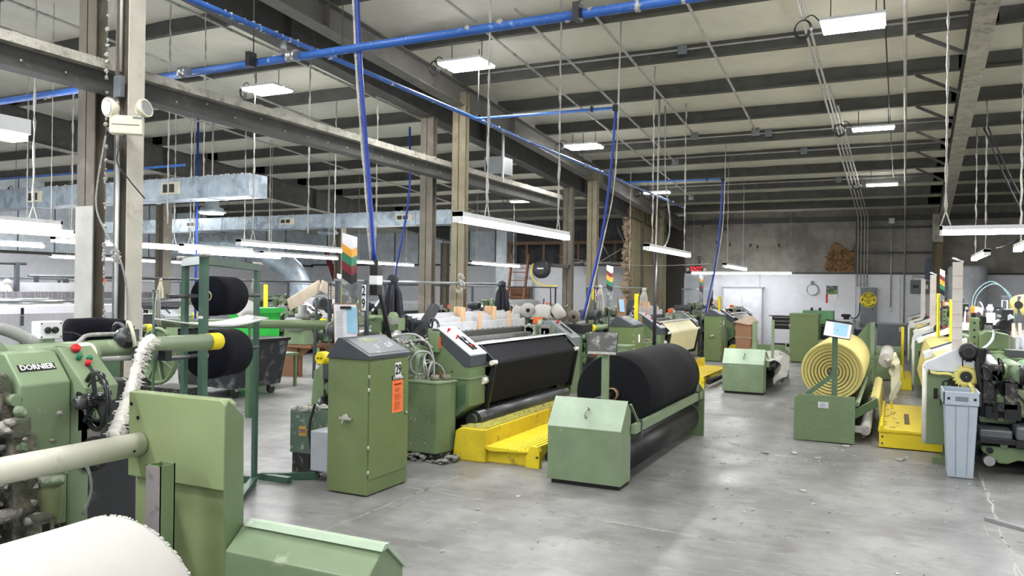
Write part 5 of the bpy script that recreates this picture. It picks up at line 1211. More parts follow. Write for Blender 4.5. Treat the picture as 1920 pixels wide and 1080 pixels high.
# yellow roll with ring relief on its end, groove shade painted in
t = thing('cloth_roll', (-.635, 10.8, .38), 'large pale yellow cloth roll showing ringed end', 'fabric roll')
prof = [(0, .012)]; rr = [.05, .065, .08, .10, .115, .135, .15, .17, .19, .21, .225, .25, .265, .285, .298, .315]
for i, r in enumerate(rr): prof.append(((-.030 if i % 2 else .022), r))
prof = [(p[0]/2.5, p[1]) for p in prof]+[(.02, .328), (.3, .33), (.7, .328), (1, .32)]
MB().lathe((-.635, 9.5, .73), (-.635, 12.0, .73), prof, 64).build('wound_cloth', YFAB, t)
b = MB(); RC = mat('olive_groove_shade', (150, 138, 74), .9, grain=.05); rr2 = [.05, .07, .085, .105, .12, .14, .155, .175, .19, .21, .225, .245, .26, .28, .292, .312]  # darker olive on alternate rings paints in the shade of the grooves
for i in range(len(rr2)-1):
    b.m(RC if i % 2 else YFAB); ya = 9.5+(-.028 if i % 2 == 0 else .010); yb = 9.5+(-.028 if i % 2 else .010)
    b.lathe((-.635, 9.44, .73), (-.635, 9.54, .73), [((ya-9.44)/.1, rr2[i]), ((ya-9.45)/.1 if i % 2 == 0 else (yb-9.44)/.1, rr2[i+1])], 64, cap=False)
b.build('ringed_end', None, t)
MB().ring((-.635, 9.47, .73), (0, 1, 0), .042, .006, 24, 6).build('card_core', BLACK, t); MB().cyl((-.635, 9.2, .73), (-.635, 9.52, .73), .02, n=12).build('shaft', DSTEEL, t)
# reading board on the pole
dk = Vector((-.555, 9.12, 1.215)); U = Vector((1, .05, -.02)).normalized(); V = Vector((.12, .35, .85)).normalized(); U = (U-V*U.dot(V)).normalized(); n = U.cross(V)
t = thing('reading_board', dk, 'slanted reading board with a white sheet and blue slip before the yellow roll', 'clipboard')
MB().obox(dk, (.27, .19, .008), Matrix((U, V, n)).transposed()).build('board', BLACK, t)
b = MB(); quad(b, dk+n*.006-V*.005, U, V, .26, .165); b.build('white_sheet', PAPER, t); b = MB(); quad(b, dk+n*.009+U*.03, U+V*-.03, V, .14, .135); b.build('blue_slip', PAPERB, t)
MB().bar(dk+n*.010+V*.088-U*.13, dk+n*.010+V*.088+U*.13, .012, .012).build('clip_bar', BLACK, t); MB().bar((-.585, 9.15, 1.1), tuple(dk), .03, .03).build('bracket', GREEND, t)
# second winding stand on the right, mostly hidden
t = thing('cloth_winder', (-.5, 15.5, 0), 'farther right winding stand with a green fin plate behind the yellow roll', 'winder', 'cloth winding stands')
MB().prism([(-.85, .5), (-.45, 1.08), (-.38, 1.08), (-.38, .5)], 'y', 15.4, 15.44).build('fin_plate', GREEN, t); MB().box(-.40, -.33, 15.3, 15.44, .5, 1.10).build('fin_flange', GREENL, t)
MB().box(-.9, -.3, 15.0, 15.5, .02, .5).build('housing', GREEN, t); MB().box(-.32, .10, 16.2, 16.5, .02, .62).build('green_box', GREENL, t, .006); MB().box(-.32, .10, 16.18, 16.2, .5, .62).build('pale_band', GREENL, t)
MB().cyl((-.12, 12.9, .62), (-.12, 15.2, .62), .10, n=20).build('white_core', WFAB, t)
crumple('draped_cloth', -.12, .02, 12.6, 14.2, .62, .12, CFAB, 'cream cloth tail hanging at the farther winding stand', seed=8)
t = thing('yellow_post', (.12, 15.0, 0), 'yellow upright post in front of the grey wall cabinet', 'post'); MB().box(.10, .15, 16.9, 16.95, 0, .98).build('post', YELC, t); MB().box(.08, .17, 16.88, 16.97, 0, .015).build('foot_plate', YELC, t)
for (x, y, z1, l) in ((.52, 12.2, 1.62, 'yellow light-curtain post left of the ivory post'), (.60, 10.8, 1.55, 'yellow light-curtain post right behind the ivory post')):
    t = thing('yellow_post', (x, y, 0), l, 'post', 'yellow light-curtain posts'); MB().box(x-.02, x+.02, y-.02, y+.02, 0.9, z1).build('post', YELC, t); MB().box(x+.005, x+.012, y-.022, y-.02, .95, z1-.02).build('black_stripe', INK, t); MB().box(x-.015, x+.015, y-.015, y+.015, 0, .9).build('foot', GREEND, t)
signal_flag(.66, 14.3, 1.5, 1.98, 'striped signal flag before the plastic-wrapped cylinder', [PAPER, MAROON, AMBER, GREENS, BLACK])
b = MB(); b.tube(curve_pts([(.86, 11.6, 1.3), (.9, 11.6, 1.62), (1.08, 11.6, 1.78), (1.26, 11.6, 1.62), (1.34, 11.6, 1.3)]), .006, 5); b.tube(curve_pts([(.88, 11.5, 1.3), (.92, 11.5, 1.6), (1.1, 11.5, 1.75), (1.28, 11.5, 1.6), (1.36, 11.5, 1.3)]), .005, 5)
one('air_tubing', b, mat('pale_blue_tubing', (150, 190, 196), .4), 'thin pale blue tubing arched above the number 32 post', 'tubing')
# metal strip on the floor at the right edge
b = MB().bar((.60, 6.55, .012), (1.1, 6.15, .012), .05, .022); one('metal_channel', b, STEEL, 'short metal channel lying on the floor at the right edge', 'metal strip')
# ============================================================= NEAR LEFT LOOM (end of machine 30) AND ITS WINDER
t = thing('weaving_loom', (-3.6, 1.6, 0), 'near left loom end with lettered green head and long green tube', 'loom', 'row of green looms')
NEARL = t
# lettered head
b = MB(); ya, yb = 1.955, 2.165
pf = [(-3.10, 1.19), (-3.10, .90), (-3.30, .90), (-3.34, 1.26), (-3.30, 1.315), (-3.205, 1.31)]
hd = MB().prism(pf, 'y', ya, yb).build('lettered_head', GREENL, t, .006)
d = Vector((-3.205+3.10, 0, 1.31-1.19)).normalized(); cpt = Vector((-3.155, 2.055, 1.252)); n = Vector((.12, 0, .105)).normalized()
q = MB(); quad(q, cpt+n*.001, (0, 1, 0), d, .155, .035); q.build('badge', INK, hd)
text('DORNIER', .036, cpt+n*.0028, (0, 1, 0), d, INKW, hd, 'badge_lettering', bold=.0006, sx=.92)
MB().box(-3.28, -3.11, ya+.004, yb-.004, .60, .92).build('lower_cover', GREENL, t, .004)
# wing with buttons
w_ = MB(); pf = [(-3.02, 1.165), (-3.03, 1.10), (-3.10, 1.08), (-3.26, 1.25), (-3.26, 1.315), (-3.20, 1.325)]
wg = w_.prism(pf, 'y', 2.175, 2.33).build('button_wing', GREENL, t, .005)
d2 = Vector((-.18, 0, .16)).normalized(); n2 = Vector((.16, 0, .18)).normalized(); p0 = Vector((-3.02, 0, 1.165))
for s, y, r, m_, nm in ((.215, 2.235, .020, RED, 'stop_button'), (.165, 2.225, .012, GREENS, 'start_button'), (.150, 2.265, .012, GREENS, 'start_button'), (.125, 2.245, .012, RED, 'push_button'), (.04, 2.262, .015, BLACK, 'rotary_switch')):
    q = p0+d2*s+Vector((0, y, 0)); bb = MB(); bb.lathe(q, q+n2*.028, [(0, r*.6), (.3, r*.6), (.35, r), (.85, r), (1, r*.7)], 14); bb.build(nm, m_, wg)
q0 = p0+Vector((0, 2.25, 0)); MB().bar(q0+d2*.07+n2*.004, q0+d2*.125+n2*.004, .012, .008, n2).build('rocker_strip', DSTEEL, wg)
MB().box(-3.30, -3.12, 2.17, 2.27, .55, 1.10).build('lower_column', GREENL, t, .012)
# white switch box on stalk
sb = MB().box(-3.50, -3.44, 2.25, 2.36, 1.345, 1.425).build('switch_box', WHITE, t, .005)
MB().box(-3.49, -3.45, 2.27, 2.33, 1.28, 1.35).build('box_stalk', GREENL, t)
for y in (2.288, 2.322):
    k = MB().lathe((-3.44, y, 1.385), (-3.425, y, 1.385), [(0, .015), (.5, .015), (1, .011)], 16).build('rotary_knob', BLACK, sb); MB().box(-3.426, -3.4225, y-.007, y+.007, 1.382, 1.388).build('knob_mark', WHITE, k) if False else None
for y in (2.26, 2.35):
    for z in (1.355, 1.415): MB().cyl((-3.44, y, z), (-3.438, y, z), .004, n=8).build('screw', DSTEEL, sb)
MB().tube(curve_pts([(-3.46, 2.37, 1.37), (-3.44, 2.43, 1.36), (-3.40, 2.47, 1.31), (-3.38, 2.50, 1.25)]), .006, 6).build('switch_cable', BLACK, t)
# long tube, flange, bent rod
MB().cyl((-3.42, 2.0, 1.285), (-3.42, 3.20, 1.285), .045, n=28).build('rapier_tube', GREENL, t)
MB().lathe((-3.42, 3.195, 1.285), (-3.42, 3.275, 1.285), [(0, .0475), (.9, .0475), (1, .044)], 28).build('yellow_end_band', YELC, t)
MB().lathe((-3.36, 2.38, 1.265), (-3.36, 2.44, 1.265), [(0, .05), (.2, .062), (.8, .062), (1, .056)], 28).build('flange', CREAMP, t)
MB().cyl((-3.36, 2.43, 1.265), (-3.36, 2.455, 1.265), .058, n=28).build('flange_back', GREENL, t)
MB().cyl((-3.35, 2.2, 1.265), (-3.35, 2.40, 1.265), .034, n=18).build('boss', GREEN, t)
MB().tube(curve_pts([(-3.36, 2.36, 1.31), (-3.40, 2.42, 1.335), (-3.42, 2.48, 1.355), (-3.43, 2.66, 1.352)]), .010, 8).build('bent_rod', GHOSE, t)
MB().cyl((-3.34, 2.42, 1.245), (-3.36, 2.68, 1.238), .013, n=12).build('lower_rod', GHOSE, t)
bb = MB(); machinery(bb, -3.44, -3.38, 2.64, 2.72, 1.32, 1.375, 10, [CREAMP, GREENL, DSTEEL], 3); tag(bb.build('clamp', None, t), kind='stuff')
g = MB().lathe((-3.33, 2.66, 1.245), (-3.33, 2.70, 1.245), [(0, .012), (.1, .036), (.9, .040), (1, .03)], 22).build('gear_wheel', DSTEEL, t); MB().ring((-3.325, 2.655, 1.245), (0, 1, 0), .024, .004, 18, 5).build('gear_ring', STEEL, g)
MB().box(-3.34, -3.29, 2.80, 2.84, 1.215, 1.265).build('black_block', BLACK, t)
# black handwheel
wc = Vector((-2.96, 2.18, 1.115)); b = MB(); b.ring(wc, (.25, 1, 0), .116, .011, 36, 8); b.ring(wc, (.15, 1, 0), .084, .004, 36, 6)
for k in range(5):
    a = 2*pi*k/5+.4; b.bar(wc, wc+Vector((cos(a)*.104, -.01, sin(a)*.104)), .016, .018)
b.lathe(wc+Vector((-.01, -.06, 0)), wc+Vector((0, .02, 0)), [(0, .02), (.3, .034), (1, .036)], 18); b.build('handwheel', mat('black_gloss_enamel', (26, 28, 32), .2), t)
MB().lathe(wc+Vector((-.01, -.09, 0)), wc+Vector((-.01, -.05, 0)), [(0, .018), (.3, .026), (1, .03)], 16).build('steel_hub', DSTEEL, t); MB().bar(wc+Vector((0, .06, -.01)), (-3.2, 2.24, 1.05), .02, .03).build('wheel_bracket', CAKED, t); MB().bar(wc+Vector((-.02, .03, -.05)), wc+Vector((-.12, .05, -.08)), .03, .05).build('clutch_lever', GREENL, t)
bb = MB(); machinery(bb, -3.22, -3.12, 2.2, 2.32, .85, 1.12, 14, [GREENL, DSTEEL, GRIME, LINTG], 9); tag(bb.build('clutch_parts', None, t), kind='stuff')
# dirty left flank with castings
MB().box(-4.4, -3.3, 0.4, 2.25, .35, 1.12).build('machine_body', GRIME, t, .01)
MB().box(-3.35, -3.28, 0.6, 2.28, .18, .58).build('dark_apron', GREEND, t, .01)
bb = MB(); machinery(bb, -3.32, -3.06, 1.3, 2.0, .30, .98, 120, [GRIME, GRIME, GRIME, LINTG, DSTEEL, DUSTY], 51); tag(bb.build('lint_clogged_gears', None, t), kind='stuff')
MB().prism([(1.84, 1.24), (1.93, 1.24), (1.97, 1.12), (1.97, 1.02), (1.93, 1.02), (1.90, 1.12), (1.80, 1.20)], 'x', -3.22, -3.14).build('green_bracket', CAKED, t, .008)
MB().lathe((-3.14, 1.79, 1.13), (-3.11, 1.79, 1.13), [(0, .11), (1, .10)], 26).build('drum_flange', mat('rusty_mauve_drum', (118, 104, 100), .6), t); MB().cyl((-3.16, 1.94, 1.135), (-3.10, 1.94, 1.135), .024, n=14).build('boss', GREENL, t)
MB().lathe((-3.14, 1.80, .97), (-3.10, 1.80, .97), [(0, .06), (1, .07)], 24).build('chrome_disc', STEEL, t)
MB().cyl((-3.05, 1.2, 1.045), (-3.05, 1.87, 1.045), .026, n=16).build('cloth_roller', WTUBE, t); MB().box(-3.08, -3.02, 1.87, 1.95, 1.0, 1.075).build('roller_bearing', CAKED, t, .006)
for k, (y, z) in enumerate(((1.93, .96), (1.94, .87), (1.92, 1.10))): MB().lathe((-3.06, y, z), (-3.02, y, z), [(0, .02), (.6, .02), (.6, .012), (1, .012)], 12).build('hex_nut', DUSTY, t)
MB().prism([(-3.24, 1.0), (-3.06, 1.0), (-3.04, .55), (-3.24, .55)], 'y', 1.90, 2.0).build('bearing_plate', CAKED, t, .01)
f = MB().lathe((-3.0, 2.02, .66), (-3.0, 2.02, .80), [(0, .030), (.15, .036), (.85, .042), (1, .042)], 18).build('oil_cup', mat('olive_oil_cup', (130, 140, 100), .4), t); MB().cyl((-3.0, 2.02, .80), (-3.0, 2.02, .83), .046, n=18).build('cup_lid', DUSTY, f)
MB().box(-3.02, -2.94, 1.93, 2.0, .50, .70).build('casting', CAKED, t, .012); MB().box(-2.945, -2.938, 1.945, 1.975, .60, .67).build('casting_slot', INK, t)
MB().tube(curve_pts([(-2.98, 2.06, .92), (-2.95, 2.13, .86), (-2.94, 2.15, .76), (-2.96, 2.13, .66)]), .007, 6, .3).build('grey_hose', GHOSE, t)
MB().tube(curve_pts([(-3.6, 1.3, 1.36), (-3.55, 1.8, 1.42), (-3.5, 2.1, 1.40), (-3.46, 2.26, 1.32)]), .028, 10, .05).build('fat_grey_hose', GHOSE, t)
MB().box(-3.52, -3.30, 1.2, 2.0, 1.26, 1.30).build('top_rail', GREENL, t, .01); bb = MB(); machinery(bb, -3.5, -3.25, 1.4, 2.0, 1.28, 1.35, 16, [GREYP, LINT, GREENL, STEEL], 61); tag(bb.build('top_linkage', None, t), kind='stuff')
MB().bar((-3.45, 2.28, 1.30), (-3.30, 2.38, 1.29), .06, .04).build('arm', GREENL, t)
lint_over('lint', t, 260, (-3.3, -2.98, 1.3, 2.1, .4, 1.1), (.006, .022), LINTG, .7)
MB().box(-4.3, -3.35, .5, 2.1, .0, .36).build('base', GRIME, t)
MB().box(-4.3, -3.6, 2.25, 2.9, .0, 1.10).build('end_casing', mat('black_casing', (46, 48, 52), .4, wear=(90, 92, 94), wscale=8, wamt=.6), t, .02)
# fringed waste rope
b = MB(); path = curve_pts([(-3.36, 2.78, 1.33), (-3.33, 2.70, 1.29), (-3.285, 2.63, 1.195), (-3.187, 2.51, 1.075), (-3.13, 2.425, .993), (-3.06, 2.33, .93)], 12)
b.tube(path, .024, 8, .25)
for i in range(len(path)-1):
    for k in range(18):
        p = Vector(path[i]).lerp(Vector(path[i+1]), random.random()); v = Vector((random.uniform(-.7, 1), random.uniform(-.4, .9), random.uniform(-1.1, .1))).normalized()*random.uniform(.025, .06)
        b.cyl(p, p+v, .0035, .0012, 4, cap=False)
one('waste_rope', b, mat('white_waste_yarn', (226, 224, 218), .9), 'white fringed waste rope trailing from the green tube', 'waste yarn')
# green end panel, square post, ivory tube
t = thing('cloth_winder', (-2.3, 1.6, 0), 'nearest winding stand with tall green end panel and white roll', 'winder', 'cloth winding stands')
PG = mat('olive_panel_green', (140, 156, 112), .34, wear=(170, 180, 150), wscale=20, wamt=.76, grain=.02)
MB().box(-2.878, -2.335, 2.31, 2.33, 0.02, .90).build('end_panel', PG, t, .003)
MB().prism([(-2.878, .80), (-2.878, 1.15), (-2.36, 1.15), (-2.335, 1.135), (-2.335, .80)], 'y', 2.27, 2.33).build('upper_hood', PG, t, .004)
MB().prism([(2.31, 0.02), (2.27, .80), (2.27, 1.13), (2.285, 1.15), (2.365, 1.08), (2.372, .60), (2.33, .45), (2.33, .02)], 'x', -2.338, -2.330).build('side_flange', GREEN, t, .002)
for x, z in ((-2.86, 1.10), (-2.82, 1.045)): MB().cyl((x, 2.266, z), (x, 2.271, z), .0075, n=10).build('bolt_hole', INK, t)
pb = MB(); x0, x1, y0, y1 = -2.548, -2.474, 2.09, 2.16; th = .006
for a in ((x0, x1, y0, y0+th), (x0, x1, y1-th, y1), (x0, x0+th, y0, y1), (x1-th, x1, y0, y1)): pb.box(a[0], a[1], a[2], a[3], .1, .915)
pb.build('square_post', GREEN, t); MB().box(x0, x1, y0-.002, y0-.0003, .1, .912).build('bare_steel_face', mat('bare_pinkish_steel', (158, 152, 152), .4, metal=.3, wear=(124, 116, 116), wscale=12, wamt=.55), t)
MB().cyl((-2.80, 0.7, .94), (-2.80, 2.262, .94), .048, n=32).build('ivory_tube', WTUBE, t); MB().cyl((-2.752, 2.2, .925), (-2.7515, 2.2, .925), .006, n=8).build('tube_hole', INK, t)
MB().cyl((-2.80, 2.255, .94), (-2.80, 2.275, .94), .03, n=16).build('shaft', DSTEEL, t)
# gear housing box with ridge at the near right
pf = [(2.335, .02), (2.27, .25), (2.27, .57), (2.37, .655), (2.39, .655), (2.50, .56), (2.50, .02)]
bx = MB().prism(pf, 'x', -2.325, -1.655).build('gear_housing', GREENL, t, .006)
MB().prism([(2.345, .652), (2.365, .672), (2.392, .672), (2.51, .562), (2.50, .55), (2.385, .655)], 'x', -2.30, -1.645).build('ridge_lip', mat('pale_lid_green', (168, 188, 164), .45, wear=(198, 206, 196), wscale=16, wamt=.62), bx)
MB().box(-2.30, -1.75, .5, 2.1, .02, .10).build('bed', GREEN, t)
t = thing('cloth_roll', (-2.17, 1.0, .1), 'big white cloth roll in the near left corner', 'fabric roll')
b = MB(); b.lathe((-2.17, .25, .47), (-2.17, 1.70, .47), [(0, .37), (.05, .395), (.9, .40), (.985, .402), (1.0, .396), (1.0, .05)], 72)
for k in range(150):
    a = random.uniform(0, pi); b.blob((-2.17+.398*cos(a), 1.695, .47+.398*sin(a)), .005, 5, 4, .4)
b.build('wound_cloth', WFAB, t)

# ============================================================= RACK WITH BLACK YARN PACKAGES
t = thing('yarn_rack', (-4.2, 4.2, 0), 'dark green post rack holding two big black yarn packages', 'rack')
P1, P3, P2 = (-3.68, 3.40), (-4.24, 3.76), (-4.66, 4.85)
for nm, p, s in (('post', P1, .04), ('post', P3, .035), ('post', P2, .035)):
    MB().box(p[0]-s/2, p[0]+s/2, p[1]-s/2, p[1]+s/2, .02, 1.72).build(nm, GREENR, t)
for a, b_ in ((P3, P1), (P1, P2)): MB().bar((a[0], a[1], 1.745), (b_[0], b_[1], 1.745), .055, .05).build('top_beam', GREENR, t)
MB().bar((P2[0], P2[1], .03), (P2[0]-.35, P2[1]-.05, .03), .05, .05).build('foot_beam', GREENR, t); MB().bar((P1[0], P1[1], .03), (P2[0], P2[1], .03), .05, .04).build('foot_beam', GREENR, t)
MB().bar((P3[0], P3[1], .03), (P1[0], P1[1], .03), .05, .04).build('foot_beam', GREENR, t)
b = MB()
for k in range(40):
    q = random.choice((P1, P2, P3)); b.blob((q[0]+random.uniform(-.04, .04), q[1]+random.uniform(-.04, .04), 1.775), random.uniform(.008, .025), 6, 4, .5, .6)
tag(b.build('lint', LINT, t), kind='stuff')
MB().box(P1[0]-.018, P1[0]+.018, P1[1]-.022, P1[1]-.02, 1.40, 1.415).build('tape', PAPER, t)
for z, x, y in ((1.525, -4.10, 3.60), (1.13, -4.10, 3.60)): MB().cyl((x, y-.1, z), (x-.25, y+.95, z), .014, n=10).build('spindle', DSTEEL, t)
for z0, R, L, lab, y0 in ((1.525, .135, .32, 'upper black yarn package on the green rack', 3.86), (1.13, .165, .36, 'lower black yarn package on the green rack', 3.84)):
    t = thing('yarn_package', (-4.2, y0+.2, z0-R), lab, 'yarn cone', 'black yarn packages')
    prof = [(0, .03), (0, R*.93), (.08, R), (.3, R*1.01), (.34, R*.985), (.6, R), (.64, R*.975), (.92, R*.99), (1, R*.88), (1, .03)]
    MB().lathe((-4.14, y0, z0), (-4.24, y0+L, z0), prof, 40).build('wound_yarn', BFAB2, t)
    MB().ring((-4.138, y0-.006, z0), (.2, -1, 0), .030, .005, 22, 6).build('card_core', mat('pale_card_core', (196, 180, 150), .7), t)
b = MB(); pts = []
for i in range(11):
    u = i/10; x = -4.26+(-4.62+4.26)*u; y = 3.62+(4.80-3.62)*u; z = 1.36-.05*math.sin(pi*u)*.9-.015*u; pts.append((x, y, z))
vs = []
for (x, y, z) in pts: vs += [(x-.06, y-.03, z+.02), (x+.10, y+.04, z)]
b.add(vs, [(2*i, 2*i+1, 2*i+3, 2*i+2) for i in range(10)], True); o = one('plastic_tray', b, mat('translucent_white_tray', (206, 208, 208), .35), 'curved white plastic tray laid across the rack between the packages', 'tray'); o.modifiers.new('th', 'SOLIDIFY').thickness = .01
# dusty junction boxes left of cabinet 29
t = thing('junction_cabinet', (-4.6, 5.35, 0), 'small grubby green box with an orange sticker left of cabinet 29', 'electrical box')
MB().box(-4.62, -4.40, 5.22, 5.46, .19, .54).build('case', mat('grubby_green_box', (92, 112, 96), .6, wear=(186, 186, 176), wscale=18, wamt=.56), t, .005)
MB().box(-4.52, -4.44, 5.215, 5.22, .34, .42).build('sticker', mat('worn_orange_sticker', (210, 160, 60), .7, wear=(130, 130, 100), wscale=30, wamt=.5), t); MB().box(-4.60, -4.42, 5.23, 5.45, 0, .19).build('leg_frame', GRIME, t)
text('SM', .05, (-4.48, 5.212, .38), (1, 0, 0), (0, 0, 1), mat('faded_blue_ink', (70, 90, 160), .7), t, 'sticker_letters')
lint_over('lint', t, 90, (-4.62, -4.40, 5.22, 5.46, .54, .57), (.01, .03), LINT, .5)
t = thing('junction_cabinet', (-4.25, 5.3, 0), 'small pale grey box squeezed behind cabinet 29', 'electrical box'); MB().box(-4.30, -4.12, 5.1, 5.4, .09, .42).build('case', mat('pale_grey_box', (176, 182, 190), .5), t, .012); MB().tube(curve_pts([(-4.34, 5.2, .62), (-4.38, 5.18, .4), (-4.3, 5.16, .12), (-4.2, 5.1, .05)]), .012, 6).build('cable', RUBBER, t)
b = MB(); b.box(-4.72, -4.40, 4.95, 5.0, .0, .05); b.bar((-4.7, 4.97, .03), (-4.3, 5.2, .03), .05, .05); one('floor_channel', b, GREENR, 'dark green steel channel lying on the floor left of cabinet 29', 'metal strip')
# ============================================================= BACK WALL AND ITS FURNITURE
YB_ = YW-.03
# exit door
t = MB().box(-5.82, -5.02, YB_-.04, YB_, 0, 2.06).build('door_1', mat('grey_door', (172, 178, 184), .5)); tag(t, kind='structure')
for a in ((-5.87, -5.82, 0, 2.10), (-5.02, -4.97, 0, 2.10), (-5.87, -4.97, 2.06, 2.11)): MB().box(a[0], a[1], YB_-.06, YB_, a[2], a[3]).build('door_frame', mat('pale_door_frame', (196, 198, 198), .5), t)
MB().box(-5.13, -5.07, YB_-.09, YB_-.04, 1.0, 1.06).build('door_handle', STEEL, t)
t = thing('exit_sign', (-5.48, YB_, 2.2), 'red lettered exit sign with two small lamps over the grey door', 'sign')
MB().box(-5.63, -5.33, YB_-.09, YB_-.01, 2.20, 2.38).build('case', mat('black_sign_case', (40, 34, 34), .5), t, .004); text('EXIT', .17, (-5.48, YB_-.092, 2.29), (1, 0, 0), (0, 0, 1), EXIT_ON, t, 'exit_letters', bold=.004)
for x in (-5.74, -5.22): MB().lathe((x, YB_-.05, 2.29), (x, YB_-.12, 2.27), [(0, .03), (.5, .045), (1, .045)], 14).build('lamp_head', CREAMP, t)
t = thing('wall_bracket', (-5.4, YB_, 2.55), 'small dark ring bracket above the exit sign', 'bracket'); MB().ring((-5.40, YB_-.03, 2.62), (0, 1, 0), .05, .012, 18, 6).build('ring', DARK, t); MB().box(-5.42, -5.38, YB_-.04, YB_+.02, 2.44, 2.56).build('stem', DARK, t)
# shut white double cabinet
t = thing('wall_cupboard', (-4.07, YB_, .0), 'white double-door cupboard against the back wall', 'cupboard')
MB().box(-4.62, -3.52, YB_-.25, YB_-.01, .0, 1.72).build('carcass', mat('white_cupboard', (216, 218, 224), .5), t); MB().box(-4.66, -3.48, YB_-.28, YB_-.01, 1.72, 1.76).build('top', mat('grey_edge', (150, 152, 156), .5), t)
for x0, x1 in ((-4.60, -4.08), (-4.06, -3.54)): d_ = MB().box(x0, x1, YB_-.27, YB_-.25, .05, 1.70).build('door', mat('white_cupboard', (216, 218, 224), .5), t); MB().box((x0+x1)/2-.02, (x0+x1)/2+.02, YB_-.285, YB_-.27, .9, 1.0).build('handle', COND, d_)
# wall ring
t = thing('cord_ring', (-2.16, YB_, 1.6), 'coiled cord ring hung on the white wall', 'coil'); b = MB()
for k in range(3): b.ring((-2.16+k*.01, YB_-.03, 1.70), (0.05*k, 1, 0), .15+.006*k, .005, 30, 5)
b.build('coil', GREYBOX, t); MB().box(-2.20, -2.12, YB_-.06, YB_, 1.86, 1.95).build('hook', GREYBOX, t)
t = thing('wall_calendar', (-1.64, YB_, 1.34), 'calendar with a green landscape photo pinned on the back wall', 'calendar')
MB().box(-1.79, -1.49, YB_-.012, YB_-.004, 1.58, 1.82).build('picture_page', mat('dark_landscape', (78, 88, 74), .6, wear=(150, 160, 140), wscale=8, wamt=.5), t); MB().box(-1.79, -1.49, YB_-.013, YB_-.005, 1.58, 1.63).build('picture_grass', mat('grass_print', (110, 150, 60), .6), t)
MB().box(-1.74, -1.49, YB_-.012, YB_-.004, 1.34, 1.58).build('month_page', PAPER, t); MB().box(-1.80, -1.74, YB_-.013, YB_-.005, 1.33, 1.58).build('red_margin', RED, t)
# electrical panel with caution disc
t = thing('electrical_panel', (-.69, YB_, .7), 'tall grey electrical panel with a round yellow caution sign', 'electrical panel')
MB().box(-.89, -.48, YB_-.15, YB_-.01, .70, 1.78).build('case', GREYBOX, t, .005); MB().box(-.87, -.50, YB_-.16, YB_-.15, .72, 1.74).build('door', GREYBOX, t); MB().box(-.60, -.55, YB_-.165, YB_-.16, 1.16, 1.19).build('latch', INK, t)
MB().cyl((-.69, YB_-.162, 1.44), (-.69, YB_-.175, 1.44), .21, n=40, smooth=False).build('caution_disc', mat('caution_yellow', (244, 222, 30), .5), t)
for s, z, q in (('KEEP AREA', 1.535, .045), ('IN FRONT', 1.495, .04), ('OF', 1.46, .035), ('ELECTRICAL', 1.425, .04), ('PANEL', 1.385, .04), ('CLEAR', 1.345, .04)): text(s, q, (-.69, YB_-.176, z), (1, 0, 0), (0, 0, 1), INK, t, 'sign_text', bold=.001)
for i, ch in enumerate('CAUTION'):
    a = pi/2+(3-i)*.27; text(ch, .07, (-.69+.175*cos(a), YB_-.176, 1.44+.165*sin(a)), (sin(a), 0, -cos(a)), (cos(a), 0, sin(a)), INK, t, 'sign_letter', bold=.003)
for i, ch in enumerate('FOR 36 INCHES'):
    a = -pi/2+(i-6)*.15; text(ch, .045, (-.69+.18*cos(a), YB_-.176, 1.44+.18*sin(a)), (-sin(a), 0, cos(a)), (-cos(a), 0, -sin(a)), INK, t, 'sign_letter', bold=.002)
for sx in (-1, 1): b = MB(); b.add([(-.69+sx*.18, YB_-.178, 1.39), (-.69+sx*.135, YB_-.178, 1.50), (-.69+sx*.115, YB_-.178, 1.47), (-.69+sx*.15, YB_-.178, 1.40)], [(0, 1, 2, 3)] if sx < 0 else [(3, 2, 1, 0)], False); b.build('arrow_mark', INK, t)
# meters and blue box, outlet
t = thing('meter_box', (.47, YB_, 1.64), 'left grey meter box with a round window', 'electrical box', 'wall meter boxes'); MB().box(.35, .60, YB_-.12, YB_-.01, 1.64, 2.0).build('case', mat('dark_grey_box', (104, 112, 118), .5), t, .01); MB().box(.41, .55, YB_-.125, YB_-.12, 1.78, 1.86).build('window', BLACK, t); MB().tube(curve_pts([(.4, YB_-.06, 2.0), (.42, YB_-.06, 2.12), (.55, YB_-.06, 2.1), (.74, YB_-.06, 2.06)]), .015, 7).build('conduit', COND, t)
t = thing('meter_box', (.74, YB_, 1.64), 'right grey switch box with a white lever', 'electrical box', 'wall meter boxes'); MB().box(.63, .85, YB_-.12, YB_-.01, 1.64, 1.98).build('case', mat('dark_grey_box', (104, 112, 118), .5), t, .01); MB().box(.71, .78, YB_-.13, YB_-.12, 1.76, 1.87).build('lever_plate', PAPER, t)
t = thing('meter_box', (.8, YB_, 2.0), 'tall blue-grey box on the wall above the meter boxes', 'electrical box'); MB().box(.70, .88, YB_-.14, YB_-.01, 2.02, 2.58).build('case', mat('slate_blue_box', (84, 96, 116), .5), t, .005)
t = thing('wall_outlet', (-.13, YB_, 1.15), 'outlet at the foot of a conduit right of the caution sign', 'outlet'); MB().box(-.17, -.09, YB_-.05, YB_-.01, 1.13, 1.25).build('box', GREYP, t, .004); MB().cyl((-.13, YB_-.03, 1.25), (-.13, YB_-.03, 3.6), .018, n=8).build('conduit', COND, t)
MB().box(-.2, -.06, YB_-.08, YB_-.0, 3.55, 3.70).build('top_box', COND, t)
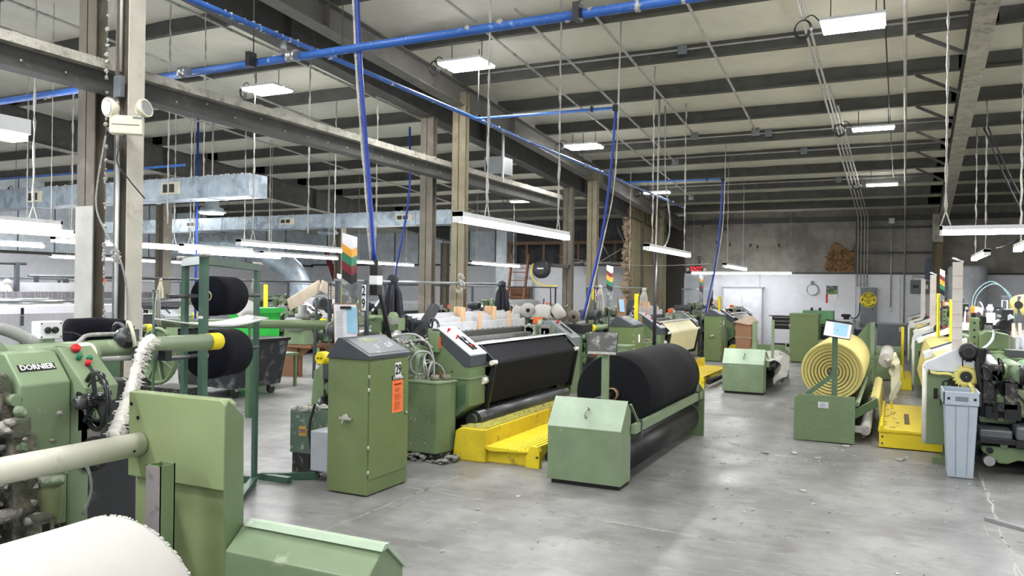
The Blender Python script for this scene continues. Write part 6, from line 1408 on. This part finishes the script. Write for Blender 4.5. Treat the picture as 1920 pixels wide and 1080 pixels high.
# grey steel cabinet
t = thing('steel_cabinet', (-.08, YB_, 0), 'low grey steel cabinet standing under the outlet', 'cabinet')
MB().box(-.45, .28, YB_-.45, YB_-.05, .08, .78).build('carcass', GREYBOX, t, .005); MB().box(-.47, .30, YB_-.47, YB_-.03, .78, .82).build('top', mat('light_grey_top', (170, 174, 178), .4), t); MB().box(.08, .16, YB_-.455, YB_-.45, .6, .72).build('label', CREAMP, t)
for x in (-.43, .24): MB().box(x, x+.03, YB_-.43, YB_-.40, 0, .08).build('foot', GREYBOX, t)
MB().bar((.32, YB_-.2, .02), (.30, YB_-.2, 1.0), .03, .03)
# white bench with vice
t = thing('work_bench', (-1.35, YB_-.35, 0), 'white wooden bench before the calendar wall', 'bench')
MB().box(-2.0, -1.05, YB_-.7, YB_-.02, .84, .89).build('bench_top', WHITE, t)
for x in (-1.98, -1.12): 
    for y in (YB_-.68, YB_-.1): MB().box(x, x+.06, y, y+.06, 0, .84).build('leg', WHITE, t)
for z in (.45, .65): MB().box(-1.95, -1.10, YB_-.66, YB_-.64, z, z+.15).build('drawer_front', WHITE, t)
t = thing('bench_vice', (-1.22, YB_-.6, .89), 'black vice bolted on the right end of the white bench', 'vice'); MB().box(-1.29, -1.15, YB_-.68, YB_-.5, .89, .96).build('base', BLACK, t); MB().box(-1.34, -1.12, YB_-.66, YB_-.60, .96, 1.04).build('jaw', BLACK, t); MB().cyl((-1.36, YB_-.72, .99), (-1.08, YB_-.72, .99), .01, n=8).build('handle', BLACK, t)
b = MB(); b.tube(curve_pts([(-1.12, YB_-.3, .93), (-1.0, YB_-.2, .93), (-.92, YB_-.12, 1.05), (-.9, YB_-.1, 1.35)]), .014, 6); one('power_lead', b, BLACK, 'black lead curving from the bench up to the caution panel', 'cable')
t = thing('plastic_chair', (-.95, YB_-.5, 0), 'dark blue folded chair leaning below the caution panel', 'chair'); MB().bar((-.98, YB_-.55, .05), (-1.02, YB_-.2, .62), .03, .03).build('leg', BLACK, t); MB().bar((-.78, YB_-.55, .05), (-.82, YB_-.2, .62), .03, .03).build('leg', BLACK, t); MB().bar((-.9, YB_-.42, .25), (-.93, YB_-.22, .60), .2, .03).build('backrest', mat('dark_blue_plastic', (52, 62, 90), .5), t)
# tool chest
t = thing('tool_chest', (-2.80, 22.5, 0), 'black tool chest on castors left of the tall green cabinet', 'tool chest')
MB().box(-3.02, -2.5, 22.4, 22.8, .14, .22).build('base_shelf', BLACK, t); MB().box(-3.02, -2.5, 22.4, 22.8, .62, .98).build('drawer_case', BLACK, t, .005)
for k in range(3): d_ = MB().box(-3.0, -2.52, 22.385, 22.4, .66+k*.10, .745+k*.10).build('drawer', BLACK, t); MB().box(-2.97, -2.55, 22.37, 22.385, .73+k*.10, .745+k*.10).build('drawer_rail', STEEL, d_)
for x in (-3.0, -2.54): MB().box(x, x+.03, 22.42, 22.46, .2, .64).build('leg', BLACK, t)
for x in (-2.98, -2.54): MB().cyl((x-.02, 22.43, .07), (x+.02, 22.43, .07), .065, n=14).build('castor', BLACK, t)
MB().box(-3.12, -3.02, 22.5, 22.54, .96, .985).build('side_handle', BLACK, t)
# tall green cabinet
t = thing('switch_cabinet', (-1.95, 19.6, 0), 'tall plain green cabinet standing behind the aisle', 'cabinet')
MB().box(-2.20, -1.58, 19.2, 19.9, .02, 1.10).build('body', GREENC, t, .006); MB().box(-2.21, -1.57, 19.19, 19.91, 1.08, 1.13).build('cap', GREENC, t, .003)
for z in (.2, .8): MB().cyl((-2.2, 19.19, z), (-2.2, 19.19, z+.08), .012, n=8).build('hinge', COND, t)
t = thing('knotting_machine', (-1.6, 20.8, 0), 'lighter green machine with a black wheel right of the tall green cabinet', 'machine')
MB().box(-2.0, -1.35, 20.6, 21.4, .1, .95).build('body', GREENL, t, .01); MB().box(-2.05, -1.35, 20.5, 20.9, .85, 1.18).build('top_casing', mat('mid_green', (96, 150, 104), .45), t, .006); MB().lathe((-1.55, 20.45, .55), (-1.55, 20.6, .55), [(0, .22), (1, .25)], 26).build('black_wheel', BLACK, t); MB().cyl((-1.30, 20.7, .72), (-1.10, 20.7, .72), .16, n=18).build('drum', GREENL, t)
for x in (-1.85, -1.66): MB().cyl((x, 20.6, 1.18), (x, 20.6, 1.25), .03, n=10).build('cap_knob', BLACK, t)
MB().box(-1.54, -1.15, 18.6, 19.3, .0, .55).build('side_casing', GREENL, t, .01)
# plastic-wrapped cylinder
t = thing('wrapped_roll', (1.66, 23.55, 0), 'huge plastic-wrapped upright roll at the back right', 'wrapped roll')
WR = mat('crinkled_plastic_wrap', (190, 196, 204), .25, wear=(214, 218, 224), wscale=3, wamt=.5, bump=1.0, bscale=7, stretch=(1, 1, .5))
MB().lathe((1.66, 23.6, .05), (1.66, 23.6, 2.36), [(0, .44), (.02, .46), (.3, .465), (.6, .46), (.97, .455), (1, .40)], 40).build('wrapped_body', WR, t); MB().box(1.2, 2.1, 23.12, 24.1, 0, .05).build('pallet', WOODB, t)
# cardboard box and crate stack near farthest left loom
t = thing('cardboard_box', (-2.9, 18.2, 0), 'tall open cardboard box strapped with tape beside the far cabinet', 'box')
MB().prism([(-3.28, .02), (-2.98, .02), (-2.93, .92), (-3.3, .92)], 'y', 18.5, 18.9).build('carton', CARD, t); MB().prism([(-3.34, .92), (-3.0, 1.06), (-2.82, .90), (-3.0, .86)], 'y', 18.45, 18.9).build('flap', mat('light_card', (190, 170, 148), .8), t); MB().box(-3.31, -2.93, 18.49, 18.91, .55, .585).build('strap', mat('tan_strap', (150, 130, 108), .7), t)
t = thing('wooden_crate', (-9.5, 11.0, 0), 'brown wooden open-fronted box supporting machinery on the left', 'box')
x0, x1, y0, y1, h = -9.85, -9.15, 10.6, 11.4, .56
MB().bar((-9.86, 10.78, .27), (-9.46, 10.86, .27), .04, .54).build('side_board', WOODB, t)
MB().bar((-9.46, 10.86, .27), (-9.43, 10.94, .27), .04, .54).build('side_board', WOODB, t); MB().bar((-9.43, 11.42, .27), (-9.15, 11.55, .27), .06, .54).build('side_board', WOODB, t)
MB().box(-9.9, -9.1, 10.78, 11.6, .52, .57).build('top_board', WOODB, t); MB().prism([(10.9, .52), (11.2, .52), (10.9, .36)], 'x', -9.44, -9.40).build('corner_gusset', mat('light_brown_gusset', (176, 136, 104), .7), t); MB().prism([(11.6, .52), (11.3, .52), (11.6, .36)], 'x', -9.3, -9.2).build('corner_gusset', mat('light_brown_gusset', (176, 136, 104), .7), t)
# ladder, reel, board, shelf by the partition
t = thing('wooden_ladder', (-12.1, 23.4, 0), 'wooden ladder leaning on the partition behind the strip lamp', 'ladder')
for x in (-11.55, -10.95): MB().bar((x, 23.1, 0), (x, 23.75, 2.75), .06, .09).build('stile', WOODB, t)
for k in range(9): MB().bar((-11.55, 23.1+.65*(k+1)/10, .27*(k+1)), (-10.95, 23.1+.65*(k+1)/10, .27*(k+1)), .09, .03).build('rung', WOODB, t)
t = thing('hose_reel', (-6.3, 15.4, 2.0), 'round black hose reel fixed beside the right olive columns', 'hose reel')
c = Vector((-6.62, 15.0, 2.02)); MB().lathe(c+Vector((0, -.07, 0)), c+Vector((0, .07, 0)), [(0, .10), (.1, .17), (.2, .19), (.8, .19), (.9, .17), (1, .10)], 30).build('drum_case', mat('black_reel_plastic', (34, 38, 42), .4), t)
MB().box(c.x+.12, c.x+.24, c.y-.03, c.y+1.0, c.z+.05, c.z+.12).build('mounting_arm', BLACK, t); MB().box(c.x-.07, c.x+.07, c.y-.075, c.y-.07, c.z-.0, c.z+.03).build('label', PAPER, t)
MB().tube(curve_pts([(c.x-.17, c.y-.05, c.z+.12), (c.x-.22, c.y-.05, c.z-.05), (c.x-.14, c.y-.05, c.z-.24), (c.x+.1, c.y-.04, c.z-.34), (c.x+.35, c.y, c.z-.34)]), .012, 7).build('yellow_hose', YELC, t); MB().tube([(c.x+.2, c.y, c.z-.33), (c.x+.22, c.y, c.z-.75)], .012, 6).build('nozzle', BLACK, t)
t = thing('hardboard_sheet', (-12.7, 23.7, 1.0), 'brown hardboard sheet on the partition right of the olive columns', 'board'); MB().box(-12.0+.35, -10.9, 23.80, 23.86, 1.05, 1.68).build('sheet', mat('brown_hardboard', (120, 84, 60), .7), t); MB().box(-11.65, -10.9, 23.81, 23.87, 0, 1.05).build('support', DARK, t)
t = thing('hanging_shelf', (-8.3, 23.4, 2.4), 'long lint-covered shelf slung between the right olive columns and the corrugated wall', 'shelf'); MB().box(-9.4, -6.75, 23.2, 23.6, 2.36, 2.42).build('board', mat('dark_shelf_board', (84, 80, 74), .8), t)
lint_over('lint', t, 220, (-9.4, -6.75, 23.2, 23.6, 2.42, 2.48), (.02, .06), LINT, .6); MB().tube([(-8.5, 23.4, 2.4), (-6.9, 23.4, 3.3)], .02, 6, .4).build('stay', LINT, t); MB().tube([(-7.8, 23.4, 3.6), (-6.8, 23.4, 1.5)], .015, 6, .4).build('stay', COND, t); MB().tube([(-8.9, 23.4, 4.1), (-7.9, 23.4, 2.42)], .015, 6, .4).build('stay', COND, t)
t = thing('fire_extinguisher', (-5.7, 15.9, 1.2), 'red fire extinguisher with a yellow tag on the far olive column', 'fire extinguisher'); MB().lathe((-5.70, 15.88, 1.25), (-5.70, 15.88, 1.62), [(0, .05), (.05, .06), (.8, .06), (.95, .03), (1, .02)], 16).build('cylinder', RED, t); MB().box(-5.80, -5.73, 15.80, 15.81, 1.40, 1.64).build('yellow_tag', YELC, t); MB().box(-5.74, -5.66, 15.86, 15.90, 1.62, 1.66).build('valve', BLACK, t); MB().box(-5.80, -5.74, 15.95, 16.0, 1.2, 1.6).build('bracket', BLACK, t)
b = MB(); b.tube(catenary((-9.8, 23.3, 2.7), (-3.6, 17.0, 2.2), .15, 20), .006, 5); one('stretched_wire', b, COND, 'thin wire stretched from the shelf past the exit sign', 'cable')
t = thing('maroon_brace', (-16.2, 20, 1.7), 'slanting dark red steel brace in front of the far left wall', 'brace'); MB().bar((-19.6, 24.0, 3.0), (-18.9, 24.0, 1.2), .12, .14).build('steel_member', MAROON, t); MB().bar((-18.9, 24, 1.2), (-18.8, 24, 0), .12, .14).build('foot', MAROON, t)
# floor lint scraps, as in the aisle
b = MB(); rs = random.Random(4)
for k in range(330):
    x = rs.uniform(-3.2, 1.0); y = rs.uniform(3.2, 13) if k % 3 else rs.uniform(7.5, 9.3); 
    if x < -1.8 and y > 5.9: x = rs.uniform(-1.8, .2)
    b.blob((x, y, .003), rs.uniform(.005, .015)*(2.0 if k % 23 == 0 else 1), 6, 4, .5, .35)
for x, y, r in ((-.9, 8.35, .045), (-.66, 8.2, .04), (.05, 8.5, .05), (-1.15, 8.2, .035), (-2.6, 5.5, .03), (-2.7, 5.05, .02), (-3.5, 3.85, .05), (-.45, 9.0, .05)): b.blob((x, y, .004), r, 7, 4, .6, .18)
o = one('lint_scraps', b, LINT, 'scattered white lint scraps over the aisle floor', 'lint'); o['kind'] = 'stuff'
# ============================================================= ROWS FARTHER LEFT
LB = ('wooden_peg', 'hose_loops', 'floor_lint', 'machine_lint', 'lint_on_cover')
def far_loom(dx, dy, cloth, label, skip=LB):
    o = copy_tree(l29, None, skip); o.location.x += dx; o.location.y += dy; o['label'] = label; o['group'] = 'looms in the left hall'
    if cloth: swap_mat(o, BFAB, cloth)
    return o
far_loom(-5.35, -2.55, WFAB, 'loom behind the two nearest columns with white warp')
far_loom(-4.6, 5.6, WFAB, 'loom in the second row behind the black cloth loom')
far_loom(-4.6, 11.0, WFAB, 'far loom of the second row before the partition')
far_loom(-8.6, 1.2, BFAB, 'loom of the third row beyond the black yarn rack')
far_loom(-8.6, 7.9, WFAB, 'loom of the third row under the far duct')
far_loom(-12.9, -1.0, WFAB, 'loom of the fourth row at the far left')
far_loom(-12.9, 6.0, WFAB, 'loom of the fourth row, behind the brown crate')
far_loom(-12.9, 12.8, None, 'farthest loom of the left hall')
# white warp sheet behind the nearest columns
t = thing('warp_sheet', (-8, 5, .5), 'wide white warp sheet with dark strap marks behind the nearest columns', 'warp')
MB().prism([(-8.10, .55), (-7.98, .60), (-7.95, 1.28), (-8.0, 1.36), (-8.3, 1.40), (-8.3, 1.36), (-8.05, 1.30), (-8.0, .60)], 'y', 3.2, 6.45).build('sheet', mat('white_warp', (214, 214, 222), .6, grain=.03, stretch=(1, 12, 1)), t)
for y in (5.0, 5.85): 
    for k in range(5): MB().box(-7.945, -7.94, y, y+.03, 1.27-k*.11, 1.34-k*.11+(.03 if k % 2 else 0)).build('strap_mark', [INK, DSTEEL][k % 2], t)
MB().cyl((-8.15, 2.9, 1.36), (-8.15, 7.1, 1.36), .075, n=20).build('chrome_roller', mat('bright_chrome', (220, 224, 230), .12, metal=.9), t)
MB().box(-8.75, -8.2, 3.0, 6.9, .0, .55).build('bed', GRIME, t); MB().box(-8.5, -8.35, 3.0, 6.9, 1.36, 1.50).build('reed_beam', mat('grey_reed_beam', (110, 106, 108), .6, wear=(150, 146, 148), wscale=6, wamt=.5, stretch=(1, 8, 1)), t); MB().box(-8.62, -8.55, 3.0, 6.9, 1.46, 1.60).build('harness_top', ALU, t)
t = thing('handwheel', (-6.55, 5.6, .6), 'big spoked green flywheel behind the green tube', 'wheel')
c = Vector((-6.86, 5.75, .86)); b = MB(); b.ring(c, (.1, 1, 0), .28, .02, 40, 8); b.cyl(c+Vector((0, .01, 0)), c+Vector((0, .03, 0)), .275, n=36); b.build('rim_and_web', GREEN, t); b = MB()
for k in range(8): a = 2*pi*k/8+.3; b.bar(c+Vector((0, -.01, 0)), c+Vector((cos(a)*.27, -.01, sin(a)*.27)), .02, .02)
b.build('spokes', GREENL, t); MB().cyl(c+Vector((0, -.06, 0)), c+Vector((0, .3, 0)), .05, n=16).build('hub', DSTEEL, t); MB().box(c.x-.25, c.x+.25, c.y+.05, c.y+.4, .0, .52).build('pedestal', GRIME, t)
# dust-coated trolley with dark hopper
t = thing('hopper_trolley', (-8.6, 8.4, 0), 'dusty black hopper trolley on castors behind the rack', 'trolley')
MB().prism([(-9.35, .15), (-8.25, .15), (-8.10, .80), (-9.45, .80)], 'y', 8.2, 9.1).build('hopper', mat('dusty_black_hopper', (44, 46, 50), .7, wear=(110, 112, 114), wscale=6, wamt=.5), t, .01)
MB().box(-9.45, -8.08, 8.18, 9.12, .80, .84).build('rim', BLACK, t)
for x in (-9.2, -8.35):
    for y in (8.3, 9.0): MB().cyl((x-.02, y, .07), (x+.02, y, .07), .065, n=14).build('castor', RUBBER, t); MB().box(x-.03, x+.03, y-.03, y+.03, .1, .16).build('castor_fork', STEEL, t)
t = thing('work_table', (-8.6, 10.2, 0), 'small grey-green steel table left of the brown crate', 'table'); MB().box(-9.3, -8.6, 9.2, 9.9, .50, .54).build('table_top', GREENL, t)
for x, y in ((-8.63, 9.25), (-8.63, 9.85), (-9.27, 9.25), (-9.27, 9.85)): MB().box(x-.02, x+.02, y-.02, y+.02, 0, .5).build('leg', GREENL, t)
t = thing('green_bin', (-9.7, 10.3, 0), 'bright green plastic bin behind the rack posts', 'bin'); MB().prism([(-9.65, .02), (-9.15, .02), (-9.08, 1.18), (-9.72, 1.18)], 'y', 9.5, 10.0).build('body', GREENB, t, .01); MB().box(-9.75, -9.05, 9.45, 10.05, 1.16, 1.24).build('lid', mat('darker_green_lid', (34, 150, 60), .5), t)
# gearbox motor with fan duct on the machine left of the clipboard
t = thing('suction_unit', (-7.3, 7.9, .55), 'grey suction fan with round duct in front of the second row', 'machine')
MB().lathe((-6.95, 7.55, .98), (-6.95, 7.55, 1.25), [(0, .13), (.4, .13), (.45, .075), (1, .075)], 20).build('duct_elbow', mat('grey_fan_sheet', (128, 130, 128), .5), t); MB().box(-7.25, -6.85, 7.4, 7.8, .78, 1.02).build('fan_case', mat('grey_fan_sheet', (128, 130, 128), .5), t, .05)
motor('drive_motor', (-6.9, 7.9, 1.28), (1, -.7, 0), .36, .11, t); MB().prism([(-7.2, .56), (-6.8, .56), (-6.86, .80), (-7.14, .80)], 'y', 7.45, 7.75).build('stand', GREENL, t)
MB().bar((-6.9, 7.3, 1.28), (-6.75, 7.45, 1.55), .03, .03).build('blue_handle', BLUEB, t); b = MB(); machinery(b, -7.5, -6.8, 7.7, 8.3, .58, 1.1, 34, [GREEN, DUSTY, GRIME, GREENL, DSTEEL], 71); tag(b.build('linkage', None, t), kind='stuff'); t.location.x -= 2.45; t.location.y += 3.35; t.location.z += .02
# yarn cones on creels: each a thing
def cone(x, y, z, r0, r1, L, d, m_, lab, grp, open_=True):
    d = Vector(d).normalized(); c = Vector((x, y, z)); t = thing('yarn_cone', (x, y, z-r0), lab, 'yarn cone', grp)
    MB().lathe(c, c+d*L, [(0, r0*.3), (0, r0*.94), (.06, r0), (.92, r1), (1, r1*.9), (1, r1*.3)], 28).build('wound_yarn', m_, t)
    MB().cyl(c-d*.012, c, .03, n=14).build('core_tube', INK if open_ else CREAMP, t); MB().cyl(c+d*(L*.5), c+d*(L+.12), .012, n=8).build('spindle', DSTEEL, t)
cone(-4.89, 10.6, 1.29, .11, .085, .17, (-.35, .8, .1), WFAB, 'round-faced white cone with dark hole, second from the peg frames', 'white yarn cones behind loom 29')
cone(-5.02, 10.75, 1.27, .08, .11, .17, (-.8, .3, -.2), WFAB, 'left-hand white cone half hidden by the peg frames', 'white yarn cones behind loom 29')
cone(-4.66, 10.6, 1.17, .09, .125, .19, (-.05, .3, .9), WFAB, 'largest white cone standing base down in the middle of the group', 'white yarn cones behind loom 29')
cone(-4.56, 10.75, 1.22, .09, .12, .17, (.55, .4, .45), WFAB, 'rightmost white cone tilted towards the column', 'white yarn cones behind loom 29')
t = thing('cone_creel', (-4.9, 10.2, 0), 'green creel stand carrying the white cones behind loom 29', 'creel'); MB().box(-5.3, -4.4, 10.72, 10.78, .98, 1.03).build('cross_rail', GREEND, t)
for x in (-5.2, -4.45): MB().box(x-.025, x+.025, 10.72, 10.78, 0, 1.0).build('leg', GREEND, t)
MB().tube([(-4.95, 10.75, 1.0), (-4.93, 10.72, 1.28)], .015, 6).build('arm', DSTEEL, t); MB().tube([(-4.66, 10.72, 1.0), (-4.66, 10.62, 1.2)], .015, 6).build('arm', DSTEEL, t); MB().tube([(-4.5, 10.75, 1.0), (-4.52, 10.75, 1.25)], .015, 6).build('arm', DSTEEL, t)
TAUPE = mat('taupe_yarn', (122, 112, 106), .9, grain=.1, bump=.3, bscale=100)
cone(-4.60, 11.15, 1.20, .10, .09, .2, (-.3, 1, .05), TAUPE, 'left brown-grey cone over the black tray by the column', 'brown-grey cones'); cone(-4.40, 11.2, 1.19, .10, .09, .2, (-.3, 1, .05), TAUPE, 'right brown-grey cone over the black tray by the column', 'brown-grey cones')
t = thing('black_tray', (-4.4, 11.2, .9), 'black tray below the brown-grey cones', 'tray'); MB().box(-4.85, -4.2, 11.05, 11.5, .96, 1.08).build('tray_body', BLACK, t, .008)
for x in (-4.8, -4.25): MB().box(x-.02, x+.02, 11.1, 11.14, 0, .97).build('leg', GREEND, t)
cone(-7.05, 7.15, 1.33, .12, .09, .2, (.6, -.4, -.45), WFAB, 'single large white cone right of the rack', None)
t = thing('cone_stand', (-7.0, 7.2, 0), 'green swivel stand under the single white cone', 'stand'); MB().bar((-7.02, 7.2, .9), (-6.98, 7.15, 1.26), .03, .03).build('arm', GREEND, t); MB().box(-7.06, -7.0, 7.18, 7.24, 0, .95).build('post', GREEND, t); MB().cyl((-8.2, 6.9, 1.12), (-6.4, 7.9, 1.12), .055, n=16).build('cross_tube', GREEN, t)
t = thing('black_roll', (-7, 5.2, 1.0), 'short black yarn roll behind the white switch box', 'yarn roll'); MB().lathe((-5.4, 3.75, 1.24), (-5.35, 4.15, 1.24), [(0, .05), (0, .10), (.5, .105), (1, .09), (1, .05)], 26).build('wound_yarn', BFAB2, t); MB().box(-5.45, -5.3, 3.8, 4.1, 0, 1.15).build('stand', GREEND, t)
# overhead lease rods and posts of the left rows with tied hanks
for k, (x, y0, y1, z, l) in enumerate(((-9.4, 6.0, 12.0, 1.68, 'long lease rod across the second row'), (-8.5, 2.0, 5.4, 1.80, 'lease rod with white hank at the far left'), (-9.2, 13, 22, 1.66, 'farthest lease rod before the partition'), (-13.3, 7, 15, 1.7, 'lease rod over the third row'))):
    t = thing('lease_rod', (x, y0, z), l, 'rod', 'overhead lease rods'); MB().cyl((x, y0, z), (x, y1, z), .016, n=8).build('rod', DSTEEL, t)
    for y in (y0+.1, y1-.1): MB().box(x-.02, x+.02, y-.02, y+.02, 0, z).build('post', DARK, t)
hank(-8.5, 4.5, 1.82, .42, .035, WFAB, 'thin white hank hanging at the far left', group='white yarn hanks'); hank(-8.5, 5.2, 1.6, .4, .07, WFAB, 'white hank between the two nearest columns', group='white yarn hanks')
hank(-9.4, 9.7, 1.68, .45, .06, TAUPE, 'grey-brown hank beside the number 25 post'); hank(-9.4, 7.9, 1.66, .4, .05, mat('cream_hank', (208, 200, 178), .9), 'cream hank left of the black yarn rack')
h_ = hank(-6.7, 5.6, 1.52, .34, .03, WFAB, 'small white hank right of the nearest column', group='white yarn hanks'); MB().box(-6.76, -6.74, 5.59, 5.61, 0, 1.54).build('hook_post', GREEND, h_); MB().box(-6.76, -6.69, 5.59, 5.61, 1.52, 1.54).build('hook_arm', GREEND, h_)
b = MB(); rs = random.Random(5)
t = thing('folded_net', (-9.0, 10.6, 1.2), 'beige crossed sheets of card over the second row', 'card'); MB().bar((-9.1, 10.2, 1.28), (-9.1, 11.0, 1.62), .02, .2).build('sheet', mat('beige_board', (170, 158, 140), .8), t); MB().bar((-9.0, 10.9, 1.62), (-9.0, 11.9, 1.25), .02, .2).build('sheet', mat('beige_board', (170, 158, 140), .8), t); MB().bar((-9.05, 10.8, .0), (-9.05, 10.85, 1.4), .03, .05).build('post', DARK, t)
for x, y, l in ((-11.2, 14.2, 'small striped signal flag seen above the crossed beige sheets'), (-9.2, 14.5, 'small striped signal flag left of the twin olive columns'), (-8.6, 21.2, 'tiny striped signal flag between the columns and the reel')): signal_flag(x, y, 1.35, 1.86, l, [PAPER, MAROON, AMBER, GREENS, BLACK])
for x, y, m_, l in ((-10.4, 8.3, SIG_ON, 'amber beacon lit on a slim post behind the rack'), (-12.6, 9.4, SIG_RED, 'red beacon lit on a slim post left of the rack')):
    t = thing('beacon', (x, y, 0), l, 'signal'); MB().cyl((x, y, 0), (x, y, 1.62), .02, n=8).build('post', GREEND, t); MB().cyl((x, y, 1.62), (x, y, 1.68), .03, n=12).build('lens', m_, t); MB().cyl((x, y, 1.68), (x, y, 1.72), .032, n=12).build('cap', BLACK, t)
for x, y, l in ((-9.6, 10.2, 'yellow light-curtain post behind the right rack post'), (-7.5, 9.6, 'thin yellow post before the first olive column')): 
    t = thing('yellow_post', (x, y, 0), l, 'post', 'yellow light-curtain posts'); MB().box(x-.025, x+.025, y-.025, y+.025, .9, 1.62).build('post', YELC, t); MB().box(x-.02, x+.02, y-.02, y+.02, 0, .9).build('foot', GREEND, t)
